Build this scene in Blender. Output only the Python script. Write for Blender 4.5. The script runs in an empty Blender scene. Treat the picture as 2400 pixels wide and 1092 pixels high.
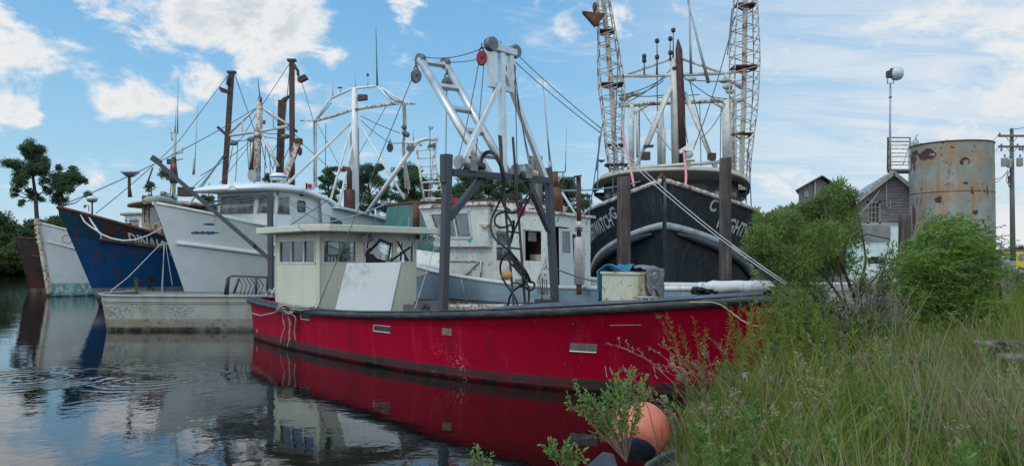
import bpy, math, random
import numpy as np
from mathutils import Vector, Matrix, noise as mnoise

random.seed(7)
RNG = np.random.default_rng(11)
SC = bpy.context.scene
COL = SC.collection
PI = math.pi

# ---------------------------------------------------------------- camera
F, HZ, CAMH = 1800.0, 610.0, 2.0            # focal length in photo pixels, horizon row, eye height over the water
cam_d = bpy.data.cameras.new('camera')
cam = bpy.data.objects.new('camera', cam_d)
COL.objects.link(cam)
cam.location = (0, 0, CAMH)
cam.rotation_euler = (math.radians(90), 0, 0)
cam_d.sensor_width = 36.0
cam_d.lens = 36.0 * F / 2400.0
cam_d.shift_y = (HZ - 546.0) / 2400.0
cam_d.clip_start = 0.1
cam_d.clip_end = 6000
SC.camera = cam


def W(px, py, d):
    """a point of the place seen in photo pixel px, py at distance d"""
    return Vector(((px - 1200.0) / F * d, d, CAMH + (HZ - py) / F * d))


# ---------------------------------------------------------------- render settings
SC.view_settings.view_transform = 'Standard'
SC.view_settings.look = 'None'
SC.view_settings.exposure = 0.0
SC.view_settings.gamma = 1.0
SC.render.engine = 'CYCLES'
SC.cycles.use_denoising = True
SC.cycles.max_bounces = 8
SC.cycles.transparent_max_bounces = 12
SC.cycles.caustics_reflective = False
SC.cycles.caustics_refractive = False

# ---------------------------------------------------------------- sun
SUN_AZ, SUN_EL = math.radians(242), math.radians(52)      # azimuth clockwise from +Y: behind and left of the viewer
sd = bpy.data.lights.new('sun', 'SUN')
sd.energy = 0.95
sd.angle = math.radians(11)
sd.color = (1.0, 0.95, 0.87)
sun = bpy.data.objects.new('sun', sd)
COL.objects.link(sun)
sv = Vector((math.sin(SUN_AZ) * math.cos(SUN_EL), math.cos(SUN_AZ) * math.cos(SUN_EL), math.sin(SUN_EL)))
sun.rotation_euler = sv.to_track_quat('Z', 'Y').to_euler()
sun.location = sv * 50


# ---------------------------------------------------------------- node helper
class NT:
    def __init__(self, tree):
        self.t = tree
        tree.nodes.clear()

    def n(self, typ, inp=None, **props):
        nd = self.t.nodes.new(typ)
        for k, v in props.items():
            setattr(nd, k, v)
        for k, v in (inp or {}).items():
            self.put(nd, k, v)
        return nd

    def put(self, nd, k, v):
        s = nd.inputs[k]
        if isinstance(v, bpy.types.NodeSocket):
            self.t.links.new(v, s)
        else:
            if isinstance(v, (tuple, list)) and len(v) == 3 and s.type == 'RGBA':
                v = (*v, 1)
            s.default_value = v

    def math(self, op, a, b=None, clamp=False):
        nd = self.n('ShaderNodeMath', operation=op, use_clamp=clamp)
        self.put(nd, 0, a)
        if b is not None:
            self.put(nd, 1, b)
        return nd.outputs[0]

    def vmath(self, op, a, b=None):
        nd = self.n('ShaderNodeVectorMath', operation=op)
        self.put(nd, 0, a)
        if b is not None:
            self.put(nd, 1, b)
        return nd.outputs['Value'] if op in ('DISTANCE', 'LENGTH', 'DOT_PRODUCT') else nd.outputs[0]

    def rng(self, v, a, b, c=0.0, d=1.0, smooth=False):
        nd = self.n('ShaderNodeMapRange', clamp=True)
        if smooth:
            nd.interpolation_type = 'SMOOTHSTEP'
        for k, x in zip(('Value', 'From Min', 'From Max', 'To Min', 'To Max'), (v, a, b, c, d)):
            self.put(nd, k, x)
        return nd.outputs[0]

    def mix(self, f, a, b, mode='MIX'):
        nd = self.n('ShaderNodeMix', data_type='RGBA', blend_type=mode)
        self.put(nd, 0, f)
        for k, v in ((6, a), (7, b)):
            if isinstance(v, tuple) and len(v) == 3:
                v = (*v, 1)
            self.put(nd, k, v)
        return nd.outputs[2]

    def noise(self, vec, scale, detail=4, rough=0.55, dist=0.0):
        nd = self.n('ShaderNodeTexNoise', {'Scale': scale, 'Detail': detail, 'Roughness': rough, 'Distortion': dist})
        self.t.links.new(vec, nd.inputs['Vector'])
        return nd.outputs[0]

    def scaled(self, vec, s):
        return self.vmath('MULTIPLY', vec, s)


# ---------------------------------------------------------------- sky: physical sky with a broken cloud layer
wd = bpy.data.worlds.new('World')
SC.world = wd
wd.use_nodes = True
q = NT(wd.node_tree)
sky = q.n('ShaderNodeTexSky', sky_type='NISHITA', sun_disc=False, sun_elevation=SUN_EL, sun_rotation=SUN_AZ,
          air_density=1.0, dust_density=0.7, ozone_density=2.2)
skyc = q.mix(1.0, sky.outputs[0], (0.082, 0.093, 0.104), 'MULTIPLY')
g = q.n('ShaderNodeTexCoord').outputs['Generated']
sep = q.n('ShaderNodeSeparateXYZ', {0: g})
up = q.math('MAXIMUM', sep.outputs[2], 0.0)
grad = q.n('ShaderNodeValToRGB', {0: up})
el = grad.color_ramp.elements
el[0].position, el[0].color = 0.0, (0.60, 0.78, 0.88, 1)
el[1].position, el[1].color = 0.42, (0.17, 0.43, 0.80, 1)
for p_, c_ in ((0.06, (0.50, 0.73, 0.88, 1)), (0.14, (0.36, 0.65, 0.87, 1)), (0.22, (0.27, 0.57, 0.86, 1)), (0.32, (0.20, 0.49, 0.83, 1))):
    e_ = el.new(p_)
    e_.color = c_
skyc = q.mix(0.85, skyc, grad.outputs[0])
den = q.math('ADD', up, 0.16)
flat = q.n('ShaderNodeCombineXYZ', {0: q.math('DIVIDE', sep.outputs[0], den), 1: q.math('DIVIDE', sep.outputs[1], den), 2: 0.0}).outputs[0]
sph = q.vmath('MULTIPLY', g, (1.0, 1.0, 1.75))


def skydir(px, py):
    return tuple(Vector(((px - 1200) / F, 1.0, (HZ - py) / F)).normalized())


# soft centres where the cumulus gathers: direction, angular radius, weight
blobs = [(470, -60, .15, .36), (300, 10, .09, .28), (600, 20, .12, .31), (430, 95, .06, .22), (690, 90, .05, .18), (30, 190, .055, .30), (80, 120, .045, .24), (10, 60, .03, .16), (200, 140, .03, .18), (50, 255, .04, .26), (290, 225, .055, .32), (400, 235, .045, .28),
         (480, 200, .028, .22), (640, 190, .045, .32), (730, 235, .045, .30), (590, 150, .03, .20), (800, 130, .028, .20), (960, 10, .05, .24), (1330, 385, .03, .22), (1400, 395, .03, .18), (1810, 460, .05, .20), (1950, 450, .06, .14), (1330, 60, .03, .16), (1440, 60, .04, .18), (1800, 30, .03, .18),
         (2380, 540, .05, .3), (2360, 70, .10, .14), (2380, 200, .04, .14), (-500, 100, .25, .3), (3000, 200, .35, .22)]
gaps = [(215, 85, .035, .20), (290, 135, .040, .24), (360, 165, .030, .20), (120, 40, .03, .18), (150, 240, .035, .22), (170, 300, .04, .2), (530, 140, .030, .20), (540, 265, .045, .22), (860, 70, .05, .2), (870, 200, .05, .2), (450, 290, .05, .16), (700, 150, .02, .16), (1100, 150, .12, .12), (60, 40, .02, .15)]
acc = None
for px, py, r, a in blobs:
    dd = q.vmath('DISTANCE', g, skydir(px, py))
    v = q.rng(dd, r * 1.25, 0.0, 0.0, a, smooth=True)
    acc = v if acc is None else q.math('ADD', acc, v)
for px, py, r, a in gaps:
    acc = q.math('SUBTRACT', acc, q.rng(q.vmath('DISTANCE', g, skydir(px, py)), r * 1.25, 0.0, 0.0, a, smooth=True))
n1 = q.noise(sph, 11.0, 10, 0.66, 0.35)
dens = q.math('ADD', q.math('MULTIPLY', n1, 1.55), q.math('MINIMUM', acc, 0.36))
dens = q.math('ADD', dens, q.rng(q.math('ADD', sep.outputs[1], 0), 0.2, -0.2, 0.0, 0.16))
cov = q.rng(dens, 0.89, 1.17, 0.0, 1.0, smooth=True)
# thin high veil to the right
wisp = q.noise(q.vmath('MULTIPLY', q.vmath('ADD', flat, (0.0, 0.0, 0.0)), (0.55, 2.1, 1.0)), 1.7, 8, 0.62, 1.1)
wmask = q.rng(q.vmath('DISTANCE', g, skydir(2380, 250)), 0.56, 0.10, 0.0, 1.0, smooth=True)
veil = q.math('MULTIPLY', q.rng(wisp, 0.33, 0.62, 0.35, 1.0, smooth=True), wmask, True)
fw = q.noise(q.vmath('MULTIPLY', flat, (1.0, 1.4, 1.0)), 2.6, 7, 0.66, 0.6)
veil2 = q.rng(fw, 0.54, 0.76, 0.0, 0.65, smooth=True)
veil = q.math('MAXIMUM', q.math('MULTIPLY', veil, 0.95), veil2)
c1 = q.mix(veil, skyc, (0.72, 0.79, 0.86))
deep = q.rng(dens, 1.16, 1.42, 0.0, 1.0, smooth=True)
n2 = q.noise(sph, 16.0, 5, 0.6, 0.2)
cc = q.mix(deep, (0.86, 0.87, 0.87), (0.58, 0.65, 0.71))
cc = q.mix(q.rng(n2, 0.35, 0.7, 0.22, 0.0), cc, (0.62, 0.69, 0.76))
c2 = q.mix(cov, c1, cc)
glow = q.rng(q.vmath('DOT_PRODUCT', g, tuple(sv)), 0.2, 0.97, 1.0, 1.5, smooth=True)
c2 = q.mix(1.0, c2, q.n('ShaderNodeCombineColor', {0: glow, 1: glow, 2: glow}).outputs[0], 'MULTIPLY')
# added fill light: bright cloud put into the unseen sky behind the viewer
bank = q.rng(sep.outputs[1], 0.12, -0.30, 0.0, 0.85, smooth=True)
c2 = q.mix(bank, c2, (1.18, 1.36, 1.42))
below = q.rng(sep.outputs[2], -0.02, 0.0, 1.0, 0.0)
c2 = q.mix(below, c2, (0.10, 0.11, 0.10))
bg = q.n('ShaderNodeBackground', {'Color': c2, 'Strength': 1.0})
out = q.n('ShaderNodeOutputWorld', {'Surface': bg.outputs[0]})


# ---------------------------------------------------------------- materials
MATS = {}


def paint(name, col, rough=0.5, layers=(), bands=(), bump=0.0, bscale=30.0, metal=0.0, spec=0.5, planks=None, var=0.10):
    """weathered surface: base colour, worn or stained patches (noise layers), painted bands by height, fine relief"""
    m = bpy.data.materials.new(name)
    m.use_nodes = True
    q = NT(m.node_tree)
    co = q.n('ShaderNodeTexCoord').outputs['Object']
    sp = q.n('ShaderNodeSeparateXYZ', {0: co})
    c = q.mix(0.0, col, col)
    nb = q.noise(co, 1.3, 5, 0.6)
    c = q.mix(q.rng(nb, 0.3, 0.7, var, 0.0), c, tuple(x * 0.62 for x in col))
    c = q.mix(q.rng(q.noise(co, 9.0, 4, 0.6), 0.35, 0.7, 0.0, var), c, tuple(min(1, x * 1.25 + .01) for x in col))
    for (z0, soft, bc, wob, *sl) in bands:     # everything under z0 carries this colour; sl tilts the edge along the hull
        z2 = q.math('SUBTRACT', sp.outputs[2], q.math('MULTIPLY', sp.outputs[0], sl[0])) if sl else sp.outputs[2]
        z = q.math('ADD', z2, q.math('MULTIPLY', q.math('SUBTRACT', q.noise(co, 3.0, 5), 0.5), wob))
        c = q.mix(q.rng(z, z0 - soft, z0 + soft, 1.0, 0.0), c, bc)
    for L in layers:
        v = co
        if 'st' in L:
            v = q.scaled(co, L['st'])
        nn = q.noise(v, L['s'], L.get('d', 6), L.get('r', 0.62), L.get('di', 0.3))
        mk = q.rng(nn, L['lo'] - .045, L['hi'] - .045, 0.0, L.get('a', 1.0))
        if 'm' in L:                            # broken up by a broader pattern
            mk = q.math('MULTIPLY', mk, q.rng(q.noise(co, L['m'][0], 4), L['m'][1], L['m'][2]))
        if 'z' in L:                            # only near a height
            z0, z1 = L['z']
            mk = q.math('MULTIPLY', mk, q.math('MULTIPLY', q.rng(sp.outputs[2], z0 - .06, z0 + .06), q.rng(sp.outputs[2], z1 + .06, z1 - .06)))
        if 'at' in L:                           # only near a spot: centre, radius
            mk = q.math('MULTIPLY', mk, q.rng(q.vmath('DISTANCE', q.scaled(co, L.get('as', (1, 1, 1))), L['at'][0]), L['at'][1], L['at'][1] * .45))
        c = q.mix(mk, c, L['c'])
    b = q.n('ShaderNodeBsdfPrincipled', {'Base Color': c, 'Roughness': rough, 'Metallic': metal, 'Specular IOR Level': spec})
    rn = q.rng(q.noise(co, 4.0, 4), 0.3, 0.7, rough * 0.8, min(1, rough * 1.25))
    q.put(b, 'Roughness', rn)
    h = None
    if bump:
        h = q.math('MULTIPLY', q.noise(co, bscale, 5, 0.6), bump)
    if planks:                                  # (axis, pitch, depth)
        ax, pitch, dep = planks
        fr = q.math('FRACT', q.math('DIVIDE', sp.outputs[ax], pitch))
        gap = q.math('MULTIPLY', q.rng(q.math('ABSOLUTE', q.math('SUBTRACT', fr, 0.5)), 0.44, 0.5, 1.0, 0.0), dep)
        h = gap if h is None else q.math('ADD', h, gap)
        idn = q.n('ShaderNodeTexWhiteNoise', {'W': q.math('FLOOR', q.math('DIVIDE', sp.outputs[ax], pitch))}, noise_dimensions='1D')
        c3 = q.mix(q.math('MULTIPLY', idn.outputs[0], 0.25), c, tuple(x * 0.5 for x in col))
        q.put(b, 'Base Color', c3)
    if h is not None:
        bp = q.n('ShaderNodeBump', {'Strength': 0.6, 'Distance': 0.02, 'Height': h})
        q.put(b, 'Normal', bp.outputs[0])
    q.n('ShaderNodeOutputMaterial', {'Surface': b.outputs[0]})
    MATS[name] = m
    return m


def leafmat(name, a, b_, dark=None, rough=0.6, trans=0.3):
    """leaves: colour differs from leaf to leaf, some light passes through"""
    m = bpy.data.materials.new(name)
    m.use_nodes = True
    q = NT(m.node_tree)
    geo = q.n('ShaderNodeNewGeometry')
    rnd = geo.outputs['Random Per Island']
    c = q.mix(rnd, a, b_)
    co = q.n('ShaderNodeTexCoord').outputs['Object']
    c = q.mix(q.rng(q.noise(co, 1.1, 3), 0.35, 0.68, 0.55, 0.0), c, dark or tuple(x * .45 for x in a))
    b = q.n('ShaderNodeBsdfPrincipled', {'Base Color': c, 'Roughness': rough, 'Specular IOR Level': 0.25})
    tr = q.n('ShaderNodeBsdfTranslucent', {'Color': c})
    mx = q.n('ShaderNodeMixShader', {0: trans, 1: b.outputs[0], 2: tr.outputs[0]})
    q.n('ShaderNodeOutputMaterial', {'Surface': mx.outputs[0]})
    MATS[name] = m
    return m


def glassmat(name, tint=(0.8, 0.85, 0.85), alpha=0.35, dirt=0.25):
    """old pane: see-through with a gloss and a film of grime"""
    m = bpy.data.materials.new(name)
    m.use_nodes = True
    q = NT(m.node_tree)
    co = q.n('ShaderNodeTexCoord').outputs['Object']
    gl = q.n('ShaderNodeBsdfGlossy', {'Color': (0.9, 0.95, 1.0, 1), 'Roughness': 0.04})
    tr = q.n('ShaderNodeBsdfTransparent', {'Color': (*tint, 1)})
    fr = q.n('ShaderNodeFresnel', {'IOR': 1.5})
    mx = q.n('ShaderNodeMixShader', {0: q.math('ADD', fr.outputs[0], 0.06), 1: tr.outputs[0], 2: gl.outputs[0]})
    df = q.n('ShaderNodeBsdfPrincipled', {'Base Color': (0.42, 0.45, 0.45, 1), 'Roughness': 0.6})
    dm = q.rng(q.noise(q.scaled(co, (1, 1, .45)), 3.5, 6, 0.65), 0.36, 0.75, alpha * 0.3, alpha + dirt)
    m2 = q.n('ShaderNodeMixShader', {0: dm, 1: mx.outputs[0], 2: df.outputs[0]})
    q.n('ShaderNodeOutputMaterial', {'Surface': m2.outputs[0]})
    MATS[name] = m
    return m


# ---------------------------------------------------------------- objects, things, parts
WMX = {}


def tag(o, label=None, cat=None, group=None, kind=None):
    for k, v in (('label', label), ('category', cat), ('group', group), ('kind', kind)):
        if v:
            o[k] = v
    return o


def thing(name, loc, label, cat, group=None, rz=0.0):
    o = bpy.data.objects.new(name, None)
    o.empty_display_size = 0.3
    COL.objects.link(o)
    o.location = loc
    o.rotation_euler = (0, 0, rz)
    WMX[o.name] = Matrix.Translation(Vector(loc)) @ Matrix.Rotation(rz, 4, 'Z')
    return tag(o, label, cat, group)


class MB:
    """gathers faces given in place coordinates; build() links them as one mesh object"""

    def __init__(self):
        self.v, self.f, self.s = [], [], []

    def add(self, vs, fs, smooth=False):
        b = len(self.v)
        self.v += [tuple(x) for x in vs]
        self.f += [tuple(b + i for i in f) for f in fs]
        self.s += [smooth] * len(fs)
        return self

    def box(self, c, s, R=None):
        c = Vector(c)
        vs = []
        for k in range(8):
            p = Vector(((k & 1) - .5, ((k >> 1) & 1) - .5, ((k >> 2) & 1) - .5))
            p = Vector((p.x * s[0], p.y * s[1], p.z * s[2]))
            vs.append(c + (R @ p if R else p))
        return self.add(vs, [(0, 2, 3, 1), (4, 5, 7, 6), (0, 1, 5, 4), (2, 6, 7, 3), (0, 4, 6, 2), (1, 3, 7, 5)])

    def bar(self, p0, p1, w, h=None, up=(0, 0, 1)):
        """rectangular beam from p0 to p1"""
        h = h or w
        p0, p1 = Vector(p0), Vector(p1)
        d = (p1 - p0).normalized()
        u = Vector(up)
        if abs(d.dot(u)) > 0.97:
            u = Vector((1, 0, 0)) if abs(d.x) < .9 else Vector((0, 1, 0))
        a = d.cross(u).normalized() * (w / 2)
        b = a.cross(d).normalized() * (h / 2)
        vs = [p + sa * a + sb * b for p in (p0, p1) for sa, sb in ((-1, -1), (1, -1), (1, 1), (-1, 1))]
        return self.add(vs, [(0, 3, 2, 1), (4, 5, 6, 7), (0, 1, 5, 4), (1, 2, 6, 5), (2, 3, 7, 6), (3, 0, 4, 7)])

    def tube(self, p0, p1, r0, r1=None, n=8):
        return self.path([p0, p1], [r0, r0 if r1 is None else r1], n)

    def path(self, pts, r, n=6, caps=True):
        pts = [Vector(p) for p in pts]
        m = len(pts)
        rs = r if isinstance(r, (list, tuple)) else [r] * m
        vs, fs = [], []
        prev = None
        for i, p in enumerate(pts):
            t = (pts[min(i + 1, m - 1)] - pts[max(i - 1, 0)])
            if t.length < 1e-7:
                t = Vector((0, 0, 1))
            t.normalize()
            if prev is None:
                u = Vector((0, 0, 1)) if abs(t.z) < 0.9 else Vector((1, 0, 0))
                a = t.cross(u).normalized()
            else:
                a = (prev - t * prev.dot(t))
                a = a.normalized() if a.length > 1e-6 else t.orthogonal().normalized()
            prev = a
            b = t.cross(a)
            for k in range(n):
                th = 2 * PI * k / n
                vs.append(p + (a * math.cos(th) + b * math.sin(th)) * rs[i])
        for i in range(m - 1):
            for k in range(n):
                k2 = (k + 1) % n
                fs.append((i * n + k, i * n + k2, (i + 1) * n + k2, (i + 1) * n + k))
        self.add(vs, fs, n > 4)
        if caps:
            self.add(vs[:n], [tuple(range(n - 1, -1, -1))])
            self.add(vs[-n:], [tuple(range(n))])
        return self

    def lathe(self, prof, base=(0, 0, 0), M=None, n=20, cap=True):
        """profile [(radius, height)] turned about the local z axis at base"""
        base = Vector(base)
        vs, fs = [], []
        for r, z in prof:
            for k in range(n):
                th = 2 * PI * k / n
                p = Vector((r * math.cos(th), r * math.sin(th), z))
                vs.append(base + (M @ p if M else p))
        for i in range(len(prof) - 1):
            for k in range(n):
                k2 = (k + 1) % n
                fs.append((i * n + k, i * n + k2, (i + 1) * n + k2, (i + 1) * n + k))
        self.add(vs, fs, True)
        if cap:
            self.add(vs[:n], [tuple(range(n - 1, -1, -1))])
            self.add(vs[-n:], [tuple(range(n))])
        return self

    def prism(self, pts, ext):
        """flat outline given some thickness"""
        pts = [Vector(p) for p in pts]
        ext = Vector(ext)
        n = len(pts)
        vs = pts + [p + ext for p in pts]
        fs = [tuple(range(n - 1, -1, -1)), tuple(range(n, 2 * n))]
        fs += [(i, (i + 1) % n, n + (i + 1) % n, n + i) for i in range(n)]
        return self.add(vs, fs)

    def grid(self, fn, nu, nv, smooth=True, flip=False):
        vs = [fn(i / nu, j / nv) for i in range(nu + 1) for j in range(nv + 1)]
        fs = []
        for i in range(nu):
            for j in range(nv):
                a = i * (nv + 1) + j
                f = (a, a + nv + 1, a + nv + 2, a + 1)
                fs.append(f[::-1] if flip else f)
        return self.add(vs, fs, smooth)

    def ball(self, c, r, n=14, m=9, sq=(1, 1, 1)):
        c = Vector(c)

        def fn(u, v):
            th, ph = 2 * PI * u, PI * (v - .5) * .999
            return c + Vector((r * sq[0] * math.cos(ph) * math.cos(th), r * sq[1] * math.cos(ph) * math.sin(th), r * sq[2] * math.sin(ph)))
        return self.grid(fn, n, m)

    def build(self, name, mat, parent=None, label=None, bevel=0.0, solid=0.0, recalc=True, subsurf=0):
        me = bpy.data.meshes.new(name)
        vs = self.v
        if parent is not None:
            Mi = WMX[parent.name].inverted()
            vs = [Mi @ Vector(p) for p in vs]
        me.from_pydata(vs, [], self.f)
        me.polygons.foreach_set('use_smooth', self.s)
        if isinstance(mat, str):
            mat = MATS[mat]
        me.materials.append(mat)
        if recalc:
            import bmesh
            bm = bmesh.new()
            bm.from_mesh(me)
            bmesh.ops.remove_doubles(bm, verts=bm.verts, dist=1e-5)
            bmesh.ops.recalc_face_normals(bm, faces=bm.faces)
            bm.to_mesh(me)
            bm.free()
        me.update()
        o = bpy.data.objects.new(name, me)
        COL.objects.link(o)
        if parent is not None:
            o.parent = parent
            WMX[o.name] = WMX[parent.name]
        else:
            WMX[o.name] = Matrix.Identity(4)
        if solid:
            md = o.modifiers.new('solid', 'SOLIDIFY')
            md.thickness = solid
            md.offset = 0
        if bevel:
            md = o.modifiers.new('bevel', 'BEVEL')
            md.width = bevel
            md.segments = 2
            md.limit_method = 'ANGLE'
        if subsurf:
            md = o.modifiers.new('sub', 'SUBSURF')
            md.levels = md.render_levels = subsurf
        if label:
            o['label'] = label
        return o


def build_each(mb, name, mat, parent, **kw):
    """one part object for every connected piece gathered in mb"""
    key, par = {}, list(range(len(mb.v)))

    def find(i):
        while par[i] != i:
            par[i] = par[par[i]]
            i = par[i]
        return i
    for i, p in enumerate(mb.v):
        k = tuple(round(c, 5) for c in p)
        if k in key:
            par[find(i)] = find(key[k])
        else:
            key[k] = i
    for f in mb.f:
        for j in f[1:]:
            par[find(j)] = find(f[0])
    groups = {}
    for f, s in zip(mb.f, mb.s):
        groups.setdefault(find(f[0]), []).append((f, s))
    for fl in groups.values():
        m = MB()
        idx = {}
        for f, s in fl:
            for i in f:
                if i not in idx:
                    idx[i] = len(m.v)
                    m.v.append(mb.v[i])
            m.f.append(tuple(idx[i] for i in f))
            m.s.append(s)
        m.build(name, mat, parent, **kw)


def single(name, mb, mat, label, cat, group=None, loc=None, **kw):
    """a thing that is one mesh; its origin at its base"""
    vs = np.array(mb.v)
    if loc is None:
        loc = ((vs[:, 0].min() + vs[:, 0].max()) / 2, (vs[:, 1].min() + vs[:, 1].max()) / 2, vs[:, 2].min())
    mb.v = [tuple(Vector(p) - Vector(loc)) for p in mb.v]
    o = mb.build(name, mat, None, **kw)
    o.location = loc
    WMX[o.name] = Matrix.Translation(Vector(loc))
    return tag(o, label, cat, group)


def npmesh(name, verts, faces_n, mat, parent=None, smooth=False, loc=None):
    """fast mesh from arrays; faces_n: (F,3) or (F,4) index array"""
    me = bpy.data.meshes.new(name)
    verts = np.asarray(verts, dtype=np.float32)
    if loc is not None:
        verts = verts - np.array(loc, dtype=np.float32)
    k = faces_n.shape[1]
    me.vertices.add(len(verts))
    me.vertices.foreach_set('co', verts.ravel())
    me.loops.add(faces_n.size)
    me.loops.foreach_set('vertex_index', faces_n.astype(np.int32).ravel())
    me.polygons.add(len(faces_n))
    me.polygons.foreach_set('loop_start', np.arange(0, faces_n.size, k, dtype=np.int32))
    if smooth:
        me.polygons.foreach_set('use_smooth', np.ones(len(faces_n), dtype=bool))
    me.update(calc_edges=True)
    me.validate()
    me.materials.append(MATS[mat] if isinstance(mat, str) else mat)
    o = bpy.data.objects.new(name, me)
    COL.objects.link(o)
    if loc is not None and parent is None:
        o.location = loc
    if parent is not None:
        o.parent = parent
        WMX[o.name] = WMX[parent.name]
    return o


def cat_rom(tab, x):
    """smooth curve through a table [(x, y)]"""
    xs = [p[0] for p in tab]
    ys = [p[1] for p in tab]
    if x <= xs[0]:
        return ys[0]
    if x >= xs[-1]:
        return ys[-1]
    i = max(k for k in range(len(xs)) if xs[k] <= x)
    i = min(i, len(xs) - 2)
    h = xs[i + 1] - xs[i]
    t = (x - xs[i]) / h

    def sl(k):
        if k == 0:
            return (ys[1] - ys[0]) / (xs[1] - xs[0])
        if k == len(xs) - 1:
            return (ys[-1] - ys[-2]) / (xs[-1] - xs[-2])
        return (ys[k + 1] - ys[k - 1]) / (xs[k + 1] - xs[k - 1])
    m0, m1 = sl(i) * h, sl(i + 1) * h
    return ((2 * t ** 3 - 3 * t ** 2 + 1) * ys[i] + (t ** 3 - 2 * t ** 2 + t) * m0 + (-2 * t ** 3 + 3 * t ** 2) * ys[i + 1] + (t ** 3 - t ** 2) * m1)


class Frame:
    """boat frame: x forward, y to port, z up from the water"""

    def __init__(self, o, a):
        self.o = Vector((o[0], o[1]))
        self.a = Vector((a[0], a[1])).normalized()
        self.l = Vector((-self.a.y, self.a.x))
        self.rz = math.atan2(self.a.y, self.a.x)

    def w(self, x, y, z):
        p = self.o + self.a * x + self.l * y
        return Vector((p.x, p.y, z))

    def loc(self, px, d):
        p = Vector(((px - 1200) / F * d, d)) - self.o
        return p.dot(self.a), p.dot(self.l)

    def on_y(self, px, py, yc):
        """where the sight line through a photo pixel meets the upright plane y = yc: (x, z)"""
        r = Vector(((px - 1200) / F, 1.0))
        k = (yc + self.o.dot(self.l)) / r.dot(self.l)
        p = r * k - self.o
        return p.dot(self.a), CAMH + (HZ - py) / F * k

    def on_x(self, px, py, xc):
        r = Vector(((px - 1200) / F, 1.0))
        k = (xc + self.o.dot(self.a)) / r.dot(self.a)
        p = r * k - self.o
        return p.dot(self.l), CAMH + (HZ - py) / F * k

    def R(self):
        return Matrix.Rotation(self.rz, 3, 'Z')


class Hull:
    """lofted hull: tables over u (0 stern .. 1 bow) for sheer height, half breadth at sheer and at the waterline"""

    def __init__(self, fr, L, Lw, zs, bs, bw, zb=0.7, p=1.6, x0w=0.0):
        self.fr, self.L, self.Lw, self.zs, self.bs, self.bw, self.zb, self.p, self.x0w = fr, L, Lw, zs, bs, bw, zb, p, x0w

    def loc(self, u, z, side, off=0.0):
        zt = cat_rom(self.zs, u)
        tw = max(0.0, min(1.15, z / zt))
        xs = self.L * u
        xw = self.x0w + (self.Lw - self.x0w) * u
        b0, b1 = cat_rom(self.bw, u), cat_rom(self.bs, u)
        half = b0 + (b1 - b0) * (tw ** self.p)
        if z < 0:
            half = b0 * (1 + z / self.zb * 0.35)
        x = xw + (xs - xw) * tw
        return x, side * (max(0.0, half) + off), z

    def pt(self, u, z, side, off=0.0):
        return self.fr.w(*self.loc(u, z, side, off))

    def sheer(self, u):
        return cat_rom(self.zs, u)

    def u_at(self, x, z):
        lo, hi = 0.0, 1.0
        for _ in range(40):
            m = (lo + hi) / 2
            if self.loc(m, min(z, self.sheer(m)), 1)[0] < x:
                lo = m
            else:
                hi = m
        return (lo + hi) / 2

    def shell(self, nu=44, nv=12, transom=True):
        mb = MB()
        us = [i / nu for i in range(nu + 1)]
        us = [u if u < .7 else .7 + .3 * (1 - max(0.0, 1 - (u - .7) / .3) ** 1.5) for u in us]
        for side in (-1, 1):
            def fn(i, j):
                u = us[round(i * nu)]
                return self.pt(u, -self.zb + (self.sheer(u) + self.zb) * j, side)
            mb.grid(fn, nu, nv, flip=side > 0)
        if transom:
            def tr(i, j):
                z = -self.zb + (self.sheer(0) + self.zb) * j
                a, b = self.pt(0, z, -1), self.pt(0, z, 1)
                return a.lerp(b, i)
            mb.grid(tr, 8, nv, smooth=False)
        return mb

    def inner(self, t, zdeck, nu=40, u0=0.0, u1=1.0):
        """inside face of the bulwark down to a deck, plus that deck"""
        mb = MB()
        for side in (-1, 1):
            def fn(i, j):
                u = u0 + (u1 - u0) * i
                z = max(zdeck(u), 0.05)
                zt = self.sheer(u)
                zz = z + (zt - z) * j
                return self.pt(u, zz, side, -min(t, self.loc(u, zz, 1)[1] * .98))
            mb.grid(fn, nu, 3)
        return mb

    def deck(self, zf, t=0.03, nu=40, u0=0.0, u1=0.985, camber=0.06):
        mb = MB()

        def fn(i, j):
            u = u0 + (u1 - u0) * i
            z = zf(u)
            s = j * 2 - 1
            a = self.pt(u, z, 1, -t)
            b = self.pt(u, z, -1, -t)
            p = b.lerp(a, j)
            p.z += camber * (1 - s * s)
            return p
        return mb.grid(fn, nu, 8)

    def rail(self, dz, off, side, u0=0.0, u1=1.0, n=48, zf=None):
        out = []
        for i in range(n + 1):
            u = u0 + (u1 - u0) * i / n
            z = (zf(u) if zf else self.sheer(u)) + dz
            out.append(self.pt(u, min(z, self.sheer(u) * 1.1), side, off))
        return out


def text_mesh(txt, size=1.0, bold=0.0):
    cu = bpy.data.curves.new('txt', 'FONT')
    cu.body = txt
    cu.size = size
    cu.offset = bold
    cu.resolution_u = 3
    ob = bpy.data.objects.new('txt', cu)
    COL.objects.link(ob)
    dg = bpy.context.evaluated_depsgraph_get()
    me = bpy.data.meshes.new_from_object(ob.evaluated_get(dg))
    vs = [tuple(v.co) for v in me.vertices]
    fs = [tuple(p.vertices) for p in me.polygons]
    bpy.data.objects.remove(ob)
    bpy.data.curves.remove(cu)
    bpy.data.meshes.remove(me)
    return vs, fs


def cable(p0, p1, sag=0.0, n=10):
    p0, p1 = Vector(p0), Vector(p1)
    return [p0.lerp(p1, i / n) - Vector((0, 0, sag * 4 * (i / n) * (1 - i / n))) for i in range(n + 1)]


def pipes(lines, r, n=5):
    mb = MB()
    for l in lines:
        mb.path(l, r, n)
    return mb

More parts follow.
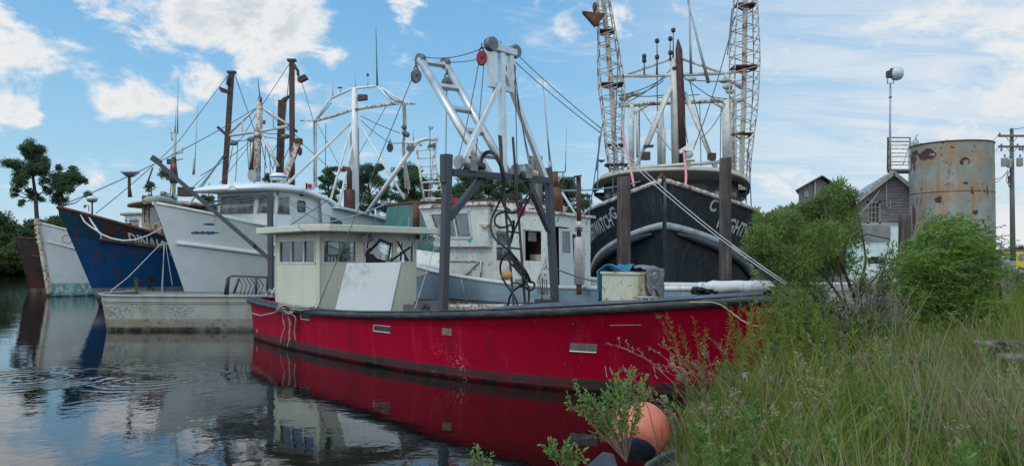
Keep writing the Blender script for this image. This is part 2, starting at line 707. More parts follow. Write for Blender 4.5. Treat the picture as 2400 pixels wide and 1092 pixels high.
# ================================================================ MATERIALS
RUST = (0.13, 0.048, 0.02)
RUSTO = (0.32, 0.12, 0.035)
DIRT = (0.10, 0.09, 0.07)
paint('red_hull', (0.37, 0.002, 0.026), 0.45, spec=.06, var=.02, bands=[(0.20, .008, (0.035, 0.045, 0.043), 0.02), (0.085, .01, (0.055, 0.06, 0.05), 0.04), (0.05, .015, (0.008, .009, .008), 0.03)],
      layers=[dict(c=(0.24, 0.012, 0.03), s=1.6, st=(1, 1, .25), lo=.45, hi=.75, a=.55),
              dict(c=(0.40, 0.02, 0.05), s=5, st=(1, 1, .08), lo=.6, hi=.75, a=.6), dict(c=(0.12, 0.006, 0.016), s=4, st=(.25, .25, 2.2), lo=.62, hi=.74, a=.5),
              dict(c=(0.50, 0.46, 0.44), s=26, st=(1, 1, .9), lo=.62, hi=.67, a=.75, at=((8.7, -2.05, .10), .62), di=.1, m=(2.5, .45, .6)),
              dict(c=(0.5, 0.45, 0.42), s=22, lo=.74, hi=.77, a=.8),
              dict(c=(0.07, 0.01, 0.012), s=3.0, st=(1, 1, .1), lo=.58, hi=.8, a=.5)], bump=.25, bscale=6)
paint('black_rail', (0.028, 0.03, 0.036), 0.45, layers=[dict(c=(0.12, 0.125, 0.135), s=6, st=(.6, .6, 3), lo=.52, hi=.75, a=.7)], bump=.5, bscale=25)
paint('grey_deck', (0.075, 0.082, 0.095), 0.5, layers=[dict(c=(0.17, 0.18, 0.19), s=3, lo=.5, hi=.75, a=.7), dict(c=(.03, .03, .035), s=5, lo=.55, hi=.75, a=.6)], bump=.4, bscale=20)
paint('cream_paint', (0.61, 0.60, 0.49), 0.5, layers=[dict(c=(0.42, 0.42, 0.34), s=2.2, st=(1, 1, .3), lo=.5, hi=.8, a=.6), dict(c=(.33, .30, .22), s=6, st=(1, 1, .12), lo=.63, hi=.8, a=.5)], bump=.2, bscale=8)
paint('slab_white', (0.47, 0.49, 0.505), 0.6, layers=[dict(c=(.26, .27, .27), s=7, st=(1, 1, .5), lo=.50, hi=.66, a=.7, at=((-.28, .1, .85), .42)), dict(c=(.5, .5, .48), s=3, lo=.55, hi=.8, a=.4)], bump=.2, bscale=12)
paint('frame_grey', (0.052, 0.056, 0.066), 0.5, layers=[dict(c=(.07, .06, .06), s=4, lo=.55, hi=.75, a=.6), dict(c=RUST, s=9, lo=.68, hi=.76, a=.7)], bump=.15)
paint('dark_steel', (0.03, 0.032, 0.034), 0.5, layers=[dict(c=RUST, s=8, lo=.6, hi=.75, a=.6)], bump=.15)
paint('aluminium', (0.66, 0.67, 0.68), 0.38, metal=0.55, layers=[dict(c=(.42, .42, .41), s=4, st=(1, 1, .4), lo=.5, hi=.75, a=.6), dict(c=(.3, .27, .22), s=12, lo=.66, hi=.75, a=.5)], bump=.1)
paint('galvanised', (0.33, 0.35, 0.36), 0.4, metal=0.5, layers=[dict(c=(.16, .15, .14), s=7, lo=.5, hi=.75, a=.6)])
paint('white_hull', (0.76, 0.80, 0.83), 0.42, bands=[(0.62, .02, (0.03, 0.03, 0.03), 0.05)],
      layers=[dict(c=(0.58, 0.60, 0.62), s=1.0, lo=.45, hi=.75, a=.5), dict(c=(.33, .31, .28), s=4, st=(1, 1, .06), lo=.64, hi=.8, a=.3), dict(c=(.3, .26, .22), s=18, st=(.3, .3, 2.2), lo=.66, hi=.7, a=.8, z=(1.80, 1.92))], bump=.25, bscale=3)
paint('white_paint', (0.74, 0.76, 0.77), 0.42, layers=[dict(c=(0.57, 0.57, 0.54), s=1.6, lo=.5, hi=.8, a=.5), dict(c=(.42, .28, .14), s=6, st=(1, 1, .15), lo=.68, hi=.8, a=.6)], bump=.1)
paint('white_worn', (0.66, 0.66, 0.63), 0.5, layers=[dict(c=(0.42, 0.42, 0.39), s=2.4, lo=.48, hi=.72, a=.6), dict(c=RUSTO, s=7, st=(1, 1, .3), lo=.63, hi=.74, a=.8), dict(c=(.08, .07, .06), s=11, lo=.68, hi=.73, a=.8)], bump=.3, bscale=14)
paint('white_rusty', (0.64, 0.62, 0.57), 0.55, layers=[dict(c=RUSTO, s=5, st=(1, 1, .5), lo=.52, hi=.66, a=.85), dict(c=RUST, s=8, lo=.56, hi=.64, a=.95), dict(c=(.36, .34, .3), s=3, lo=.5, hi=.75, a=.5)], bump=.3)
paint('cabin_white', (0.60, 0.61, 0.58), 0.55, layers=[dict(c=(0.36, 0.35, 0.31), s=1.8, st=(1, 1, .6), lo=.5, hi=.75, a=.6), dict(c=(.30, .2, .1), s=5, st=(1, 1, .3), lo=.62, hi=.76, a=.7), dict(c=(.05, .05, .045), s=6.5, lo=.66, hi=.70, a=.9), dict(c=(.045, .045, .04), s=16, lo=.68, hi=.72, a=.8)], bump=.35, bscale=10)
paint('paleblue_hull', (0.27, 0.37, 0.44), 0.42, bands=[(0.10, .03, (0.02, .022, .022), .05)], layers=[dict(c=(.20, .27, .32), s=1.4, st=(1, 1, .4), lo=.45, hi=.75, a=.7), dict(c=(.06, .07, .08), s=6, st=(.3, .3, 2.5), lo=.66, hi=.72, a=.6), dict(c=(.42, .5, .55), s=4, lo=.58, hi=.75, a=.5)], bump=.2)
paint('blue_hull', (0.014, 0.055, 0.10), 0.45, spec=.12, var=.04, bands=[(0.16, .03, (0.011, 0.078, 0.22), .1, .145), (0.80, .03, (0.30, 0.30, 0.32), .07), (.42, .14, (0.11, 0.06, .045), .4), (0.1, .02, (.02, .018, .015), .05)],
      layers=[dict(c=(0.008, 0.05, 0.14), s=1.5, st=(1, 1, .3), lo=.45, hi=.75, a=.6), dict(c=(.045, .05, .05), s=3, st=(1, 1, .08), lo=.5, hi=.7, a=.6, z=(2.2, 4.5)),
              dict(c=RUST, s=4, st=(1, 1, .1), lo=.60, hi=.72, a=.75), dict(c=(.35, .33, .30), s=17, lo=.72, hi=.75, a=.8), dict(c=(.05, .02, .012), s=2.2, lo=.64, hi=.72, a=.8)], bump=.25)
paint('rust_guard', (0.035, 0.035, 0.034), 0.6, layers=[dict(c=RUST, s=5, lo=.5, hi=.66, a=.9), dict(c=(.14, .14, .13), s=4, lo=.58, hi=.75, a=.6)], bump=.5)
paint('rust', RUST, 0.75, layers=[dict(c=(0.06, 0.022, 0.014), s=4, lo=.45, hi=.7, a=.8), dict(c=RUSTO, s=9, lo=.6, hi=.75, a=.6)], bump=.4)
paint('brown_steel', (0.072, 0.026, 0.02), 0.6, layers=[dict(c=(0.035, 0.016, 0.014), s=3, st=(1, 1, .4), lo=.45, hi=.7, a=.8), dict(c=(.18, .07, .03), s=7, lo=.62, hi=.75, a=.6)], bump=.3)
paint('khaki_canvas', (0.33, 0.33, 0.27), .7)
paint('pink_house', (0.55, 0.36, 0.28), 0.55, layers=[dict(c=RUST, s=3.2, st=(1, 1, .45), lo=.50, hi=.62, a=.9), dict(c=(.5, .48, .42), s=2, lo=.52, hi=.7, a=.6), dict(c=(.08, .03, .02), s=7, st=(1, 1, .3), lo=.6, hi=.68, a=.9)], bump=.3)
paint('wood_white', (0.66, 0.70, 0.73), 0.5, bands=[(0.72, .05, (0.06, 0.27, 0.29), .1), (0.06, .02, (.02, .03, .03), .04)],
      layers=[dict(c=(.50, .53, .54), s=2, st=(1, 1, .5), lo=.5, hi=.75, a=.6), dict(c=(.6, .66, .66), s=6, st=(1, 1, .5), lo=.52, hi=.62, a=.85, z=(.1, .66)), dict(c=(.07, .06, .05), s=9, lo=.70, hi=.74, a=.8), dict(c=(.25, .12, .06), s=5, st=(1, 1, .15), lo=.68, hi=.78, a=.6)], bump=.3)
paint('black_rust_hull', (0.02, 0.018, 0.018), 0.55, bands=[(0.75, .05, (0.10, 0.03, .018), .2), (0.24, .03, (.28, .2, .14), .05)], layers=[dict(c=(.075, .025, .016), s=2.2, st=(1, 1, .4), lo=.48, hi=.66, a=.9), dict(c=(.045, .05, .055), s=3, lo=.5, hi=.7, a=.6)], bump=.4)
paint('teal_hull', (0.045, 0.17, 0.165), 0.5, layers=[dict(c=(.03, .105, .10), s=1.5, lo=.45, hi=.75, a=.7), dict(c=(.45, .45, .4), s=2.4, st=(1, 1, .4), lo=.60, hi=.72, a=.6), dict(c=RUST, s=3, st=(1, 1, .2), lo=.62, hi=.72, a=.8)], bump=.2)
paint('black_hull', (0.026, 0.030, 0.037), 0.5, spec=.22, bands=[(.25, .02, (.06, .02, .015), .05)], layers=[dict(c=(.05, .058, .068), s=2.0, st=(1, 1, .2), lo=.48, hi=.75, a=.8), dict(c=(.10, .11, .12), s=7, st=(1, 1, .045), lo=.60, hi=.74, a=.6), dict(c=(.25, .26, .26), s=14, st=(1, 1, .2), lo=.72, hi=.76, a=.7), dict(c=(.10, .045, .02), s=5, st=(1, 1, .1), lo=.69, hi=.77, a=.7)], bump=.3, bscale=5)
paint('grey_guard', (0.46, 0.50, 0.53), 0.45, layers=[dict(c=(.16, .18, .2), s=3, lo=.5, hi=.75, a=.7), dict(c=RUST, s=6, lo=.68, hi=.76, a=.8)], bump=.2)
paint('dark_guard', (0.045, 0.052, 0.06), 0.45, layers=[dict(c=(.1, .11, .12), s=3, lo=.5, hi=.75, a=.7)], bump=.2)
paint('black_house', (0.035, 0.045, 0.06), 0.35, layers=[dict(c=(.07, .08, .09), s=2, st=(1, 1, .3), lo=.5, hi=.75, a=.6)])
paint('winch_grey', (0.24, 0.25, 0.22), .5, layers=[dict(c=(.1, .09, .08), s=8, lo=.5, hi=.7, a=.7)])
paint('lattice_paint', (0.50, 0.48, 0.43), 0.6, layers=[dict(c=RUST, s=4, lo=.58, hi=.64, a=.9), dict(c=RUSTO, s=7, lo=.60, hi=.70, a=.7)])
paint('beige_roof', (0.44, 0.39, 0.31), 0.55, layers=[dict(c=(.36, .31, .24), s=3, lo=.5, hi=.75, a=.6), dict(c=RUST, s=6, lo=.66, hi=.73, a=.8)], bump=.2)
paint('grey_skiff', (0.37, 0.385, 0.36), 0.55, bands=[(0.34, .02, (0.23, 0.20, 0.15), .05), (0.10, .03, (.02, .02, .016), .04)],
      layers=[dict(c=(.30, .31, .29), s=2.0, lo=.48, hi=.72, a=.7), dict(c=(.13, .135, .135), s=20, st=(.7, .7, 1.2), lo=.52, hi=.58, a=.85, z=(.34, .72), d=8, m=(1.3, .42, .6)), dict(c=(.20, .17, .13), s=2.5, st=(1, 1, .15), lo=.56, hi=.72, a=.6), dict(c=(.06, .06, .05), s=6, lo=.62, hi=.68, a=.7, z=(.05, .36)), dict(c=(.2, .19, .16), s=5, st=(1, 1, .1), lo=.62, hi=.78, a=.5), dict(c=(.11, .1, .08), s=12, lo=.68, hi=.73, a=.6)], bump=.35)
paint('letter_white', (0.60, 0.61, 0.60), 0.6, layers=[dict(c=(.2, .2, .2), s=8, lo=.56, hi=.68, a=.6)])
paint('letter_cream', (0.70, 0.66, 0.58), 0.6, layers=[dict(c=(.36, .09, .03), s=3, lo=.66, hi=.71, a=.8)])
paint('blue_scrape', (0.035, 0.11, 0.24), 0.6, layers=[dict(c=(.25, .16, .1), s=9, lo=.62, hi=.7, a=.8)])
paint('pile_wood', (0.080, 0.056, 0.052), 0.8, layers=[dict(c=(.035, .027, .026), s=9, st=(1, 1, .07), lo=.45, hi=.62, a=.9), dict(c=(.19, .15, .13), s=12, st=(1, 1, .05), lo=.56, hi=.72, a=.7)], bump=1.2, bscale=18)
paint('pile_grey', (0.16, 0.14, 0.125), 0.8, layers=[dict(c=(.05, .045, .04), s=9, st=(1, 1, .07), lo=.45, hi=.62, a=.9), dict(c=(.28, .25, .22), s=12, st=(1, 1, .05), lo=.56, hi=.72, a=.7)], bump=1.2, bscale=18)
paint('grey_wood', (0.20, 0.195, 0.185), 0.8, layers=[dict(c=(.09, .085, .08), s=5, st=(3, 3, .3), lo=.45, hi=.7, a=.7)], bump=.7, bscale=16)
paint('siding', (0.36, 0.34, 0.345), 0.8, layers=[dict(c=(.08, .07, .075), s=4, st=(.3, .3, 4), lo=.45, hi=.7, a=.7), dict(c=(.30, .29, .29), s=6, st=(.3, .3, 5), lo=.55, hi=.72, a=.6)], bump=.3)
paint('trim_wood', (0.42, 0.41, 0.39), 0.7, layers=[dict(c=(.2, .19, .18), s=5, lo=.5, hi=.7, a=.7)])
paint('tin_roof', (0.36, 0.39, 0.43), 0.45, metal=.3, layers=[dict(c=(.22, .22, .23), s=2, lo=.5, hi=.7, a=.7)])
paint('blue_panel', (0.60, 0.71, 0.75), 0.5, layers=[dict(c=(.36, .43, .45), s=1.5, lo=.5, hi=.75, a=.6)])
paint('grey_panel', (0.22, 0.23, 0.235), 0.6, layers=[dict(c=(.13, .13, .13), s=3, lo=.5, hi=.7, a=.7)])
paint('tank_steel', (0.26, 0.275, 0.245), 0.55, layers=[dict(c=(.32, .35, .34), s=1.0, st=(1, 1, .5), lo=.50, hi=.66, a=.7), dict(c=(.16, .175, .14), s=.8, lo=.45, hi=.7, a=.7),
      dict(c=(.34, .19, .08), s=1.0, st=(1, 1, .30), lo=.585, hi=.74, a=.7), dict(c=(.33, .15, .05), s=3.2, st=(1, 1, .10), lo=.575, hi=.70, a=.8), dict(c=(.05, .016, .012), s=1.3, lo=.655, hi=.675, a=1, di=1.0), dict(c=(.07, .02, .014), s=4.5, lo=.70, hi=.72, a=1),
      dict(c=(.34, .15, .045), s=2, st=(1, 1, .5), lo=.5, hi=.68, a=.6, z=(4.5, 5.6)), dict(c=(.36, .16, .05), s=2, lo=.48, hi=.66, a=.6, z=(6.6, 7.3))], bump=.2, bscale=2, metal=.1)
paint('pole_wood', (0.16, 0.155, 0.13), 0.8, layers=[dict(c=(.09, .085, .075), s=4, st=(1, 1, .1), lo=.45, hi=.7, a=.7)])
paint('concrete', (0.30, 0.30, 0.29), 0.8, layers=[dict(c=(.18, .18, .17), s=4, lo=.5, hi=.7, a=.6)], bump=.4)
paint('buoy_orange', (0.72, 0.20, 0.12), 0.5, layers=[dict(c=(.55, .12, .07), s=3, lo=.5, hi=.75, a=.6), dict(c=(.85, .38, .22), s=5, lo=.56, hi=.75, a=.6), dict(c=(.2, .06, .04), s=9, st=(.4, 2, .4), lo=.66, hi=.72, a=.6)], bump=.2)
paint('black_rubber', (0.012, 0.012, 0.013), 0.4)
paint('navy', (0.02, 0.03, 0.06), 0.45)
paint('rope_grey', (0.34, 0.32, 0.28), 0.85, bump=1.0, bscale=60)
paint('rope_white', (0.55, 0.57, 0.58), 0.85, bump=1.0, bscale=60)
paint('rope_blue', (0.22, 0.36, 0.45), 0.85, bump=1.0, bscale=60)
paint('rope_yellow', (0.50, 0.43, 0.24), 0.8)
paint('rope_pink', (0.68, 0.27, 0.26), 0.7)
paint('rope_orange', (0.60, 0.25, 0.14), 0.8)
paint('wire', (0.10, 0.13, 0.13), 0.5, metal=.3)
paint('wire_light', (0.42, 0.43, 0.42), 0.5, metal=.3)
paint('wire_green', (0.07, 0.14, 0.11), 0.5)
paint('block_red', (0.33, 0.012, 0.022), 0.42, layers=[dict(c=(.12, .01, .012), s=9, lo=.5, hi=.7, a=.7)])
paint('block_steel', (0.16, 0.18, 0.185), 0.45, metal=.4, layers=[dict(c=(.07, .07, .07), s=9, lo=.5, hi=.7, a=.7)])
paint('box_cream', (0.56, 0.54, 0.42), 0.6, layers=[dict(c=(.40, .32, .18), s=2.4, lo=.48, hi=.68, a=.7), dict(c=(.12, .09, .055), s=5, lo=.60, hi=.70, a=.85), dict(c=(.05, .045, .035), s=13, lo=.68, hi=.72, a=.9)], bump=.3)
paint('foam_white', (0.68, 0.70, 0.74), 0.7, layers=[dict(c=(.42, .42, .42), s=4, lo=.55, hi=.75, a=.5)], bump=.3)
paint('net_grey', (0.14, 0.15, 0.165), 0.85, layers=[dict(c=(.30, .31, .33), s=40, lo=.5, hi=.6, a=.8, d=2)], bump=2, bscale=70)
paint('tarp_blue', (0.02, 0.19, 0.34), 0.5, layers=[dict(c=(.012, .10, .19), s=6, st=(3, 3, .3), lo=.45, hi=.7, a=.7)], bump=.5, bscale=20)
paint('yellow_paint', (0.62, 0.50, 0.03), 0.4)
paint('red_shed', (0.17, 0.035, 0.03), 0.7)
paint('orange_float', (0.55, 0.27, 0.08), 0.6)
paint('teal_sticker', (0.03, 0.38, 0.42), 0.5)
paint('red_can', (0.33, 0.02, 0.025), 0.5)
paint('lamp_body', (0.50, 0.52, 0.52), 0.4)
paint('dark_interior', (0.05, 0.045, 0.042), 0.8)
paint('brown_interior', (0.12, 0.06, 0.045), 0.8)
paint('seat_red', (0.40, 0.03, 0.05), 0.6)
paint('rubber_trim', (0.05, 0.055, 0.06), 0.6)
paint('glass_ball', (0.50, 0.56, 0.58), 0.25, spec=.8)
paint('black_tape', (0.01, 0.01, 0.011), 0.6)
paint('exhaust_grey', (0.42, 0.41, 0.40), 0.5, metal=.2, layers=[dict(c=(.25, .15, .1), s=5, st=(1, 1, .3), lo=.55, hi=.75, a=.6)])
paint('debris_white', (0.62, 0.66, 0.66), 0.6, layers=[dict(c=(.25, .25, .23), s=5, lo=.5, hi=.7, a=.8)])
paint('bark', (0.085, 0.065, 0.05), 0.9, layers=[dict(c=(.03, .024, .02), s=9, st=(1, 1, .3), lo=.45, hi=.65, a=.8)], bump=1)
paint('twig', (0.15, 0.12, 0.10), 0.9, bump=.5)
paint('dead_wood', (0.26, 0.225, 0.19), 0.9, layers=[dict(c=(.1, .08, .07), s=9, st=(1, 1, .2), lo=.45, hi=.65, a=.8)], bump=.8)
glassmat('old_glass', (.72, .78, .78), .22, .25)
glassmat('cabin_glass', (.82, .88, .88), .06, .16)
glassmat('dim_glass', (.30, .35, .36), .30, .2)
glassmat('mesh_glass', (.45, .47, .47), .62, .2)
leafmat('pine_needles', (0.055, 0.115, 0.055), (0.13, 0.20, 0.085), dark=(.04, .085, .045), rough=.6, trans=.3)
leafmat('broad_leaves', (0.07, 0.125, 0.04), (0.15, 0.20, 0.06), trans=.35)
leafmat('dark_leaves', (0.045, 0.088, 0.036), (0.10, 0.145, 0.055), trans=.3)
leafmat('willow_leaves', (0.16, 0.245, 0.055), (0.26, 0.345, 0.095), dark=(.09, .15, .04), trans=.4)
leafmat('cedar_fronds', (0.15, 0.26, 0.045), (0.25, 0.36, 0.075), dark=(.10, .18, .035), trans=.35)
leafmat('grass_green', (0.16, 0.22, 0.030), (0.30, 0.32, 0.060), dark=(.10, .14, .025), trans=.4)
leafmat('grass_dry', (0.30, 0.25, 0.14), (0.44, 0.38, 0.24), dark=(.22, .18, .10), trans=.35)
leafmat('sprig_leaves', (0.17, 0.30, 0.075), (0.24, 0.38, 0.11), dark=(.13, .23, .06), trans=.4)
leafmat('weed_brown', (0.26, 0.20, 0.12), (0.36, 0.28, 0.19), trans=.2)
leafmat('vine_leaves', (0.03, 0.08, 0.025), (0.06, 0.12, 0.04), trans=.2)
leafmat('rust_leaves', (0.30, 0.11, 0.03), (0.40, 0.18, 0.05), trans=.2)

# ================================================================ SETTING
def shore(y):
    return cat_rom([(-12, -3.5), (0, -1.2), (3, 0.0), (6.2, 0.80), (7.2, 1.18), (8.2, 1.65), (9.3, 2.35), (10.0, 3.6), (10.7, 4.9), (12.5, 6.2), (16, 7.8), (24, 10.6), (34, 14.0), (60, 20.0), (110, 24.0)], y)


def land_z(x, y):
    s = x - shore(y)
    z = -0.7 + 1.1 * max(0, min(1, (s + 1.1) / 1.9)) ** 0.8
    if s > .6:
        z += 0.22 * min(1, (s - .6) / 6)
    z += 0.10 * mnoise.noise(Vector((x * .5, y * .5, 0))) * max(0, min(1, s + .3)) + .05 * mnoise.noise(Vector((x * 1.7, y * 1.7, 3)))
    return z


# water
m = bpy.data.materials.new('harbour_water')
m.use_nodes = True
q = NT(m.node_tree)
co = q.n('ShaderNodeTexCoord').outputs['Object']
h1 = q.noise(q.scaled(co, (1.0, 1.0, 1)), 1.6, 3, .5, .3)
h2 = q.noise(q.scaled(co, (1.1, 1.0, 1)), 5.5, 3, .55, .3)
patch = q.rng(q.noise(co, 0.23, 3), .40, .64, 0.22, 1.0)
sepw = q.n('ShaderNodeSeparateXYZ', {0: co})
far = q.rng(sepw.outputs[1], 26, 46, 0.0, 1.0)
ht = q.math('ADD', q.math('MULTIPLY', h1, 0.0045), q.math('MULTIPLY', q.math('MULTIPLY', h2, 0.0026), patch))
ht = q.math('ADD', ht, q.math('MULTIPLY', q.math('MULTIPLY', q.noise(co, 3.2, 3), .018), far))
for (cx, cy, wl, R, amp) in ((-6.05, 12.9, .26, 1.3, .0042), (-8.2, 13.0, .29, 1.5, .0040), (-6.9, 15.0, .24, 1.1, .003)):
    r = q.vmath('DISTANCE', co, (cx, cy, 0))
    rr = q.math('ADD', r, q.math('MULTIPLY', q.noise(co, 1.3, 3), .42))
    ring = q.math('SINE', q.math('MULTIPLY', rr, 2 * PI / wl))
    env = q.math('MULTIPLY', q.rng(r, R * 1.25, R * .6, 0, 1, smooth=True), q.rng(r, 0.0, R * .5, .2, 1))
    env = q.math('MULTIPLY', env, q.rng(q.noise(co, 1.0, 2), .38, .58, .1, 1))
    ht = q.math('ADD', ht, q.math('MULTIPLY', q.math('MULTIPLY', ring, env), amp))
bp = q.n('ShaderNodeBump', {'Strength': 1.0, 'Distance': 1.0, 'Height': ht})
b = q.n('ShaderNodeBsdfPrincipled', {'Base Color': (0.0045, 0.005, 0.004, 1), 'Roughness': 0.02, 'IOR': 1.60, 'Normal': bp.outputs[0]})
q.n('ShaderNodeOutputMaterial', {'Surface': b.outputs[0]})
MATS['harbour_water'] = m
mb = MB()
mb.add([(-900, -40, 0), (900, -40, 0), (900, 900, 0), (-900, 900, 0)], [(0, 1, 2, 3)])
o = mb.build('water', 'harbour_water')
tag(o, 'dark still harbour water reflecting the moored boats', kind='structure')

# near bank and the land behind it
paint('soil', (0.085, 0.078, 0.05), 0.95, layers=[dict(c=(.05, .065, .03), s=1.3, lo=.42, hi=.65, a=.9), dict(c=(.17, .15, .10), s=3, lo=.55, hi=.75, a=.7)], bump=1.5, bscale=9)
ys = [-12 + i * .6 for i in range(62)] + [26 + i * 3.0 for i in range(30)] + [130, 200, 400, 1200]
ds = [-1.6, -1.0, -.6, -.2, .2, .6, 1.1, 1.7, 2.4, 3.2, 4.2, 5.5, 7, 9, 12, 16, 22, 30, 45, 70, 120, 300, 1200]
mb = MB()
vs = [(shore(min(y, 110)) + s, y, land_z(shore(min(y, 110)) + s, min(y, 110)) if y <= 110 else .62) for y in ys for s in ds]
nd = len(ds)
fs = [(i * nd + j, i * nd + j + 1, (i + 1) * nd + j + 1, (i + 1) * nd + j) for i in range(len(ys) - 1) for j in range(nd - 1)]
mb.add(vs, fs, True)
tag(mb.build('ground', 'soil', recalc=False), 'overgrown soil bank along the boatyard', kind='structure')

mb = MB()


def farfn(u, v):
    x = -700 + 726 * u
    y0 = cat_rom([(-700, 150), (-120, 118), (-40, 112), (-22, 84), (26, 76)], x)
    dd = (v ** 2) * 900
    return Vector((x, y0 - 1 + dd, -0.3 + .9 * min(1, dd / 3)))


mb.grid(farfn, 60, 14)
tag(mb.build('far_shore', 'soil'), 'low wooded far bank behind the boats', kind='structure')


# ---------------------------------------------------------------- trees
def leaf_cloud(clumps, n_per, size, rng, flat=.4, shell=.35, sub=6):
    """small leaf sprays spread through ellipsoid clumps; each clump breaks into smaller tufts"""
    P, S = [], []
    for (x, y, z, rx, ry, rz) in clumps:
        n = max(12, int(n_per * (rx * ry * rz) ** (2 / 3)))
        R3 = np.array([rx, ry, rz])
        if sub:
            c = rng.normal(size=(sub, 3))
            c /= np.linalg.norm(c, axis=1, keepdims=True)
            c *= (.30 + .45 * rng.random((sub, 1)))
            k = rng.integers(0, sub, n)
            rad = (.42 + .34 * rng.random(sub))[k]
            cen = c[k]
        else:
            rad, cen = np.ones(n), np.zeros((n, 3))
        d = rng.normal(size=(n, 3))
        d /= np.linalg.norm(d, axis=1, keepdims=True)
        r = shell + (1 - shell) * rng.random(n) ** .7
        r *= np.where(rng.random(n) < .12, 1.25, 1.0)
        P.append(np.array([x, y, z]) + (cen + d * (r * rad)[:, None]) * R3)
        S.append(size * (.6 + .8 * rng.random(n)))
    P, S = np.concatenate(P), np.concatenate(S)
    n = len(P)
    a = rng.normal(size=(n, 3))
    a /= np.linalg.norm(a, axis=1, keepdims=True)
    b = np.cross(a, rng.normal(size=(n, 3)))
    b /= np.linalg.norm(b, axis=1, keepdims=True) + 1e-9
    b *= flat
    V = np.stack([P - a * S[:, None] * .5, P + b * S[:, None] * .4, P + a * S[:, None] * .5, P - b * S[:, None] * .4], 1).reshape(-1, 3)
    Fc = np.arange(n * 4).reshape(n, 4)
    return V, Fc


def tree(name, loc, trunk, clumps, mat, label, n_per=420, size=.42, r0=.25, group=None, bark='bark', limbs=True, cat='tree'):
    """trunk: points relative to the foot; clumps relative to the foot"""
    root = thing(name, loc, label, cat, group)
    L = Vector(loc)
    mb = MB()
    n = len(trunk)
    mb.path([L + Vector(p) for p in trunk], [r0 * (1 - .8 * i / (n - 1)) for i in range(n)], 7)
    if limbs:
        for c in clumps:
            k = min(range(n), key=lambda i: abs(trunk[i][2] - (c[2] - .35 * math.hypot(c[0] - trunk[i][0], c[1] - trunk[i][1]) - .3)))
            s = Vector(trunk[k])
            e = Vector(c[:3])
            mid = s.lerp(e, .55) + Vector((0, 0, -.12 * (e - s).length))
            mb.path([L + s, L + mid, L + e], [r0 * .30, r0 * .2, r0 * .08], 5)
    mb.build('trunk', bark, root)
    V, Fc = leaf_cloud(clumps, n_per, size, RNG)
    npmesh('crown', V, Fc, mat, root)
    return root


def pine_clumps(h, r, n, rng, z0=.45):
    out = []
    for i in range(n):
        t = i / max(1, n - 1)
        z = h * (z0 + (1 - z0) * t) - .8
        prof = .55 + .6 * math.sin(PI * min(1, .25 + .75 * t)) if t > .2 else .7
        rad = r * prof * (.15 + .75 * rng.random())
        th = i * 2.4 + rng.random() * 1.5
        s = r * (.26 + .20 * rng.random()) * (1 - .2 * t)
        out.append((rad * math.cos(th), rad * math.sin(th), z, s * 1.2, s * 1.2, s * .78))
    out.append((0, 0, h - .9, r * .36, r * .36, r * .30))
    out.append((0, 0, h - 2.0, r * .55, r * .55, r * .35))
    return out


# two tall pines on the far left bank
D = 112.0
U = D / F
base = W(82, 610, D)


def rel(cx, cy, rr, dy=0.0):
    """lobe of the tall pines, in photo-crop units turned into metres about the foot"""
    px, py = cx / 3.2118, 320 + cy / 3.2118
    rr *= 1.25
    return ((px - 82) * U, dy, CAMH + (HZ - py) * U - .3, rr / 3.2118 * U, rr / 3.2118 * U, rr / 3.2118 * U * .8)


rg = random.Random(3)
lob = [(235, 85, 52), (275, 120, 62), (205, 130, 45), (310, 170, 60), (225, 190, 62), (175, 215, 55), (120, 232, 42), (85, 240, 30), (330, 235, 55), (270, 250, 55), (385, 235, 32), (140, 285, 35), (200, 255, 45),
       (150, 365, 52), (105, 395, 34), (200, 350, 38), (95, 440, 26), (205, 455, 42), (165, 500, 32), (290, 475, 24), (240, 470, 30), (255, 300, 44), (235, 130, 60), (300, 250, 50), (180, 300, 34), (245, 350, 30), (290, 390, 26), (225, 410, 28), (130, 260, 34), (260, 200, 60)]
cl = [rel(x, y, r, rg.uniform(-2.2, 2.2)) for x, y, r in lob]
tree('pine_tree', (base.x, D, .4), [(0.2, 0, 0), (.3, .1, 6), (0, .1, 11), (-.4, 0, 14.5), (-.7, 0, 18.6)], cl, 'pine_needles', 'tallest pine on the far left bank, with layered needle crown', 900, .30, .42, 'pines along the far bank')
lob = [(480, 250, 40), (450, 275, 40), (540, 290, 48), (500, 320, 50), (420, 320, 55), (350, 300, 48), (575, 325, 28), (360, 350, 42), (450, 380, 40), (520, 410, 38), (575, 430, 28), (410, 440, 38), (445, 470, 30), (360, 420, 30), (400, 480, 40), (430, 350, 48), (470, 330, 48), (490, 370, 42), (400, 400, 38), (390, 340, 40)]
cl = [rel(x, y, r, rg.uniform(-2.0, 2.0)) for x, y, r in lob]
cl = [(c[0] - 3.2, *c[1:]) for c in cl]
tree('pine_tree', (base.x + 3.2, D + 1, .4), [(0, 0, 0), (.1, 0, 6), (-.2, .1, 9.5), (.3, 0, 12), (.9, 0, 14.8)], cl, 'pine_needles', 'shorter bushy pine just right of the tallest pine', 900, .30, .36, 'pines along the far bank')

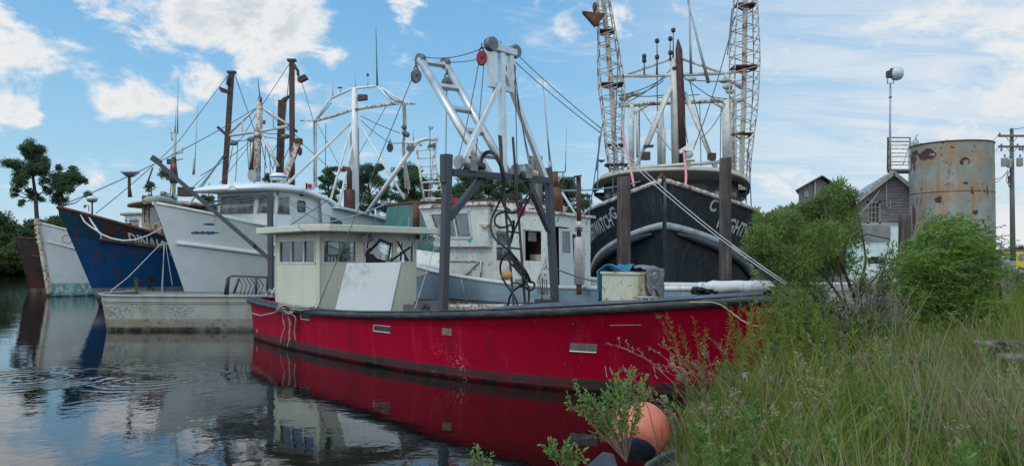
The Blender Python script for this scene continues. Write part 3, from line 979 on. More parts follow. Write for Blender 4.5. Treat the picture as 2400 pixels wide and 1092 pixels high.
# broad trees and scrub under them
for i, (px, top, wpx, d) in enumerate([(-30, 480, 60, 104), (22, 500, 50, 100), (70, 520, 50, 106), (118, 505, 48, 104), (160, 520, 50, 108), (200, 540, 40, 110), (30, 545, 40, 96), (95, 560, 34, 98), (-90, 470, 70, 110), (-160, 500, 70, 108), (95, 488, 60, 110), (140, 498, 56, 112), (185, 512, 52, 112), (215, 530, 46, 114)]):
    p = W(px, HZ, d)
    h = CAMH + (HZ - top) * d / F - .4
    r = wpx * d / F * 1.15
    cs = []
    for k in range(13):
        t = rg.random()
        th = rg.random() * 6.28
        rad = r * (.25 + .6 * rg.random()) * (1 - .4 * t)
        s = r * (.30 + .2 * rg.random())
        cs.append((rad * math.cos(th), rad * math.sin(th), h * (.2 + .75 * t) - s * .4, s, s, s * .8))
    tree('broadleaf_tree', (p.x, d, .4), [(0, 0, 0), (.1, 0, h * .4), (.2, .1, h * .8)], cs, 'dark_leaves' if i % 3 else 'broad_leaves',
         ['dark bushy tree below the pines on the far left bank', 'leafy green tree in the dense left bank thicket', 'round dark tree in the left bank thicket'][i % 3], 420, .45, .2, 'thicket trees of the far left bank')
cs = []
for i in range(110):
    x = -130 + 78 * rg.random() + 14
    d = 112 + 10 * rg.random()
    x = W(-220 + 460 * rg.random(), 0, d).x
    cs.append((x, d, .9 + 3.2 * rg.random(), 2.4, 2.0, 1.7 + .6 * rg.random()))
V, Fc = leaf_cloud(cs, 330, .45, RNG)
tag(npmesh('undergrowth', V, Fc, 'dark_leaves'), 'dark scrub along the far left waterline', kind='stuff')

# pines and leafy trees standing behind the moored boats
back = [(400, 396, 74, 96, 'b'), (350, 425, 40, 98, 'b'), (486, 422, 46, 104, 'b'), (624, 400, 44, 104, 'p'), (660, 418, 36, 108, 'p'),
        (766, 386, 66, 92, 'p'), (868, 381, 84, 94, 'p'), (960, 384, 96, 96, 'p'), (1030, 408, 60, 100, 'p'), (1100, 396, 90, 95, 'p'), (1150, 408, 70, 101, 'p'), (1210, 405, 80, 99, 'p'),
        (1275, 402, 70, 97, 'p'), (1330, 412, 78, 95, 'p'), (1372, 448, 40, 100, 'p'), (1075, 428, 70, 92, 'p')]
for i, (px, top, wpx, d, kind) in enumerate(back):
    p = W(px, HZ, d)
    h = CAMH + (HZ - top) * d / F - .4
    r = wpx * d / F * .66
    lean = rg.uniform(-.6, .6)
    if kind == 'p':
        cs = [(c[0] + lean * c[2] / h, *c[1:]) for c in pine_clumps(h, r, 24, rg, .38)]
        mt, lb = 'pine_needles', 'pine'
    else:
        cs = []
        for k in range(14):
            t = rg.random()
            th = rg.random() * 6.28
            rad = r * (.2 + .65 * rg.random()) * (1.05 - .5 * t)
            s = r * (.26 + .2 * rg.random())
            cs.append((rad * math.cos(th), rad * math.sin(th), h * (.3 + .68 * t) - s * .4, s, s, s * .85))
        mt, lb = 'broad_leaves', 'leafy tree'
    lbl = {0: 'leafy tree showing behind the rusty pink wheelhouse', 2: 'leafy treetop just left of the white wheelhouse roof', 3: 'pine top behind the radar dome of the white wheelhouse', 4: 'smaller pine top just right of the radar dome',
           5: 'pine directly left of the white mast and exhaust', 6: 'pine just right of the tall white mast'}.get(i, 'dark pine standing in the row behind the moored boats' if kind == 'p' else 'small leafy tree behind the rusty pink wheelhouse')
    tree('pine_tree' if kind == 'p' else 'broadleaf_tree', (p.x, d, .5), [(0, 0, 0), (lean * .2, 0, h * .35), (lean * .6, .1, h * .7), (lean, 0, h * .96)], cs, mt, lbl, 820, .28, .24, 'trees behind the moored boats')
cs = []
for i in range(190):
    d = 100 + 12 * rg.random()
    x = W(330 + 1110 * rg.random(), 0, d).x
    cs.append((x, d, 1.5 + 6.0 * rg.random(), 2.2, 1.9, 2.0))
V, Fc = leaf_cloud(cs, 300, .45, RNG)
tag(npmesh('undergrowth', V, Fc, 'dark_leaves'), 'dense low wood behind the moored boats', kind='stuff')
# far trees on the right horizon
for px, top, d, lb in ((2385, 572, 150, 'small round tree on the far right horizon beyond the red shed'), (2450, 560, 160, 'small tree beyond the right edge of the yard'), (1790, 560, 140, 'distant tree behind the leafy shrub')):
    p = W(px, HZ, d)
    h = CAMH + (HZ - top) * d / F - .5
    cs = [(rg.uniform(-1.6, 1.6), rg.uniform(-1.5, 1.5), h - 1.3 * rg.random() - .6, 1.1, 1.1, .9) for _ in range(9)]
    tree('broadleaf_tree', (p.x, d, .6), [(0, 0, 0), (0, 0, h * .5), (0, 0, h * .8)], cs, 'dark_leaves', lb, 130, .4, .15)

# ================================================================ SHARED BUILDERS
def on_hull(h, px, py, side):
    """where the sight line through a photo pixel meets a hull side: (u, z)"""
    best = None
    for i in range(401):
        u = i / 400
        z = 1.0
        for _ in range(6):
            p = h.pt(u, z, side)
            z = CAMH + (HZ - py) / F * p.y
        z = max(-.5, min(z, h.sheer(u) * 1.1))
        p = h.pt(u, z, side)
        e = abs(p.x / p.y * F + 1200 - px) + abs(HZ - (p.z - CAMH) / p.y * F - py) * .5
        if best is None or e < best[0]:
            best = (e, u, z)
    return best[1], best[2]


def hull_patch(h, u0, u1, z0, z1, side, off, n=8, m=3):
    mb = MB()

    def fn(i, j):
        u = u0 + (u1 - u0) * i
        za, zb_ = (z0(u) if callable(z0) else z0), (z1(u) if callable(z1) else z1)
        return h.pt(u, za + (zb_ - za) * j, side, off(u) if callable(off) else off)
    return mb.grid(fn, n, m)


def hull_text(h, txt, u0, u1, z0f, zh, side, off=.012, flip=False, jitter=0.0):
    """painted letters lying on the hull plating"""
    vs, fs = text_mesh(txt, 1.0, .026)
    x0, x1 = min(v[0] for v in vs), max(v[0] for v in vs)
    mb = MB()
    out = []
    for v in vs:
        t = (v[0] - x0) / (x1 - x0)
        u = u0 + (u1 - u0) * t
        z = z0f(u) + zh * v[1] / .72
        out.append(h.pt(u, z, side, off))
    mb.add(out, fs)
    return mb


def lerp4(c, s, t):
    """c: corners bottom-left, bottom-right, top-right, top-left"""
    return c[0].lerp(c[1], s).lerp(c[3].lerp(c[2], s), t)


def wall_panel(c, holes=()):
    c = [Vector(p) for p in c]
    us = sorted({0.0, 1.0, *[h[0] for h in holes], *[h[1] for h in holes]})
    vs_ = sorted({0.0, 1.0, *[h[2] for h in holes], *[h[3] for h in holes]})
    mb = MB()
    for i in range(len(us) - 1):
        for j in range(len(vs_) - 1):
            um, vm = (us[i] + us[i + 1]) / 2, (vs_[j] + vs_[j + 1]) / 2
            if any(h[0] < um < h[1] and h[2] < vm < h[3] for h in holes):
                continue
            mb.add([lerp4(c, us[i], vs_[j]), lerp4(c, us[i + 1], vs_[j]), lerp4(c, us[i + 1], vs_[j + 1]), lerp4(c, us[i], vs_[j + 1])], [(0, 1, 2, 3)])
    return mb


def window(parent, c, hole, fmat, gmat, w=.05, out=.02, mull=(), name='window', pane=True):
    """frame bars round an opening, with its pane as a piece of its own"""
    c = [Vector(p) for p in c]
    u0, u1, v0, v1 = hole
    q4 = [lerp4(c, u0, v0), lerp4(c, u1, v0), lerp4(c, u1, v1), lerp4(c, u0, v1)]
    nrm = (q4[1] - q4[0]).cross(q4[3] - q4[0]).normalized()
    off = nrm * out
    mb = MB()
    for k in range(4):
        a, b = q4[k] + off, q4[(k + 1) % 4] + off
        d = (b - a).normalized() * (w / 2)
        mb.bar(a - d, b + d, w, .03, up=nrm)
    for t in mull:
        mb.bar(q4[0].lerp(q4[1], t) + off, q4[3].lerp(q4[2], t) + off, w * .8, .026, up=nrm)
    f = mb.build(name, fmat, parent)
    if pane and gmat:
        p = MB()
        e = nrm * .006
        p.add([x - e for x in q4] + [x + e for x in q4], [(0, 3, 2, 1), (4, 5, 6, 7), (0, 1, 5, 4), (1, 2, 6, 5), (2, 3, 7, 6), (3, 0, 4, 7)])
        p.build('pane', gmat, f)
    return f


def rounded(c, hw, hh, r, ax, ay, n=5):
    """rounded rectangle outline"""
    pts = []
    for cx, cy, a0 in ((hw - r, hh - r, 0), (-hw + r, hh - r, 90), (-hw + r, -hh + r, 180), (hw - r, -hh + r, 270)):
        for k in range(n + 1):
            th = math.radians(a0 + 90 * k / n)
            pts.append(Vector(c) + Vector(ax) * (cx + r * math.cos(th)) + Vector(ay) * (cy + r * math.sin(th)))
    return pts


def fillpix(fr, plane, pts, yc):
    f = fr.on_y if plane == 'y' else fr.on_x
    out = []
    for px, py in pts:
        s, z = f(px, py, yc)
        out.append(fr.w(s, yc, z) if plane == 'y' else fr.w(yc, s, z))
    return out


def pulley(name, at, r, mat, label, group, face=(0.2, -1, 0), hook=True):
    """rigging block: two cheeks, a sheave between them, a shackle above"""
    root = thing(name, at, label, 'pulley block', group)
    f = Vector(face).normalized()
    side = f.cross(Vector((0, 0, 1))).normalized()
    upv = Vector((0, 0, 1))
    c = Vector(at)
    mb = MB()
    for s in (-1, 1):
        o = c + f * (.30 * r * s)
        pts = []
        for k in range(16):
            th = 2 * PI * k / 16
            rr = r * (1.0 if math.sin(th) < .3 else 1.0 - .22 * (math.sin(th) - .3))
            pts.append(o + side * (rr * .80 * math.cos(th)) + upv * (rr * 1.15 * math.sin(th)))
        mb.prism(pts, f * (.10 * r))
    mb.build('cheek', mat, root, bevel=.006)
    M = Matrix((side, upv, f)).transposed()
    mb = MB()
    mb.lathe([(r * .72, -.22 * r), (r * .58, 0), (r * .72, .22 * r)], c + f * (.05 * r), M, 16)
    mb.lathe([(r * .16, -.55 * r), (r * .16, .6 * r)], c + f * (.02 * r), M, 8)
    mb.build('sheave', 'dark_steel', root)
    if hook:
        mb = MB()
        mb.path([c + upv * (r * 1.0 + r * .55 * math.sin(t)) + side * (r * .32 * math.cos(t)) for t in [k * 2 * PI / 10 for k in range(11)]], r * .11, 5)
        mb.path([c + upv * (r * 1.75 + r * .42 * math.sin(t)) + f * (r * .25 * math.cos(t)) for t in [k * 2 * PI / 10 for k in range(11)]], r * .10, 5)
        mb.build('shackle', mat, root)
    return root


def pile(px, top, wpx, d, mat, label, zbase=-.6, lean=0.0):
    p = W(px, HZ, d)
    r = wpx / F * d / 2
    ztop = CAMH + (HZ - top) / F * d
    mb = MB()
    n, m = 22, 14
    seed = px * .37
    prof = []

    def fn(u, v):
        th = 2 * PI * u
        z = zbase + (ztop - zbase) * v
        rr = r * (1.04 - .10 * v) * (1 + .035 * math.sin(th * 3 + seed) + .03 * mnoise.noise(Vector((math.cos(th) * 3, math.sin(th) * 3, z * .8 + seed))))
        if round(u * n) % 4 == 0:
            rr *= .965
        return Vector((p.x + lean * v + rr * math.cos(th), d + rr * math.sin(th), z + (.03 * math.sin(th + seed) if v > .99 else 0)))
    mb.grid(fn, n, m)
    top_pts = [fn(k / n, 1.0) for k in range(n)]
    mb.add(top_pts, [tuple(range(n))])
    return single('wooden_piling', mb, mat, label, 'piling', 'timber mooring piles', loc=(p.x, d, zbase))


def whip(px, y0, y1, d, r=.012, lean=0):
    """thin whip aerial from photo row y0 up to y1"""
    a, b = W(px, y0, d), W(px + lean, y1, d)
    return MB().path([a, a.lerp(b, .3), b], [r * 1.6, r * 1.2, r * .5], 5)

# ================================================================ RED WORKBOAT
fr = Frame((-5.6, 20.8), (9.4, -10.0))
RF = fr
rz_red = [(0, 1.03), (.12, .99), (.25, .965), (.4, .985), (.55, 1.07), (.7, 1.19), (.85, 1.34), (1, 1.52)]
red_h = Hull(fr, 13.7, 13.25, rz_red,
             [(0, 1.56), (.15, 1.92), (.33, 2.14), (.5, 2.19), (.62, 2.15), (.75, 1.98), (.86, 1.58), (.94, .95), (1, 0.02)],
             [(0, 1.46), (.15, 1.83), (.33, 2.05), (.5, 2.10), (.62, 2.03), (.75, 1.76), (.86, 1.26), (.94, .68), (1, 0)], p=1.5)
h = red_h
red = thing('work_boat', fr.w(0, 0, 0), 'low red wooden workboat with black rail, cream wheelhouse and aluminium gantry, nearest in the harbour', 'boat', rz=fr.rz)
h.shell(60, 14).build('hull', 'red_hull', red)
mb = MB()
for side in (-1, 1):                                     # flat cap on the bulwark
    def fn(i, j):
        u = i * .998
        z = h.sheer(u) + .012 + .012 * math.sin(PI * j)
        return h.pt(u, z, side, -min(.20, h.loc(u, z, 1)[1] * .98) * (1 - j) + .07 * j)
    mb.grid(fn, 60, 3)
mb.build('rail_cap', 'black_rail', red)
for side in (-1, 1):
    mb = MB()
    mb.path(h.rail(-.055, .025, side, n=64), .075, 10)
    for i in range(1, 34):                               # bolt heads along the rubbing strake
        u = i / 34.5
        p = h.pt(u, h.sheer(u) - .075, side, .098)
        mb.ball(p, .014, 6, 4)
    mb.build('rub_rail', 'black_rail', red)
hi = lambda u: .48 + .0 * u
h.inner(.13, lambda u: .42, 40, .02, .70).build('bulwark_lining', 'white_rusty', red)
h.deck(lambda u: .46, .14, 40, .01, .72, .03).build('well_deck', 'grey_deck', red)
h.deck(lambda u: h.sheer(u) + .02, .10, 34, .685, .985, .045).build('fore_deck', 'grey_deck', red)
mb = MB()                                                # front edge of the foredeck
a, b = h.pt(.685, .45, -1, -.14), h.pt(.685, .45, 1, -.14)
zt = h.sheer(.685)
mb.add([a, b, Vector((b.x, b.y, zt + .02)), Vector((a.x, a.y, zt + .02))], [(0, 1, 2, 3)])
mb.build('deck_break', 'white_rusty', red, solid=.04)
# freeing ports in the bulwark
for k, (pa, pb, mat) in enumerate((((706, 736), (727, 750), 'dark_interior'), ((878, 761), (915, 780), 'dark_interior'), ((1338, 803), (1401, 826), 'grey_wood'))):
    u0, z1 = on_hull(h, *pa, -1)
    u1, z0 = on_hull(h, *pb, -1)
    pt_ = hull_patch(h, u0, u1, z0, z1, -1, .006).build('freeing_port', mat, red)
    mb = MB()
    mb.path([h.pt(u0 + (u1 - u0) * i / 6, z0, -1, .012) for i in range(7)], .010, 4)
    if k < 2:
        mb.path([h.pt(u0, z0 + (z1 - z0) * i / 3, -1, .012) for i in range(4)], .009, 4)
        mb.path([h.pt(u0 + (u1 - u0) * i / 6, z1, -1, .012) for i in range(7)], .006, 4)
    mb.build('port_lip', 'white_worn', pt_)
u0, z0 = on_hull(h, 603, 775, -1)
hull_patch(h, u0, u0 + .004, z0 - .05, z0 + .05, -1, .008, 3, 3).build('draft_mark', 'letter_white', red)
u0, z0 = on_hull(h, 1035, 780, -1)
mb = hull_patch(h, u0, u0 + .018, z0 - .03, z0 + .09, -1, .004, 3, 3)
mb.build('bare_patch', 'dead_wood', red)
mb = MB()
for px, py, hh in ((1420, 870, .17), (1429, 868, .10), (1531, 866, .10), (1541, 864, .07), (1535, 882, .06)):   # vertical scratches
    u0, z0 = on_hull(h, px, py, -1)
    mb.path([h.pt(u0 + .0008 * k, z0 + hh * (.5 - k / 4), -1, .004) for k in range(5)], .006, 4)
u0, z0 = on_hull(h, 1432, 762, -1)
mb.path([h.pt(u0 + .006 * k, z0 + .004 * k, -1, .003) for k in range(6)], .004, 4)
build_each(mb, 'scratch', 'letter_white', red)

# wheelhouse
XF, XA, YN, YP = 3.27, 1.28, -1.42, 1.25
zb_, zt_ = .5, 2.66
A = [fr.w(XA, YN, zb_), fr.w(XF, YN, zb_), fr.w(XF, YN, zt_), fr.w(XA, YN, zt_)]
Fc_ = [fr.w(XF, YN, zb_), fr.w(XF, YP, zb_), fr.w(XF, YP, zt_), fr.w(XF, YN, zt_)]


def nx(px, py):
    y, z = fr.on_x(px, py, XF)
    return (y - YN) / (YP - YN), (z - zb_) / (zt_ - zb_)


def ny(px, py):
    x, z = fr.on_y(px, py, YN)
    return (x - XA) / (XF - XA), (z - zb_) / (zt_ - zb_)


a0, a1 = ny(658, 616), ny(742, 562)
hA = (max(.04, a0[0]), min(.96, a1[0]), a0[1], a1[1])
hb = (nx(755, 0)[0], nx(833, 0)[0], hA[2], hA[3])
hc = (nx(853, 0)[0], nx(920, 0)[0], hA[2], hA[3])
hd = (nx(927, 0)[0], nx(967, 0)[0], hA[2], hA[3])
cab = wall_panel(A, [hA])
cab.v, cab.f, cab.s = cab.v, cab.f, cab.s
m2 = wall_panel(Fc_, [hb, hc, hd])
cab.add(m2.v, m2.f)
for (p, q_) in (((XA, YP), (XF, YP)), ((XA, YN), (XA, YP))):
    P4 = [fr.w(*p, zb_), fr.w(*q_, zb_), fr.w(*q_, zt_), fr.w(*p, zt_)]
    m3 = wall_panel(P4, [(.2, .8, hA[2], hA[3])])
    cab.add(m3.v, m3.f)
wh = cab.build('wheelhouse', 'cream_paint', red, solid=.06)
mb = MB()
for x, y in ((XF + .012, YN - .012), (XA, YN - .012), (XF + .012, YP)):
    mb.bar(fr.w(x, y, zb_ + .45), fr.w(x, y, zt_ - .01), .085)
build_each(mb, 'corner_post', 'cream_paint', red)
window(red, A, hA, 'white_worn', 'cabin_glass', .045, .03, (.345, .69))
window(red, Fc_, hb, 'white_worn', 'cabin_glass', .045, .03)
window(red, Fc_, hc, 'white_worn', 'cabin_glass', .045, .03)
window(red, Fc_, hd, 'white_worn', 'cabin_glass', .045, .03)
# roof slab with a deep fascia, bowed a little in plan
mb = MB()
out_ = []
for (x, y) in ((.78, -1.76), (2.3, -1.90), (3.6, -1.86), (3.98, -1.55), (4.06, .1), (3.98, 1.45), (3.75, 1.66), (2.3, 1.7), (.78, 1.6)):
    out_.append(fr.w(x, y, 2.64))
mb.prism(out_, (0, 0, .155))
mb.build('wheelhouse_roof', 'cream_paint', red, bevel=.02)
mb = MB()
mb.path([fr.w(3.6, -1.9, 2.62), fr.w(3.3, -1.93, 2.73), fr.w(3.25, -1.9, 2.82)], .008, 4)
mb.build('roof_wire', 'wire', red)
# inside: console, seat, back posts
mb = MB()
mb.box(fr.w(XF - .35, .1, 1.28), (.5, 1.9, .9), fr.R())
mb.box(fr.w(XA + .25, -.9, 1.5), (.12, .25, 1.6), fr.R())
mb.box(fr.w(XA + .6, .8, 1.4), (.5, .5, 1.6), fr.R())
mb.build('console', 'dark_interior', red)
mb = MB()
mb.box(fr.w(XF - .62, -.55, 1.82), (.35, .55, .26), fr.R())
mb.box(fr.w(XF - .30, .55, 1.80), (.2, .3, .18), fr.R())
mb.build('seat', 'seat_red', red, bevel=.05)
for k, (yy, mt) in enumerate(((-1.0, 'dark_interior'), (-.3, 'brown_interior'), (.35, 'dark_interior'), (.9, 'seat_red'))):
    m_ = MB()
    m_.grid(lambda u, v, yy=yy: fr.w(XA + .14 + .04 * math.sin(u * 14), yy - .16 + .32 * u, 1.75 + .85 * v), 10, 3)
    m_.build('curtain', mt, red)
m_ = MB()
for k in range(6):
    m_.bar(fr.w(XA + .5, -.35 + .09 * k, 1.72), fr.w(XA + .5, -.35 + .09 * k, 2.12), .03)
m_.bar(fr.w(XA + .5, -.42, 2.12), fr.w(XA + .5, .17, 2.12), .05)
m_.bar(fr.w(XA + .5, -.42, 1.92), fr.w(XA + .5, .17, 1.92), .04)
m_.build('chair_back', 'slab_white', red)
mb = MB()                                                # black tape over the cracked panes


def fx(px, py, e=.05):
    y, z = fr.on_x(px, py, XF + e)
    return fr.w(XF + e, y, z)


for a, b, w in (((856, 600), (892, 562), .06), ((892, 562), (917, 572), .05), ((916, 572), (909, 613), .05), ((932, 566), (957, 612), .05), ((962, 579), (915, 612), .05), ((940, 590), (939, 612), .05)):
    mb.bar(fx(*a), fx(*b), w, .012, up=fr.w(1, 0, 0) - fr.w(0, 0, 0))
mb.prism([fx(858, 598), (fx(872, 594)), fx(884, 606), fx(905, 611), fx(904, 616), fx(857, 616)], fr.a.to_3d() * .01)
mb.build('window_tape', 'black_tape', red)
mb = MB()
mb.prism([fx(866, 550, .03), fx(893, 556, .03), fx(882, 580, .03), fx(862, 582, .03)], fr.a.to_3d() * .008)
mb.prism([fx(946, 553, .03), fx(967, 553, .03), fx(962, 586, .03), fx(942, 582, .03)], fr.a.to_3d() * .008)
build_each(mb, 'window_cover', 'debris_white', red)
# floodlights under the eave
for k, (px, py, mat) in enumerate(((854, 557, 'lamp_body'), (868, 559, 'galvanised'), (997, 563, 'lamp_body'), (1013, 560, 'lamp_body'))):
    y, z = fr.on_x(px, py, XF + .25)
    c = fr.w(XF + .25, y, z)
    dn = Vector((fr.a.x * .6 + .1, fr.a.y * .6 - .3, -.55)).normalized()
    M = dn.to_track_quat('Z', 'Y').to_matrix()
    fl = MB().lathe([(.02, -.12), (.045, -.08), (.075, .02), (.08, .03)], c, M, 14).build('floodlight', mat, red)
    MB().tube(c + Vector((0, 0, .16)), c, .012).build('bracket', 'dark_steel', fl)
    MB().lathe([(.066, .022), (.03, .030)], c, M, 12).build('lens', 'glass_ball', fl)
y, z = fr.on_x(979, 556, XF + .2)
MB().lathe([(.05, -.05), (.06, 0), (.05, .06)], fr.w(XF + .2, y, z), None, 10).build('side_light', 'block_red', red)

# grey goal-post frame amidships
XG = 8.0
near_b, far_b = fr.w(XG + .07, -1.62, .55), fr.w(XG - .13, 1.55, .5)
near_t, far_t = W(1050, 362, 13.8), W(1284, 394, 16.1)
mb = MB()
mb.bar(W(1038, 733, 13.75), near_t, .135, .135, up=fr.a.to_3d())
mb.build('gantry_post', 'frame_grey', red, bevel=.008)
mb = MB()
mb.bar(W(1302, 731, 16.1), far_t, .135, .135, up=fr.a.to_3d())
mb.build('gantry_post', 'frame_grey', red, bevel=.008)
mb = MB()
mb.bar(W(1056, 404, 13.85), W(1284, 424, 16.0), .17, .12)
mb.build('gantry_crossbeam', 'frame_grey', red, bevel=.006)
mb = MB()
mb.bar(W(1052, 512, 13.8), W(1130, 415, 14.6), .11)
mb.build('knee_brace', 'frame_grey', red)
mb = MB()
mb.bar(W(1287, 540, 16.05), W(1236, 424, 15.5), .11)
mb.build('knee_brace', 'frame_grey', red)
mb = MB()
mb.box(W(1042, 395, 13.75), (.12, .12, .5), fr.R())
mb.build('gantry_plate', 'frame_grey', red)

# aluminium A-frame standing on the crossbeam
JT = {'l': W(1150, 106, 14.75), 'c': W(1178, 122, 15.0), 'r': W(1199, 124, 15.2)}
for nm, a, b, w in (('frame_leg', W(1076, 396, 14.0), W(1171, 196, 14.85), .10), ('frame_leg', W(1279, 420, 15.9), W(1186, 175, 15.1), .10),
                    ('frame_leg', W(1180, 405, 14.95), W(1174, 118, 14.95), .115), ('frame_upright', W(1151, 205, 14.75), W(1150, 108, 14.7), .115), ('frame_upright', W(1197, 212, 15.2), W(1196, 122, 15.15), .105)):
    MB().bar(a, b, w, w, up=fr.a.to_3d()).build(nm, 'aluminium', red, bevel=.006)
mb = MB()
mb.bar(W(1143, 107, 14.65), W(1207, 126, 15.25), .15, .13)
mb.build('frame_head', 'aluminium', red, bevel=.01)
MB().bar(W(1148, 199, 14.75), W(1200, 213, 15.2), .09).build('frame_tie', 'aluminium', red)
mb = MB()
for px, py, d in ((1151, 104, 14.62), (1206, 122, 15.28)):
    M = fr.a.to_3d().to_track_quat('Z', 'Y').to_matrix()
    mb.lathe([(.13, -.07), (.14, 0), (.13, .07)], W(px, py, d), M, 16)
build_each(mb, 'head_sheave', 'block_steel', red)
mb = MB()
mb.path([W(1166, 115, 14.9), W(1166, 97, 14.9), W(1174, 98, 14.9), W(1173, 115, 14.9)], .012, 4)
mb.path([W(1150, 105, 14.7), W(1147, 88, 14.7)], .01, 4)
mb.build('head_ladder', 'galvanised', red)
# ladder-like boom leaning aft
b1, t1 = W(1146, 412, 14.75), W(985, 140, 16.2)
b2, t2 = W(1196, 416, 15.25), W(1043, 149, 16.55)
MB().tube(b1, t1, .095, .085, 14).build('boom_rail', 'aluminium', red)
MB().tube(b2, t2, .085, .08, 14).build('boom_rail', 'aluminium', red)
for t in (.02, .24, .44, .63, .83):
    MB().bar(t1.lerp(b1, t), t2.lerp(b2, t), .085, .10, up=(b1 - t1)).build('boom_rung', 'aluminium', red)
mb = MB()
for p in (t1, t2):
    mb.lathe([(.12, -.06), (.13, 0), (.12, .06)], p, (b1 - t1).normalized().cross(Vector((0, 0, 1))).to_track_quat('Z', 'Y').to_matrix(), 14)
build_each(mb, 'boom_sheave', 'block_steel', red)
# winches on the crossbeam
for (px, py, d, s) in ((1103, 384, 14.2, 1), (1232, 402, 15.3, -1)):
    c = W(px, py, d)
    lat = (W(1284, 424, 16.0) - W(1056, 404, 13.85)).normalized()
    lat.z = 0
    lat.normalize()
    M = lat.to_track_quat('Z', 'Y').to_matrix()
    mb = MB()
    mb.box(c - Vector((0, 0, .04)), (.20, .22, .20), M)
    mb.lathe([(.10, -.02), (.11, .03), (.11, .11), (.09, .14)], c + Vector((0, 0, .05)), M, 14)
    wn = mb.build('winch', 'winch_grey', red, bevel=.015)
    MB().lathe([(.13, -.32), (.13, -.29), (.07, -.28), (.07, -.16), (.13, -.15), (.13, -.12)], c, M if s > 0 else M, 14).build('drum', 'galvanised', wn)
    MB().lathe([(.07, .12), (.07, .34), (.05, .36)], c + Vector((0, 0, -.02)), M, 12).build('motor', 'dark_steel' if s > 0 else 'white_rusty', wn)
# leaning ladder behind the hoses
mb = MB()
L0, L1 = (W(1170, 318, 14.9), W(1204, 715, 14.6)), (W(1202, 322, 15.1), W(1231, 718, 14.85))
mb.bar(*L0, .06, .05)
mb.bar(*L1, .06, .05)
for t in (.36, .57, .665, .765, .87):
    mb.bar(L0[0].lerp(L0[1], t), L1[0].lerp(L1[1], t), .035)
mb.build('boarding_ladder', 'dark_steel', red)
# hydraulic hoses
hp = [[(1125, 385), (1128, 362), (1145, 352), (1165, 362), (1178, 388), (1185, 420), (1178, 455), (1163, 490), (1150, 515), (1149, 540), (1160, 562), (1185, 580), (1205, 600), (1230, 630), (1240, 655), (1228, 672), (1215, 665)],
      [(1128, 388), (1131, 366), (1147, 356), (1163, 366), (1174, 392), (1180, 425), (1175, 460), (1180, 486), (1195, 492)],
      [(1250, 415), (1247, 440), (1235, 460), (1220, 485), (1208, 502), (1180, 495), (1160, 505), (1158, 525), (1172, 535), (1195, 530), (1206, 512), (1203, 540), (1192, 570), (1195, 590), (1217, 615), (1236, 640), (1243, 660)],
      [(1253, 416), (1251, 442), (1240, 466), (1226, 490), (1214, 520), (1202, 548), (1192, 580), (1200, 605), (1226, 635), (1240, 662), (1252, 660), (1254, 675), (1241, 682), (1230, 672)],
      [(1186, 500), (1198, 520), (1204, 545), (1196, 572), (1188, 590), (1206, 618), (1222, 640), (1230, 660), (1222, 672)],
      [(1195, 588), (1176, 605), (1170, 632), (1182, 662), (1204, 690), (1215, 714), (1206, 733), (1186, 738)],
      [(1198, 592), (1212, 614), (1228, 634), (1234, 652), (1226, 668), (1208, 676), (1196, 690), (1190, 716), (1188, 738)],
      [(1238, 668), (1241, 698), (1234, 728)],
      [(1183, 588), (1190, 610), (1212, 632), (1230, 655), (1236, 668)]]
for k, pts in enumerate(hp):
    P = []
    for i in range(len(pts) - 1):
        for s in range(3):
            t = s / 3
            P.append((pts[i][0] * (1 - t) + pts[i + 1][0] * t, pts[i][1] * (1 - t) + pts[i + 1][1] * t))
    P.append(pts[-1])
    for _ in range(2):
        P = [P[0]] + [((P[i - 1][0] + 2 * P[i][0] + P[i + 1][0]) / 4, (P[i - 1][1] + 2 * P[i][1] + P[i + 1][1]) / 4) for i in range(1, len(P) - 1)] + [P[-1]]
    MB().path([W(x, y, 14.45 + .06 * k + .12 * math.sin(i * .35 + k)) for i, (x, y) in enumerate(P)], .021, 7).build('hydraulic_hose', 'black_rubber', red)
# cleat, rail fittings, foredeck lumber
for (px, py, d) in ((1513, 697, 11.2),):
    c = W(px, py, d)
    mb = MB()
    lat = Vector((1, -.15, 0)).normalized()
    mb.path([c - lat * .19, c, c + lat * .19], [.012, .02, .012], 8)
    for s in (-1, 1):
        mb.tube(c + lat * (.06 * s) - Vector((0, 0, .075)), c + lat * (.05 * s), .014)
    mb.box(c - Vector((0, 0, .075)), (.2, .08, .02))
    mb.build('mooring_cleat', 'galvanised', red)
mb = MB()
for (px, py, d, l, hh) in ((985, 722, 15.8, 1.0, .16), (1010, 712, 17.3, 1.2, .13), (1000, 733, 15.2, .8, .1)):
    mb.bar(W(px - 40, py, d), W(px + 40, py - 1, d + .3), .05, hh)
build_each(mb, 'deck_board', 'grey_wood', red)
mb = MB()
mb.bar(W(1055, 716, 16.6), W(1400, 714, 15.2), .08, .05)
mb.build('inner_coaming', 'white_rusty', red)
mb = MB()
for px in (988, 1001):
    mb.lathe([(.065, -.02), (.065, .02)], W(px, 718, 14.4), fr.l.to_3d().to_track_quat('Z', 'Y').to_matrix(), 12)
mb.box(W(995, 730, 14.4), (.22, .1, .1), fr.R())
mb.bar(W(1000, 735, 14.2), W(1085, 731, 14.0), .14, .05)
mb.path([W(1030, 720, 13.9), W(1040, 716, 13.9), W(1044, 738, 13.8)], .018, 6)
mb.build('rail_fairlead', 'frame_grey', red)
mb = MB()
for k in range(3):
    mb.path([W(1140 + 20 * k, 735, 13.2), W(1146 + 20 * k, 724, 13.3), W(1154 + 20 * k, 733, 13.2)], .012, 5)
mb.prism([W(1180, 733, 13.6), W(1200, 716, 14), W(1216, 733, 13.6)], (0, .05, 0))
build_each(mb, 'rail_fitting', 'galvanised', red)
mb = MB()
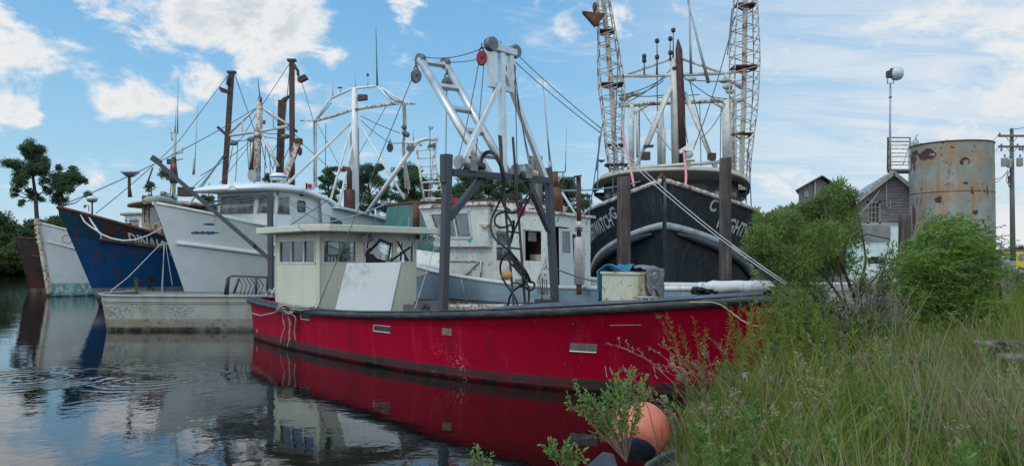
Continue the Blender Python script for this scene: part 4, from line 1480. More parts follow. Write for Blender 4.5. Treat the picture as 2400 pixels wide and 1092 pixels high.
mb.box(W(1278, 706, 15.3), (.5, .12, .08), fr.R())
mb.path([W(1270, 703, 15.2), W(1270, 690, 15.2)], .015, 5)
mb.path([W(1297, 702, 15.2), W(1297, 686, 15.2)], .015, 5)
mb.build('mooring_bitt', 'frame_grey', red)
# wires of the gantry
for a, b, sag, mat in ((W(988, 133, 16.2), W(1145, 107, 14.65), .12, 'wire'), (W(1050, 146, 16.5), W(1160, 128, 14.8), .05, 'wire'),
                       (W(976, 160, 16.2), W(744, 722, 15.9), 0, 'wire'), (W(1122, 148, 14.75), W(1074, 372, 14.05), .1, 'wire'), (W(1134, 148, 14.75), W(1114, 372, 14.2), .1, 'wire'),
                       (W(1047, 205, 16.4), W(1045, 362, 15.9), 0, 'wire'), (W(1200, 160, 15.2), W(1247, 398, 15.4), .1, 'wire'), (W(1207, 165, 15.2), W(1212, 392, 15.2), 0, 'wire'), (W(1207, 170, 15.2), W(1243, 398, 15.4), .15, 'wire'),
                       (W(1026, 556, 17.6), W(966, 742, 14.6), 0, 'wire_light'),
                       (W(1208, 124, 15.25), W(1410, 302, 13.7), .04, 'wire_green'), (W(1208, 146, 15.25), W(1408, 312, 13.7), .04, 'wire_green'),
                       (W(1410, 302, 13.7), W(1845, 664, 11.0), .14, 'wire_light'), (W(1408, 312, 13.7), W(1842, 668, 10.95), .14, 'wire_light')):
    MB().path(cable(a, b, sag), .010 if mat != 'wire_light' else .0085, 5).build('stay_wire', mat, red)
mb = MB()                                                # chain and shackles where the forestays meet the stem
for k in range(9):
    for s in (0, 1):
        c = W(1758 + 8.5 * k, 601 + s * 10 + 7.2 * k, 11.75 - .06 * k)
        mb.path([c + Vector((.045 * math.cos(t), .02 * math.sin(t) * (k % 2), -.03 * math.cos(t) + .03 * math.sin(t))) for t in [i * 2 * PI / 8 for i in range(9)]], .011, 4)
mb.build('stay_chain', 'dark_steel', red)

# ---------------------------------------------------------------- things on and about the red boat
sl = [W(783, 733, 15.8), W(914, 737, 15.75), W(941, 614, 16.25), W(813, 616, 16.3)]
nrm = (sl[1] - sl[0]).cross(sl[3] - sl[0]).normalized()
mb = MB()
mb.prism(sl, -nrm * .13)
single('foam_board', mb, 'slab_white', 'thick white slab with grey smudges leaning against the cream wheelhouse', 'slab', bevel=.015)

root = thing('deck_box', W(1478, 716, 12.3), 'stained cream box under a net and blue tarp on the red boat foredeck', 'box')
q4 = [W(1410, 716, 12.55), W(1494, 716, 11.75), W(1550, 706, 12.3), W(1466, 706, 13.1)]
tp = [W(1412, 640, 12.55), W(1502, 637, 11.75), W(1547, 634, 12.3), W(1460, 634, 13.1)]
tp = [Vector((a.x, a.y, 1.80)) for a in q4]
bs_ = [Vector((a.x, a.y, 1.2)) for a in q4]
mb = MB()
mb.add(bs_ + tp, [(0, 3, 2, 1), (4, 5, 6, 7), (0, 1, 5, 4), (1, 2, 6, 5), (2, 3, 7, 6), (3, 0, 4, 7)])
mb.build('body', 'box_cream', root, bevel=.02)
mb = MB()
for k in range(4):
    a, b = tp[k], tp[(k + 1) % 4]
    mb.bar(a, b, .05, .04)
mb.build('rim', 'box_cream', root)


def drape(name, mat, label, cat, fn, nu, nv, thick):
    mb = MB().grid(fn, nu, nv)
    vs = np.array(mb.v)
    return single(name, mb, mat, label, cat, solid=thick, loc=tuple(vs.mean(0)))


c0, c1, c2, c3 = tp


def netfn(u, v):
    fold = .030 * mnoise.noise(Vector((u * 7, v * 6, 1))) + .018 * mnoise.noise(Vector((u * 15, v * 13, 4)))
    if u < .55:                                          # lying over the lid
        t = u / .55
        v = .30 + .74 * v
        p = c0.lerp(c1, .22 + .80 * t).lerp(c3.lerp(c2, .22 + .80 * t), v)
        return Vector((p.x, p.y, p.z + .07 + fold + .03 * math.sin(PI * t)))
    t = (u - .55) / .45                                  # falling down the right side
    e = c1.lerp(c2, .30 + .76 * v)
    dn = .60 * t * (.45 + .5 * v + .16 * math.sin(v * 9))
    return e + (c1 - c0).normalized() * (.035 + .04 * math.sin(v * 10) * t + fold) + Vector((0, 0, .07 + fold - dn))


drape('fishing_net', 'net_grey', 'grey mesh net draped over the right side of the cream deck box', 'net', netfn, 34, 20, .014)


def tarpfn(u, v):
    fold = .03 * math.sin(v * 14 + u * 3)
    if u < .45:
        t = u / .45
        p = c0.lerp(c3, -.06 + .75 * v)
        return p + (c0 - c1).normalized() * (.05 + fold) + Vector((0, 0, -.62 * (1 - t) * (.8 + .2 * math.sin(v * 5)) + .05))
    t = (u - .45) / .55
    p = c0.lerp(c1, .70 * t).lerp(c3.lerp(c2, .70 * t), .05 + .75 * v)
    return p + Vector((0, 0, .075 + .045 * math.sin(v * 9 + t * 5) + fold * .5))


drape('blue_tarp', 'tarp_blue', 'bunched blue tarp hanging down the left edge of the deck box', 'tarp', tarpfn, 26, 18, .02)

# rigging blocks
pulley('rigging_block', W(975, 178, 16.1), .135, 'block_steel', 'grey steel block hanging at the outer corner of the ladder boom', 'rigging blocks', (.5, -1, 0))
pulley('rigging_block', W(1047, 196, 16.4), .14, 'block_steel', 'grey steel block under the second rung of the ladder boom', 'rigging blocks', (.3, -1, 0))
pulley('rigging_block', W(1129, 136, 14.75), .13, 'block_red', 'dark red block hanging left of the A-frame head', 'rigging blocks', (.1, -1, 0))
pulley('rigging_block', W(1197, 161, 15.35), .12, 'block_red', 'dark red block half hidden behind the right A-frame upright', 'rigging blocks', (.6, -1, 0), False)
pulley('rigging_block', W(1221, 494, 15.0), .10, 'block_red', 'small red hook block hanging by the black hoses', 'rigging blocks', (.3, -1, 0))
pulley('rigging_block', W(973, 752, 13.75), .10, 'block_steel', 'small grey block lashed over the black rail of the red boat', 'rigging blocks', (-.6, -1, 0))
pulley('rigging_block', W(1276, 643, 15.7), .10, 'white_worn', 'pale block tied at the foot of the far gantry post', 'rigging blocks', (.3, -1, 0))
mb = MB()
mb.path([W(1209, 480, 15.0) + Vector((.02 * math.sin(k), 0, -.0)) for k in range(2)] + [W(1207, 440, 15.0), W(1212, 470, 15.0), W(1221, 482, 15.0)], .022, 5)
for k in range(9):
    c = W(1206 + k * 1.0, 452 + 3.6 * k, 15.0)
    mb.path([c + Vector((.03 * math.cos(t), 0, .035 * math.sin(t))) for t in [i * 2 * PI / 8 for i in range(9)]], .012, 4)
single('hoist_chain', mb, 'brown_steel', 'rusty chain above the small red hook block', 'chain')
mb = MB().ball(W(1188, 644, 14.4), .10, 12, 8, (1, 1, .95))
single('net_float', mb, 'orange_float', 'small orange float tied to the black hoses', 'float')

# ropes on the rail
def hull_point(px, py, off=.10):
    u, z = on_hull(red_h, px, py, -1)
    return red_h.pt(u, z, -1, off + (.05 if z > red_h.sheer(u) - .15 else 0))


mb = MB()
rr = random.Random(5)
for k in range(7):
    c = hull_point(690 + rr.uniform(-8, 8), 721 + rr.uniform(-3, 5), .12)
    mb.path([c + Vector((.17 * math.cos(t) * rr.uniform(.9, 1.1), -.05 + .03 * math.sin(t * 2), .075 * math.sin(t) + .03 * math.cos(3 * t))) for t in [i * 2 * PI / 14 for i in range(15)]], .016, 5)
for pts in ([(594, 732), (620, 739), (650, 733), (672, 724), (690, 720)], [(676, 722), (672, 742), (678, 765), (670, 790), (668, 803)], [(684, 724), (686, 745), (690, 770), (686, 800), (684, 812)], [(694, 730), (704, 745), (700, 775), (702, 800)],
            [(688, 745), (692, 760), (687, 775), (690, 800)], [(694, 722), (720, 726), (742, 722)], [(690, 716), (715, 720), (740, 719), (752, 718)]):
    P = [pts[0]]
    for i in range(len(pts) - 1):
        for t in (.33, .66, 1):
            P.append((pts[i][0] + (pts[i + 1][0] - pts[i][0]) * t, pts[i][1] + (pts[i + 1][1] - pts[i][1]) * t))
    u_ = [max(0.0, min(1, (x - 594) / 160)) for x, y in P]
    mb.path([hull_point(x, y) for x, y in P], .017, 5)
single('mooring_rope', mb, 'rope_grey', 'tangled grey rope coiled over the rail of the red boat with ends hanging', 'rope')
mb = MB().path([W(x, y, d) for x, y, d in ((952, 742, 14.3), (960, 748, 14.1), (975, 742, 13.9), (966, 735, 14.1), (948, 740, 14.4), (955, 750, 14.1), (972, 748, 13.9))], .012, 5)
single('rail_line', mb, 'rope_grey', 'thin line looped round the small block on the black rail', 'rope')
mb = MB().path([W(x, y, d) for x, y, d in ((1535, 702, 11.15), (1575, 707, 10.9), (1620, 708, 10.7), (1670, 708, 10.5), (1690, 714, 10.15), (1712, 730, 9.9), (1735, 748, 9.75), (1760, 762, 9.6), (1800, 766, 9.5))], .007, 5)
single('mooring_line', mb, 'rope_yellow', 'thin yellowish line running from the cleat over the foredeck edge', 'rope')
mb = MB()
for k in range(16):
    a = W(1648 + rr.uniform(-16, 22), 688 + rr.uniform(-5, 4), 11.9 + rr.uniform(-.1, .1))
    mb.path([a + Vector((rr.uniform(-.13, .13), rr.uniform(-.06, .06), rr.uniform(-.02, .07))) for _ in range(5)], .018, 5)
single('rope_heap', mb, 'black_tape', 'small heap of black rope on the red boat foredeck', 'rope')
mb = MB()
mb.path([W(1036, 606, 14.0), W(1034, 650, 14.0), W(1033, 700, 14.0)], .03, 5)
single('orange_strap', mb, 'rope_orange', 'faded orange strap hanging beside the near gantry post', 'strap')
mb = MB().path(cable(W(1305, 630, 15.9), W(1412, 662, 12.7), .03), .014, 5)
single('tie_line', mb, 'wire', 'dark line stretched from the far gantry post to the deck box', 'rope')

# ================================================================ GREY OPEN SKIFF WITH A STEEL DAVIT
fs_ = Frame((-4.6, 22.95), (-1, 0.0))                    # bow points to the left
sk_h = Hull(fs_, 7.16, 7.02, [(0, 1.0), (.5, 1.0), (.85, 1.01), (1, 1.03)],
            [(0, 1.10), (.5, 1.16), (.93, 1.15), (.985, 1.10), (1, .98)], [(0, 1.02), (.5, 1.12), (.93, 1.11), (.985, 1.05), (1, .92)], p=1.0)
skiff = thing('open_skiff', fs_.w(0, 0, 0), 'flat grey peeling skiff moored left of the red boat stern, water stained along its foot', 'boat', rz=fs_.rz)
h = sk_h
mb = h.shell(40, 10)


def bowface(i, j):
    z = -.7 + (h.sheer(1) + .7) * j
    return h.pt(1, z, -1).lerp(h.pt(1, z, 1), i)


mb.grid(bowface, 6, 10, smooth=False)
mb.build('hull', 'grey_skiff', skiff)
h.inner(.10, lambda u: .45, 30, .01, .985).build('inner_side', 'grey_skiff', skiff)
h.deck(lambda u: .47, .1, 20, .01, .985, 0).build('bottom_boards', 'grey_wood', skiff)
for side in (-1, 1):
    mb = MB()

    def fn(i, j, side=side):
        u = i
        return h.pt(u, h.sheer(u) + .015, side, .03 - .16 * j)
    mb.grid(fn, 36, 1)
    mb.path(h.rail(-.02, .02, side), .028, 6)
    mb.path(h.rail(-.17, .012, side), .020, 6)
    mb.path(h.rail(-.22, .012, side), .012, 6)
    mb.build('gunwale', 'grey_skiff', skiff)
mb = MB()
mb.bar(h.pt(1, h.sheer(1) + .02, -1), h.pt(1, h.sheer(1) + .02, 1), .16, .05)
mb.build('bow_cap', 'grey_skiff', skiff)
mb = MB()                                                # tube frame near its stern
for pts in ([(533, 692), (536, 650), (545, 646), (626, 650), (626, 690)], [(548, 688), (560, 652)], [(600, 650), (600, 690)], [(533, 652), (527, 690)]):
    mb.path([W(x, y, 22.3) for x, y in pts], .035, 6)
mb.build('tube_frame', 'frame_grey', skiff)
mb = MB()
for k in range(6):
    x = 560 + k * 9
    mb.path([W(x, 652, 22.4), W(x + 8 + k, 668, 22.5), W(x + 2, 692, 22.4)], .014, 4)
mb.build('loose_cables', 'black_tape', skiff)
MB().bar(W(635, 705, 22.3), W(633, 452, 22.3), .16, .14, up=(1, 0, 0)).build('davit_post', 'frame_grey', skiff, bevel=.01)
mb = MB()
mb.bar(W(632, 607, 22.25), W(362, 374, 22.6), .10, .10)
mb.box(W(366, 376, 22.6), (.30, .12, .16), Matrix.Rotation(math.radians(35), 3, 'Y'))
mb.box(W(592, 572, 22.2), (.16, .14, .10), Matrix.Rotation(math.radians(40), 3, 'Y'))
mb.build('davit_boom', 'frame_grey', skiff)
MB().bar(W(633, 455, 22.3), W(483, 475, 22.6), .05).build('davit_brace', 'frame_grey', skiff)
MB().bar(W(618, 463, 22.3), W(490, 483, 22.6), .05).build('davit_brace', 'frame_grey', skiff)
mb = MB()
mb.path([W(382, 566, 25), W(300, 650, 23.6), W(258, 683, 22.2)], .012, 5)
single('mooring_line', mb, 'rope_white', 'pale mooring line from the white trawler stem down to the grey skiff bow', 'rope')
mb = MB()
for a, b in (((384, 566), (381, 700)), ((386, 566), (378, 682)), ((388, 568), (404, 668))):
    mb.path(cable(W(*a, 25), W(*b, 23.2), .02), .005, 4)
single('hanging_line', mb, 'rope_white', 'thin pale lines hanging down in front of the blue hull', 'rope')
rg2 = random.Random(9)
mb = MB()
for k in range(7):
    a = W(320 + rg2.uniform(-1, 1), 690, 22.4)
    mb.path([a, a + Vector((rg2.uniform(-.04, .04), 0, .25)), a + Vector((rg2.uniform(-.09, .09), 0, rg2.uniform(.4, .52)))], [.008, .008, .004], 4)
single('weed_tuft', mb, 'grass_green', 'single green weed sprouting from the grey skiff', 'weed')
mb = MB()
for k in range(10):
    c = W(640 + rg2.uniform(-10, 14), 690 + rg2.uniform(-8, 8), 21.3)
    mb.path([c + Vector((rg2.uniform(-.14, .14), rg2.uniform(-.08, .08), rg2.uniform(-.1, .12))) for _ in range(4)], .02, 5)
single('rope_heap', mb, 'rope_white', 'white and black line heaped on the red boat stern rail', 'rope')

AX = Vector((6.6, 14.0)).normalized()                    # the four trawlers on the left lie side by side


def trawler_frame(px, d, over, Lw):
    """frame from the waterline stem: heading toward the viewer"""
    s = Vector(((px - 1200) / F * d, d))
    o = s + AX * Lw
    return Frame(o, -AX)


# ================================================================ WHITE TRAWLER
fw_ = trawler_frame(452, 28.0, 1.7, 17.5)
wt_h = Hull(fw_, 19.2, 17.5, [(0, 1.9), (.3, 1.75), (.55, 2.1), (.72, 2.75), (.86, 3.4), (1, 3.98)],
            [(0, 2.6), (.3, 2.9), (.6, 2.9), (.75, 2.55), (.87, 1.65), (.95, .75), (1, .03)], [(0, 2.3), (.3, 2.75), (.6, 2.6), (.75, 1.95), (.87, 1.02), (.95, .40), (1, 0)], p=1.7)
h, fr = wt_h, fw_
wt = thing('white_trawler', fr.w(0, 0, 0), 'big white trawler with curved wheelhouse roof and white mast behind the grey skiff', 'boat', rz=fr.rz)
h.shell(54, 14).build('hull', 'white_hull', wt)
h.deck(lambda u: h.sheer(u) - .5, .1, 40).build('deck', 'grey_deck', wt)
h.inner(.1, lambda u: h.sheer(u) - .52).build('bulwark_lining', 'white_paint', wt)
for side in (-1, 1):
    mb = MB()
    mb.path(h.rail(.0, .0, side, 0, .997), .05, 8)
    mb.build('cap_rail', 'white_worn', wt)
    mb = MB()
    mb.path([h.pt(u, h.sheer(u) - .62 - .30 * u ** 6 * 0, side, .03) for u in [i / 40 * .83 for i in range(41)]], .06, 8)
    mb.build('upper_guard', 'white_paint', wt)
    mb = MB()
    mb.path([h.pt(u, 1.05 + 1.47 * ((u - .2) / .75) ** 1.3, side, .03) for u in [.2 + .787 * i / 40 for i in range(41)]], .075, 8)
    mb.build('hull_guard', 'white_paint', wt)
for k, (x0, x1, y, hh) in enumerate(((475, 506, 526, .10), (445, 514, 546, .15))):
    u0, z0 = on_hull(h, x0, y, 1)
    u1, z1 = on_hull(h, x1, y, 1)
    mb = MB()
    n = 26
    rgs = random.Random(k + 4)
    vs, fs = [], []
    for i in range(n + 1):
        t = i / n
        u = u0 + (u1 - u0) * t
        zc = z0 + (z1 - z0) * t
        w = hh * .5 * (math.sin(PI * t) ** .35) * rgs.uniform(.35, 1.1)
        vs += [h.pt(u, zc - w * rgs.uniform(.6, 1.2), 1, .006), h.pt(u, zc + w, 1, .006)]
    fs = [(2 * i, 2 * i + 2, 2 * i + 3, 2 * i + 1) for i in range(n)]
    mb.add(vs, fs)
    mb.build('scraped_name', 'blue_scrape', wt)
# pale canvas roll over the stem
mb = MB()
c0, c1 = W(338, 470, 26.8), W(398, 462, 27.4)
mb.path([W(337, 473, 26.6), W(345, 470, 26.7), W(372, 465, 27.0), W(398, 470, 27.6), W(425, 482, 28.2)], [.10, .13, .12, .10, .05], 12)
mb.build('bow_roller', 'khaki_canvas', wt)

# wheelhouse: rounded front, tall side, visor roof
XF_, HWD, XB = 15.65, 1.5, 11.75
zf_, zr_ = 2.3, 4.75


def plan(t):
    """outline of the house from starboard aft round the front to port aft, t 0..1"""
    n = 1.0
    if t < .3:
        return XB + (XF_ - .9 - XB) * (t / .3), -HWD
    if t > .7:
        return XB + (XF_ - .9 - XB) * ((1 - t) / .3), HWD
    a = (t - .5) / .2 * 90
    sgn = 1 if a >= 0 else -1
    a = math.radians(abs(a))
    return XF_ - .9 + .9 * math.cos(a) ** .7, sgn * HWD * math.sin(a) ** .8


def hp_(t, z):
    x, y = plan(t)
    return fr.w(x - .12 * (z - zf_) * (1 if .3 < t < .7 else 0), y, z)


TT = [i / 60 for i in range(61)]
WZ0, WZ1 = 3.78, 4.50
wins = [(.335, .42), (.435, .565), (.58, .675), (.69, .765)]
mb = MB()
for i in range(60):
    t0, t1 = TT[i], TT[i + 1]
    tm = (t0 + t1) / 2
    rows = [(zf_, WZ0), (WZ0, WZ1), (WZ1, zr_)]
    for r, (za, zb2) in enumerate(rows):
        if r == 1 and any(a < tm < b for a, b in wins):
            continue
        mb.add([hp_(t0, za), hp_(t1, za), hp_(t1, zb2), hp_(t0, zb2)], [(0, 1, 2, 3)], True)
mb.build('wheelhouse', 'white_paint', wt, solid=.05)
for a, b in wins:
    i0 = min(i for i in range(60) if (TT[i] + TT[i + 1]) / 2 > a)
    i1 = max(i for i in range(60) if (TT[i] + TT[i + 1]) / 2 < b) + 1
    ts = TT[i0:i1 + 1]
    mb = MB()
    lo, hi_ = [hp_(t, WZ0) for t in ts], [hp_(t, WZ1) for t in ts]
    mb.path(lo, .035, 5)
    mb.path(hi_, .035, 5)
    mb.path([lo[0], hi_[0]], .035, 5)
    mb.path([lo[-1], hi_[-1]], .035, 5)
    f = mb.build('window', 'trim_wood' if a > .43 and a < .5 else 'white_worn', wt)
    mb = MB()
    for i in range(len(ts) - 1):
        mb.add([lo[i], lo[i + 1], hi_[i + 1], hi_[i]], [(0, 1, 2, 3)], True)
    mb.build('pane', 'mesh_glass', f, solid=.012)
mb = MB()
mb.box(fr.w(13.2, 0, 3.6), (2.6, 1.9, 2.0), fr.R())
mb.build('house_core', 'dark_interior', wt)
# roof with a wide visor, thick rolled edge
mb = MB()


def roofpt(t, k, z):
    x, y = plan(t)
    cx = 13.4
    s = 1 + k
    xx = cx + (x - cx) * (1 + k * (1.0 if x > cx else .35))
    yy = y * (1 + k * .55)
    fr_ = max(0, (xx - 13.2) / 3.6)
    sag = .50 * max(0, (14.2 - xx) / 3) ** 1.6
    return fr.w(xx, yy, z - .16 * fr_ ** 2 - sag)


rows = [(.02, 4.70), (.34, 4.72), (.40, 4.76), (.41, 4.82), (.33, 4.90), (.10, 5.00), (-.5, 5.08), (-.98, 5.10)]
for r in range(len(rows) - 1):
    for i in range(60):
        k0, z0 = rows[r]
        k1, z1 = rows[r + 1]
        mb.add([roofpt(TT[i], k0, z0), roofpt(TT[i + 1], k0, z0), roofpt(TT[i + 1], k1, z1), roofpt(TT[i], k1, z1)], [(0, 1, 2, 3)], True)
b0 = [roofpt(t, k, z) for t in (0, 1) for k, z in rows]
mb.build('wheelhouse_roof', 'white_paint', wt)
# port side door and mirror window
dx0, z_ = fr.on_y(684, 500, HWD)
dx1, z_ = fr.on_y(733, 500, HWD)
mb = MB()
cx = (dx0 + dx1) / 2
mb.prism(rounded(fr.w(cx, HWD + .03, 3.4), abs(dx0 - dx1) / 2, 1.06, .28, fr.a.to_3d(), (0, 0, 1)), fr.l.to_3d() * .03)
dr = mb.build('side_door', 'white_paint', wt, bevel=.01)
xw, zw = fr.on_y(706, 484, HWD + .06)
mb = MB()
o_ = rounded(fr.w(xw, HWD + .065, zw), .21, .21, .08, fr.a.to_3d(), (0, 0, 1))
mb.path(o_ + [o_[0]], .03, 6)
fz = mb.build('door_window', 'black_rubber', dr)
xw, zw = fr.on_y(706, 455, HWD + .02)
MB().box(fr.w(xw, HWD + .04, zw), (.2, .06, .17), fr.R()).build('name_plate', 'navy', wt)
mb = MB()
mb.prism(rounded(fr.w(xw, HWD + .062, fr.on_y(706, 484, HWD)[1]), .20, .20, .08, fr.a.to_3d(), (0, 0, 1)), fr.l.to_3d() * .008)
mb.build('port_glass', 'dim_glass', wt)
# lower house running aft with its sloping roof
mb = MB()
lo = [fr.on_y(px, py, 1.75) for px, py in ((752, 462), (764, 470), (778, 489), (800, 493), (858, 507), (918, 523))]
x0, x1 = XB + .3, lo[-1][0]
for side in (1, -1):
    pts = [fr.w(x0, side * 1.75, 1.6)] + [fr.w(x, side * 1.75, z) for x, z in lo] + [fr.w(x1, side * 1.75, 1.6)]
    mb.prism(pts, fr.l.to_3d() * (-.05 * side))
mb.prism([fr.w(x1, -1.7, 1.6), fr.w(x1, 1.7, 1.6), fr.w(x1, 1.7, lo[-1][1]), fr.w(x1, -1.7, lo[-1][1])], fr.a.to_3d() * .05)
mb.build('after_house', 'white_paint', wt)
mb = MB()
for (xa, za), (xb_, zb2) in zip(lo[2:], lo[3:]):
    mb.prism([fr.w(xa, 2.1, za + .01), fr.w(xb_, 2.1, zb2 + .01), fr.w(xb_, 2.1, zb2 + .10), fr.w(xa, 2.1, za + .10)], fr.l.to_3d() * -4.2)
mb.build('after_roof', 'white_paint', wt)
mb = MB()
xw, zw = fr.on_y(788, 521, 1.75)
mb.prism([fr.w(xw + .45, 1.77, zw - .22), fr.w(xw - .5, 1.77, zw - .28), fr.w(xw - .3, 1.77, zw + .05), fr.w(xw + .4, 1.77, zw + .22)], fr.l.to_3d() * .03)
mb.build('side_port', 'dim_glass', wt)
# fittings on the roof
mb = MB()
c = W(652, 416, 31)
mb.lathe([(.30, -.10), (.34, -.05), (.34, .08), (.2, .17), (.02, .19)], c, None, 18)
rd = mb.build('radar_dome', 'white_paint', wt)
MB().lathe([(.342, -.05), (.346, .01), (.346, .03)], c, None, 18, False).build('band', 'tarp_blue', rd)
mb = MB()
for s in (-.25, .25):
    mb.tube(c + Vector((s, 0, -.1)), c + Vector((s * 1.5, .1, -.75)), .03)
mb.tube(c + Vector((0, 0, -.1)), c + Vector((0, 0, -.75)), .06)
mb.build('stand', 'white_worn', rd)
mb = MB()
M = Vector((-.5, -1, -.1)).to_track_quat('Z', 'Y').to_matrix()
mb.lathe([(.10, -.2), (.21, -.14), (.235, .12), (.24, .13)], W(596, 412, 30.5), M, 16)
sl_ = mb.build('searchlight', 'galvanised', wt)
MB().lathe([(.21, .115), (.08, .125)], W(596, 412, 30.5), M, 16).build('lens', 'glass_ball', sl_)
MB().tube(W(596, 416, 30.5), W(596, 432, 30.5), .04).build('stand', 'galvanised', sl_)
mb = MB()
mb.box(W(727, 436, 30.5), (.30, .2, .3))
mb.box(W(717, 437, 30.5), (.18, .2, .24))
mb.build('light_box', 'white_paint', wt)
MB().box(W(726, 436, 30.36), (.14, .06, .16)).build('red_light', 'block_red', wt)
mb = MB()
mb.prism([W(533, 445, 28.3), W(552, 445, 28.3), W(547, 437, 28.35), W(543, 434, 28.35), W(538, 438, 28.3)], (0, .15, 0))
mb.build('deck_light', 'cabin_white', wt)
# mast, spreaders and stays
DM = 36.6
mb = MB()
mb.path([W(832, 500, DM), W(832, 350, DM), W(831, 206, DM)], [.20, .18, .13], 14)
mb.build('mast', 'white_paint', wt)
LT = {'l': (W(733, 283, 37.8), W(776, 230, 37.4)), 'r': (W(962, 243, 35.4), W(884, 203, 35.8))}
mb = MB()
mb.path([W(738, 284, 37.8), W(776, 274, 37.4), W(825, 258, 36.6), W(890, 248, 35.9), W(946, 240, 35.5)], .075, 8)
mb.build('spreader', 'white_rusty', wt)
mb = MB()
mb.path([W(776, 231, 37.4), W(826, 208, 36.7), W(884, 202, 35.8)], .06, 8)
mb.build('spreader', 'white_paint', wt)
for a, b in (((776, 231, 37.4), (742, 284, 37.8)), ((770, 234, 37.4), (738, 284, 37.8)), ((884, 203, 35.8), (922, 242, 35.5)), ((894, 206, 35.8), (945, 240, 35.4))):
    MB().tube(W(*a), W(*b), .042).build('spreader_strut', 'white_paint', wt)
mb = MB()
mb.bar(W(704, 283, 38.0), W(746, 284, 37.7), .06)
mb.bar(W(924, 243, 35.5), W(973, 244, 35.2), .10, .06)
build_each(mb, 'spreader_tip', 'white_rusty', wt)
for a, b, r in (((822, 288, 36.7), (658, 446, 35.0), .065), ((843, 290, 36.4), (948, 466, 34.0), .06), ((823, 300, 36.6), (770, 485, 35.4), .055), ((828, 330, 36.6), (793, 490, 35.2), .06)):
    MB().tube(W(*a), W(*b), r).build('mast_brace', 'white_worn', wt)
mb = MB()
mb.tube(W(736, 286, 37.8), W(737, 440, 36.5), .055)
mb.tube(W(741, 286, 37.8), W(742, 440, 36.5), .025)
mb.build('outrigger_stay', 'galvanised', wt)
mb = MB()
mb.path([W(819, 490, 36.0), W(819, 405, 36.0), W(818, 398, 36.0), W(803, 396, 36.0)], [.13, .13, .13, .15], 10)
ex = mb.build('exhaust_stack', 'brown_steel', wt)
MB().lathe([(.2, 0), (.27, .06), (.27, .9), (.2, .96)], W(819, 492, 35.9), None, 14).build('muffler', 'brown_steel', ex)
mb = MB()
mb.prism([W(838, 222, 36.3), W(843, 221, 36.3), W(860, 222, 36.2), W(860, 233, 36.2), W(838, 236, 36.3)], (0, .25, 0))
mb.build('flood_lamp', 'dark_steel', wt)
for px, y0, y1, d in ((780, 228, 190, 37.4), (798, 218, 204, 37.2), (833, 206, 172, 36.6), (862, 204, 175, 36.1)):
    whip(px, y0, y1, d, .018).build('aerial', 'galvanised', wt)
whip(884, 202, 68, 35.8, .03, -3).build('aerial', 'wire_green', wt)
mb = MB()
mb.box(W(797, 206, 37.2), (.22, .08, .05))
mb.ball(W(862, 176, 36.1), .07, 8, 6)
build_each(mb, 'wind_gauge', 'dark_steel', wt)
for a, b, sag in (((846, 272, 36.4), (938, 312, 35.4), .05), ((846, 283, 36.4), (912, 334, 35.6), .05), ((912, 336, 35.6), (945, 335, 35.2), .02), ((777, 240, 37.4), (738, 283, 37.8), .08), ((771, 248, 37.4), (741, 282, 37.8), .05), ((890, 212, 35.8), (940, 240, 35.4), .1),
                  ((900, 214, 35.8), (944, 238, 35.4), .15), ((764, 290, 37.6), (762, 420, 36.6), 0), ((842, 360, 36.5), (905, 250, 35.6), 0), ((840, 300, 36.5), (842, 400, 36.5), .05), ((823, 300, 36.6), (820, 400, 36.4), .08), ((744, 290, 37.7), (798, 395, 36.8), 0)):
    MB().path(cable(W(*a), W(*b), sag), .018, 4).build('stay_wire', 'wire', wt)
mb = MB()                                                # bundle of tackle hanging from the spreader tip
for k in range(7):
    x = 944 + k * 1.1
    mb.path([W(x, 246, 35.3), W(x + rg2.uniform(-2, 2), 300, 35.3), W(946 + rg2.uniform(-4, 4), 350, 35.3), W(948 + k * 1.5, 400 + rg2.uniform(0, 20), 35.2), W(950 + k * 2, 440 + rg2.uniform(-20, 20), 35.2)], .022, 4)
mb.build('tackle_fall', 'rope_grey', wt)
mb = MB()
for x, y in ((948, 312), (954, 316), (947, 298)):
    mb.ball(W(x, y, 35.2), .13, 8, 6)
build_each(mb, 'tackle_block', 'wire', wt)
for px, py, d, lb in ((914, 346, 35.6, 'dark rounded block hanging on a line right of the white mast'),):
    pulley('rigging_block', W(px, py, d), .19, 'dark_steel', lb, 'rigging blocks', (.2, -1, 0))
MB().path(cable(W(516, 506, 27.5), W(905, 478, 26.0), .55, 20), .022, 5).build('bow_line', 'rope_blue', wt)
for a, b in (((645, 456), (765, 528)), ((645, 466), (725, 486)), ((660, 462), (795, 515))):
    MB().path(cable(W(*a, 24), W(*b, 30), .02), .012, 4).build('stay_wire', 'wire_light', wt)
mb = MB()
mb.path([W(672, 534, 28.5), W(770, 468, 31)], .02, 4)
mb.build('boarding_pole', 'wire', wt)
mb = MB()
mb.path([W(868, 510, 35), W(868, 492, 35), W(880, 491, 35), W(880, 520, 35)], .04, 6)
mb.build('roof_rail', 'white_paint', wt)

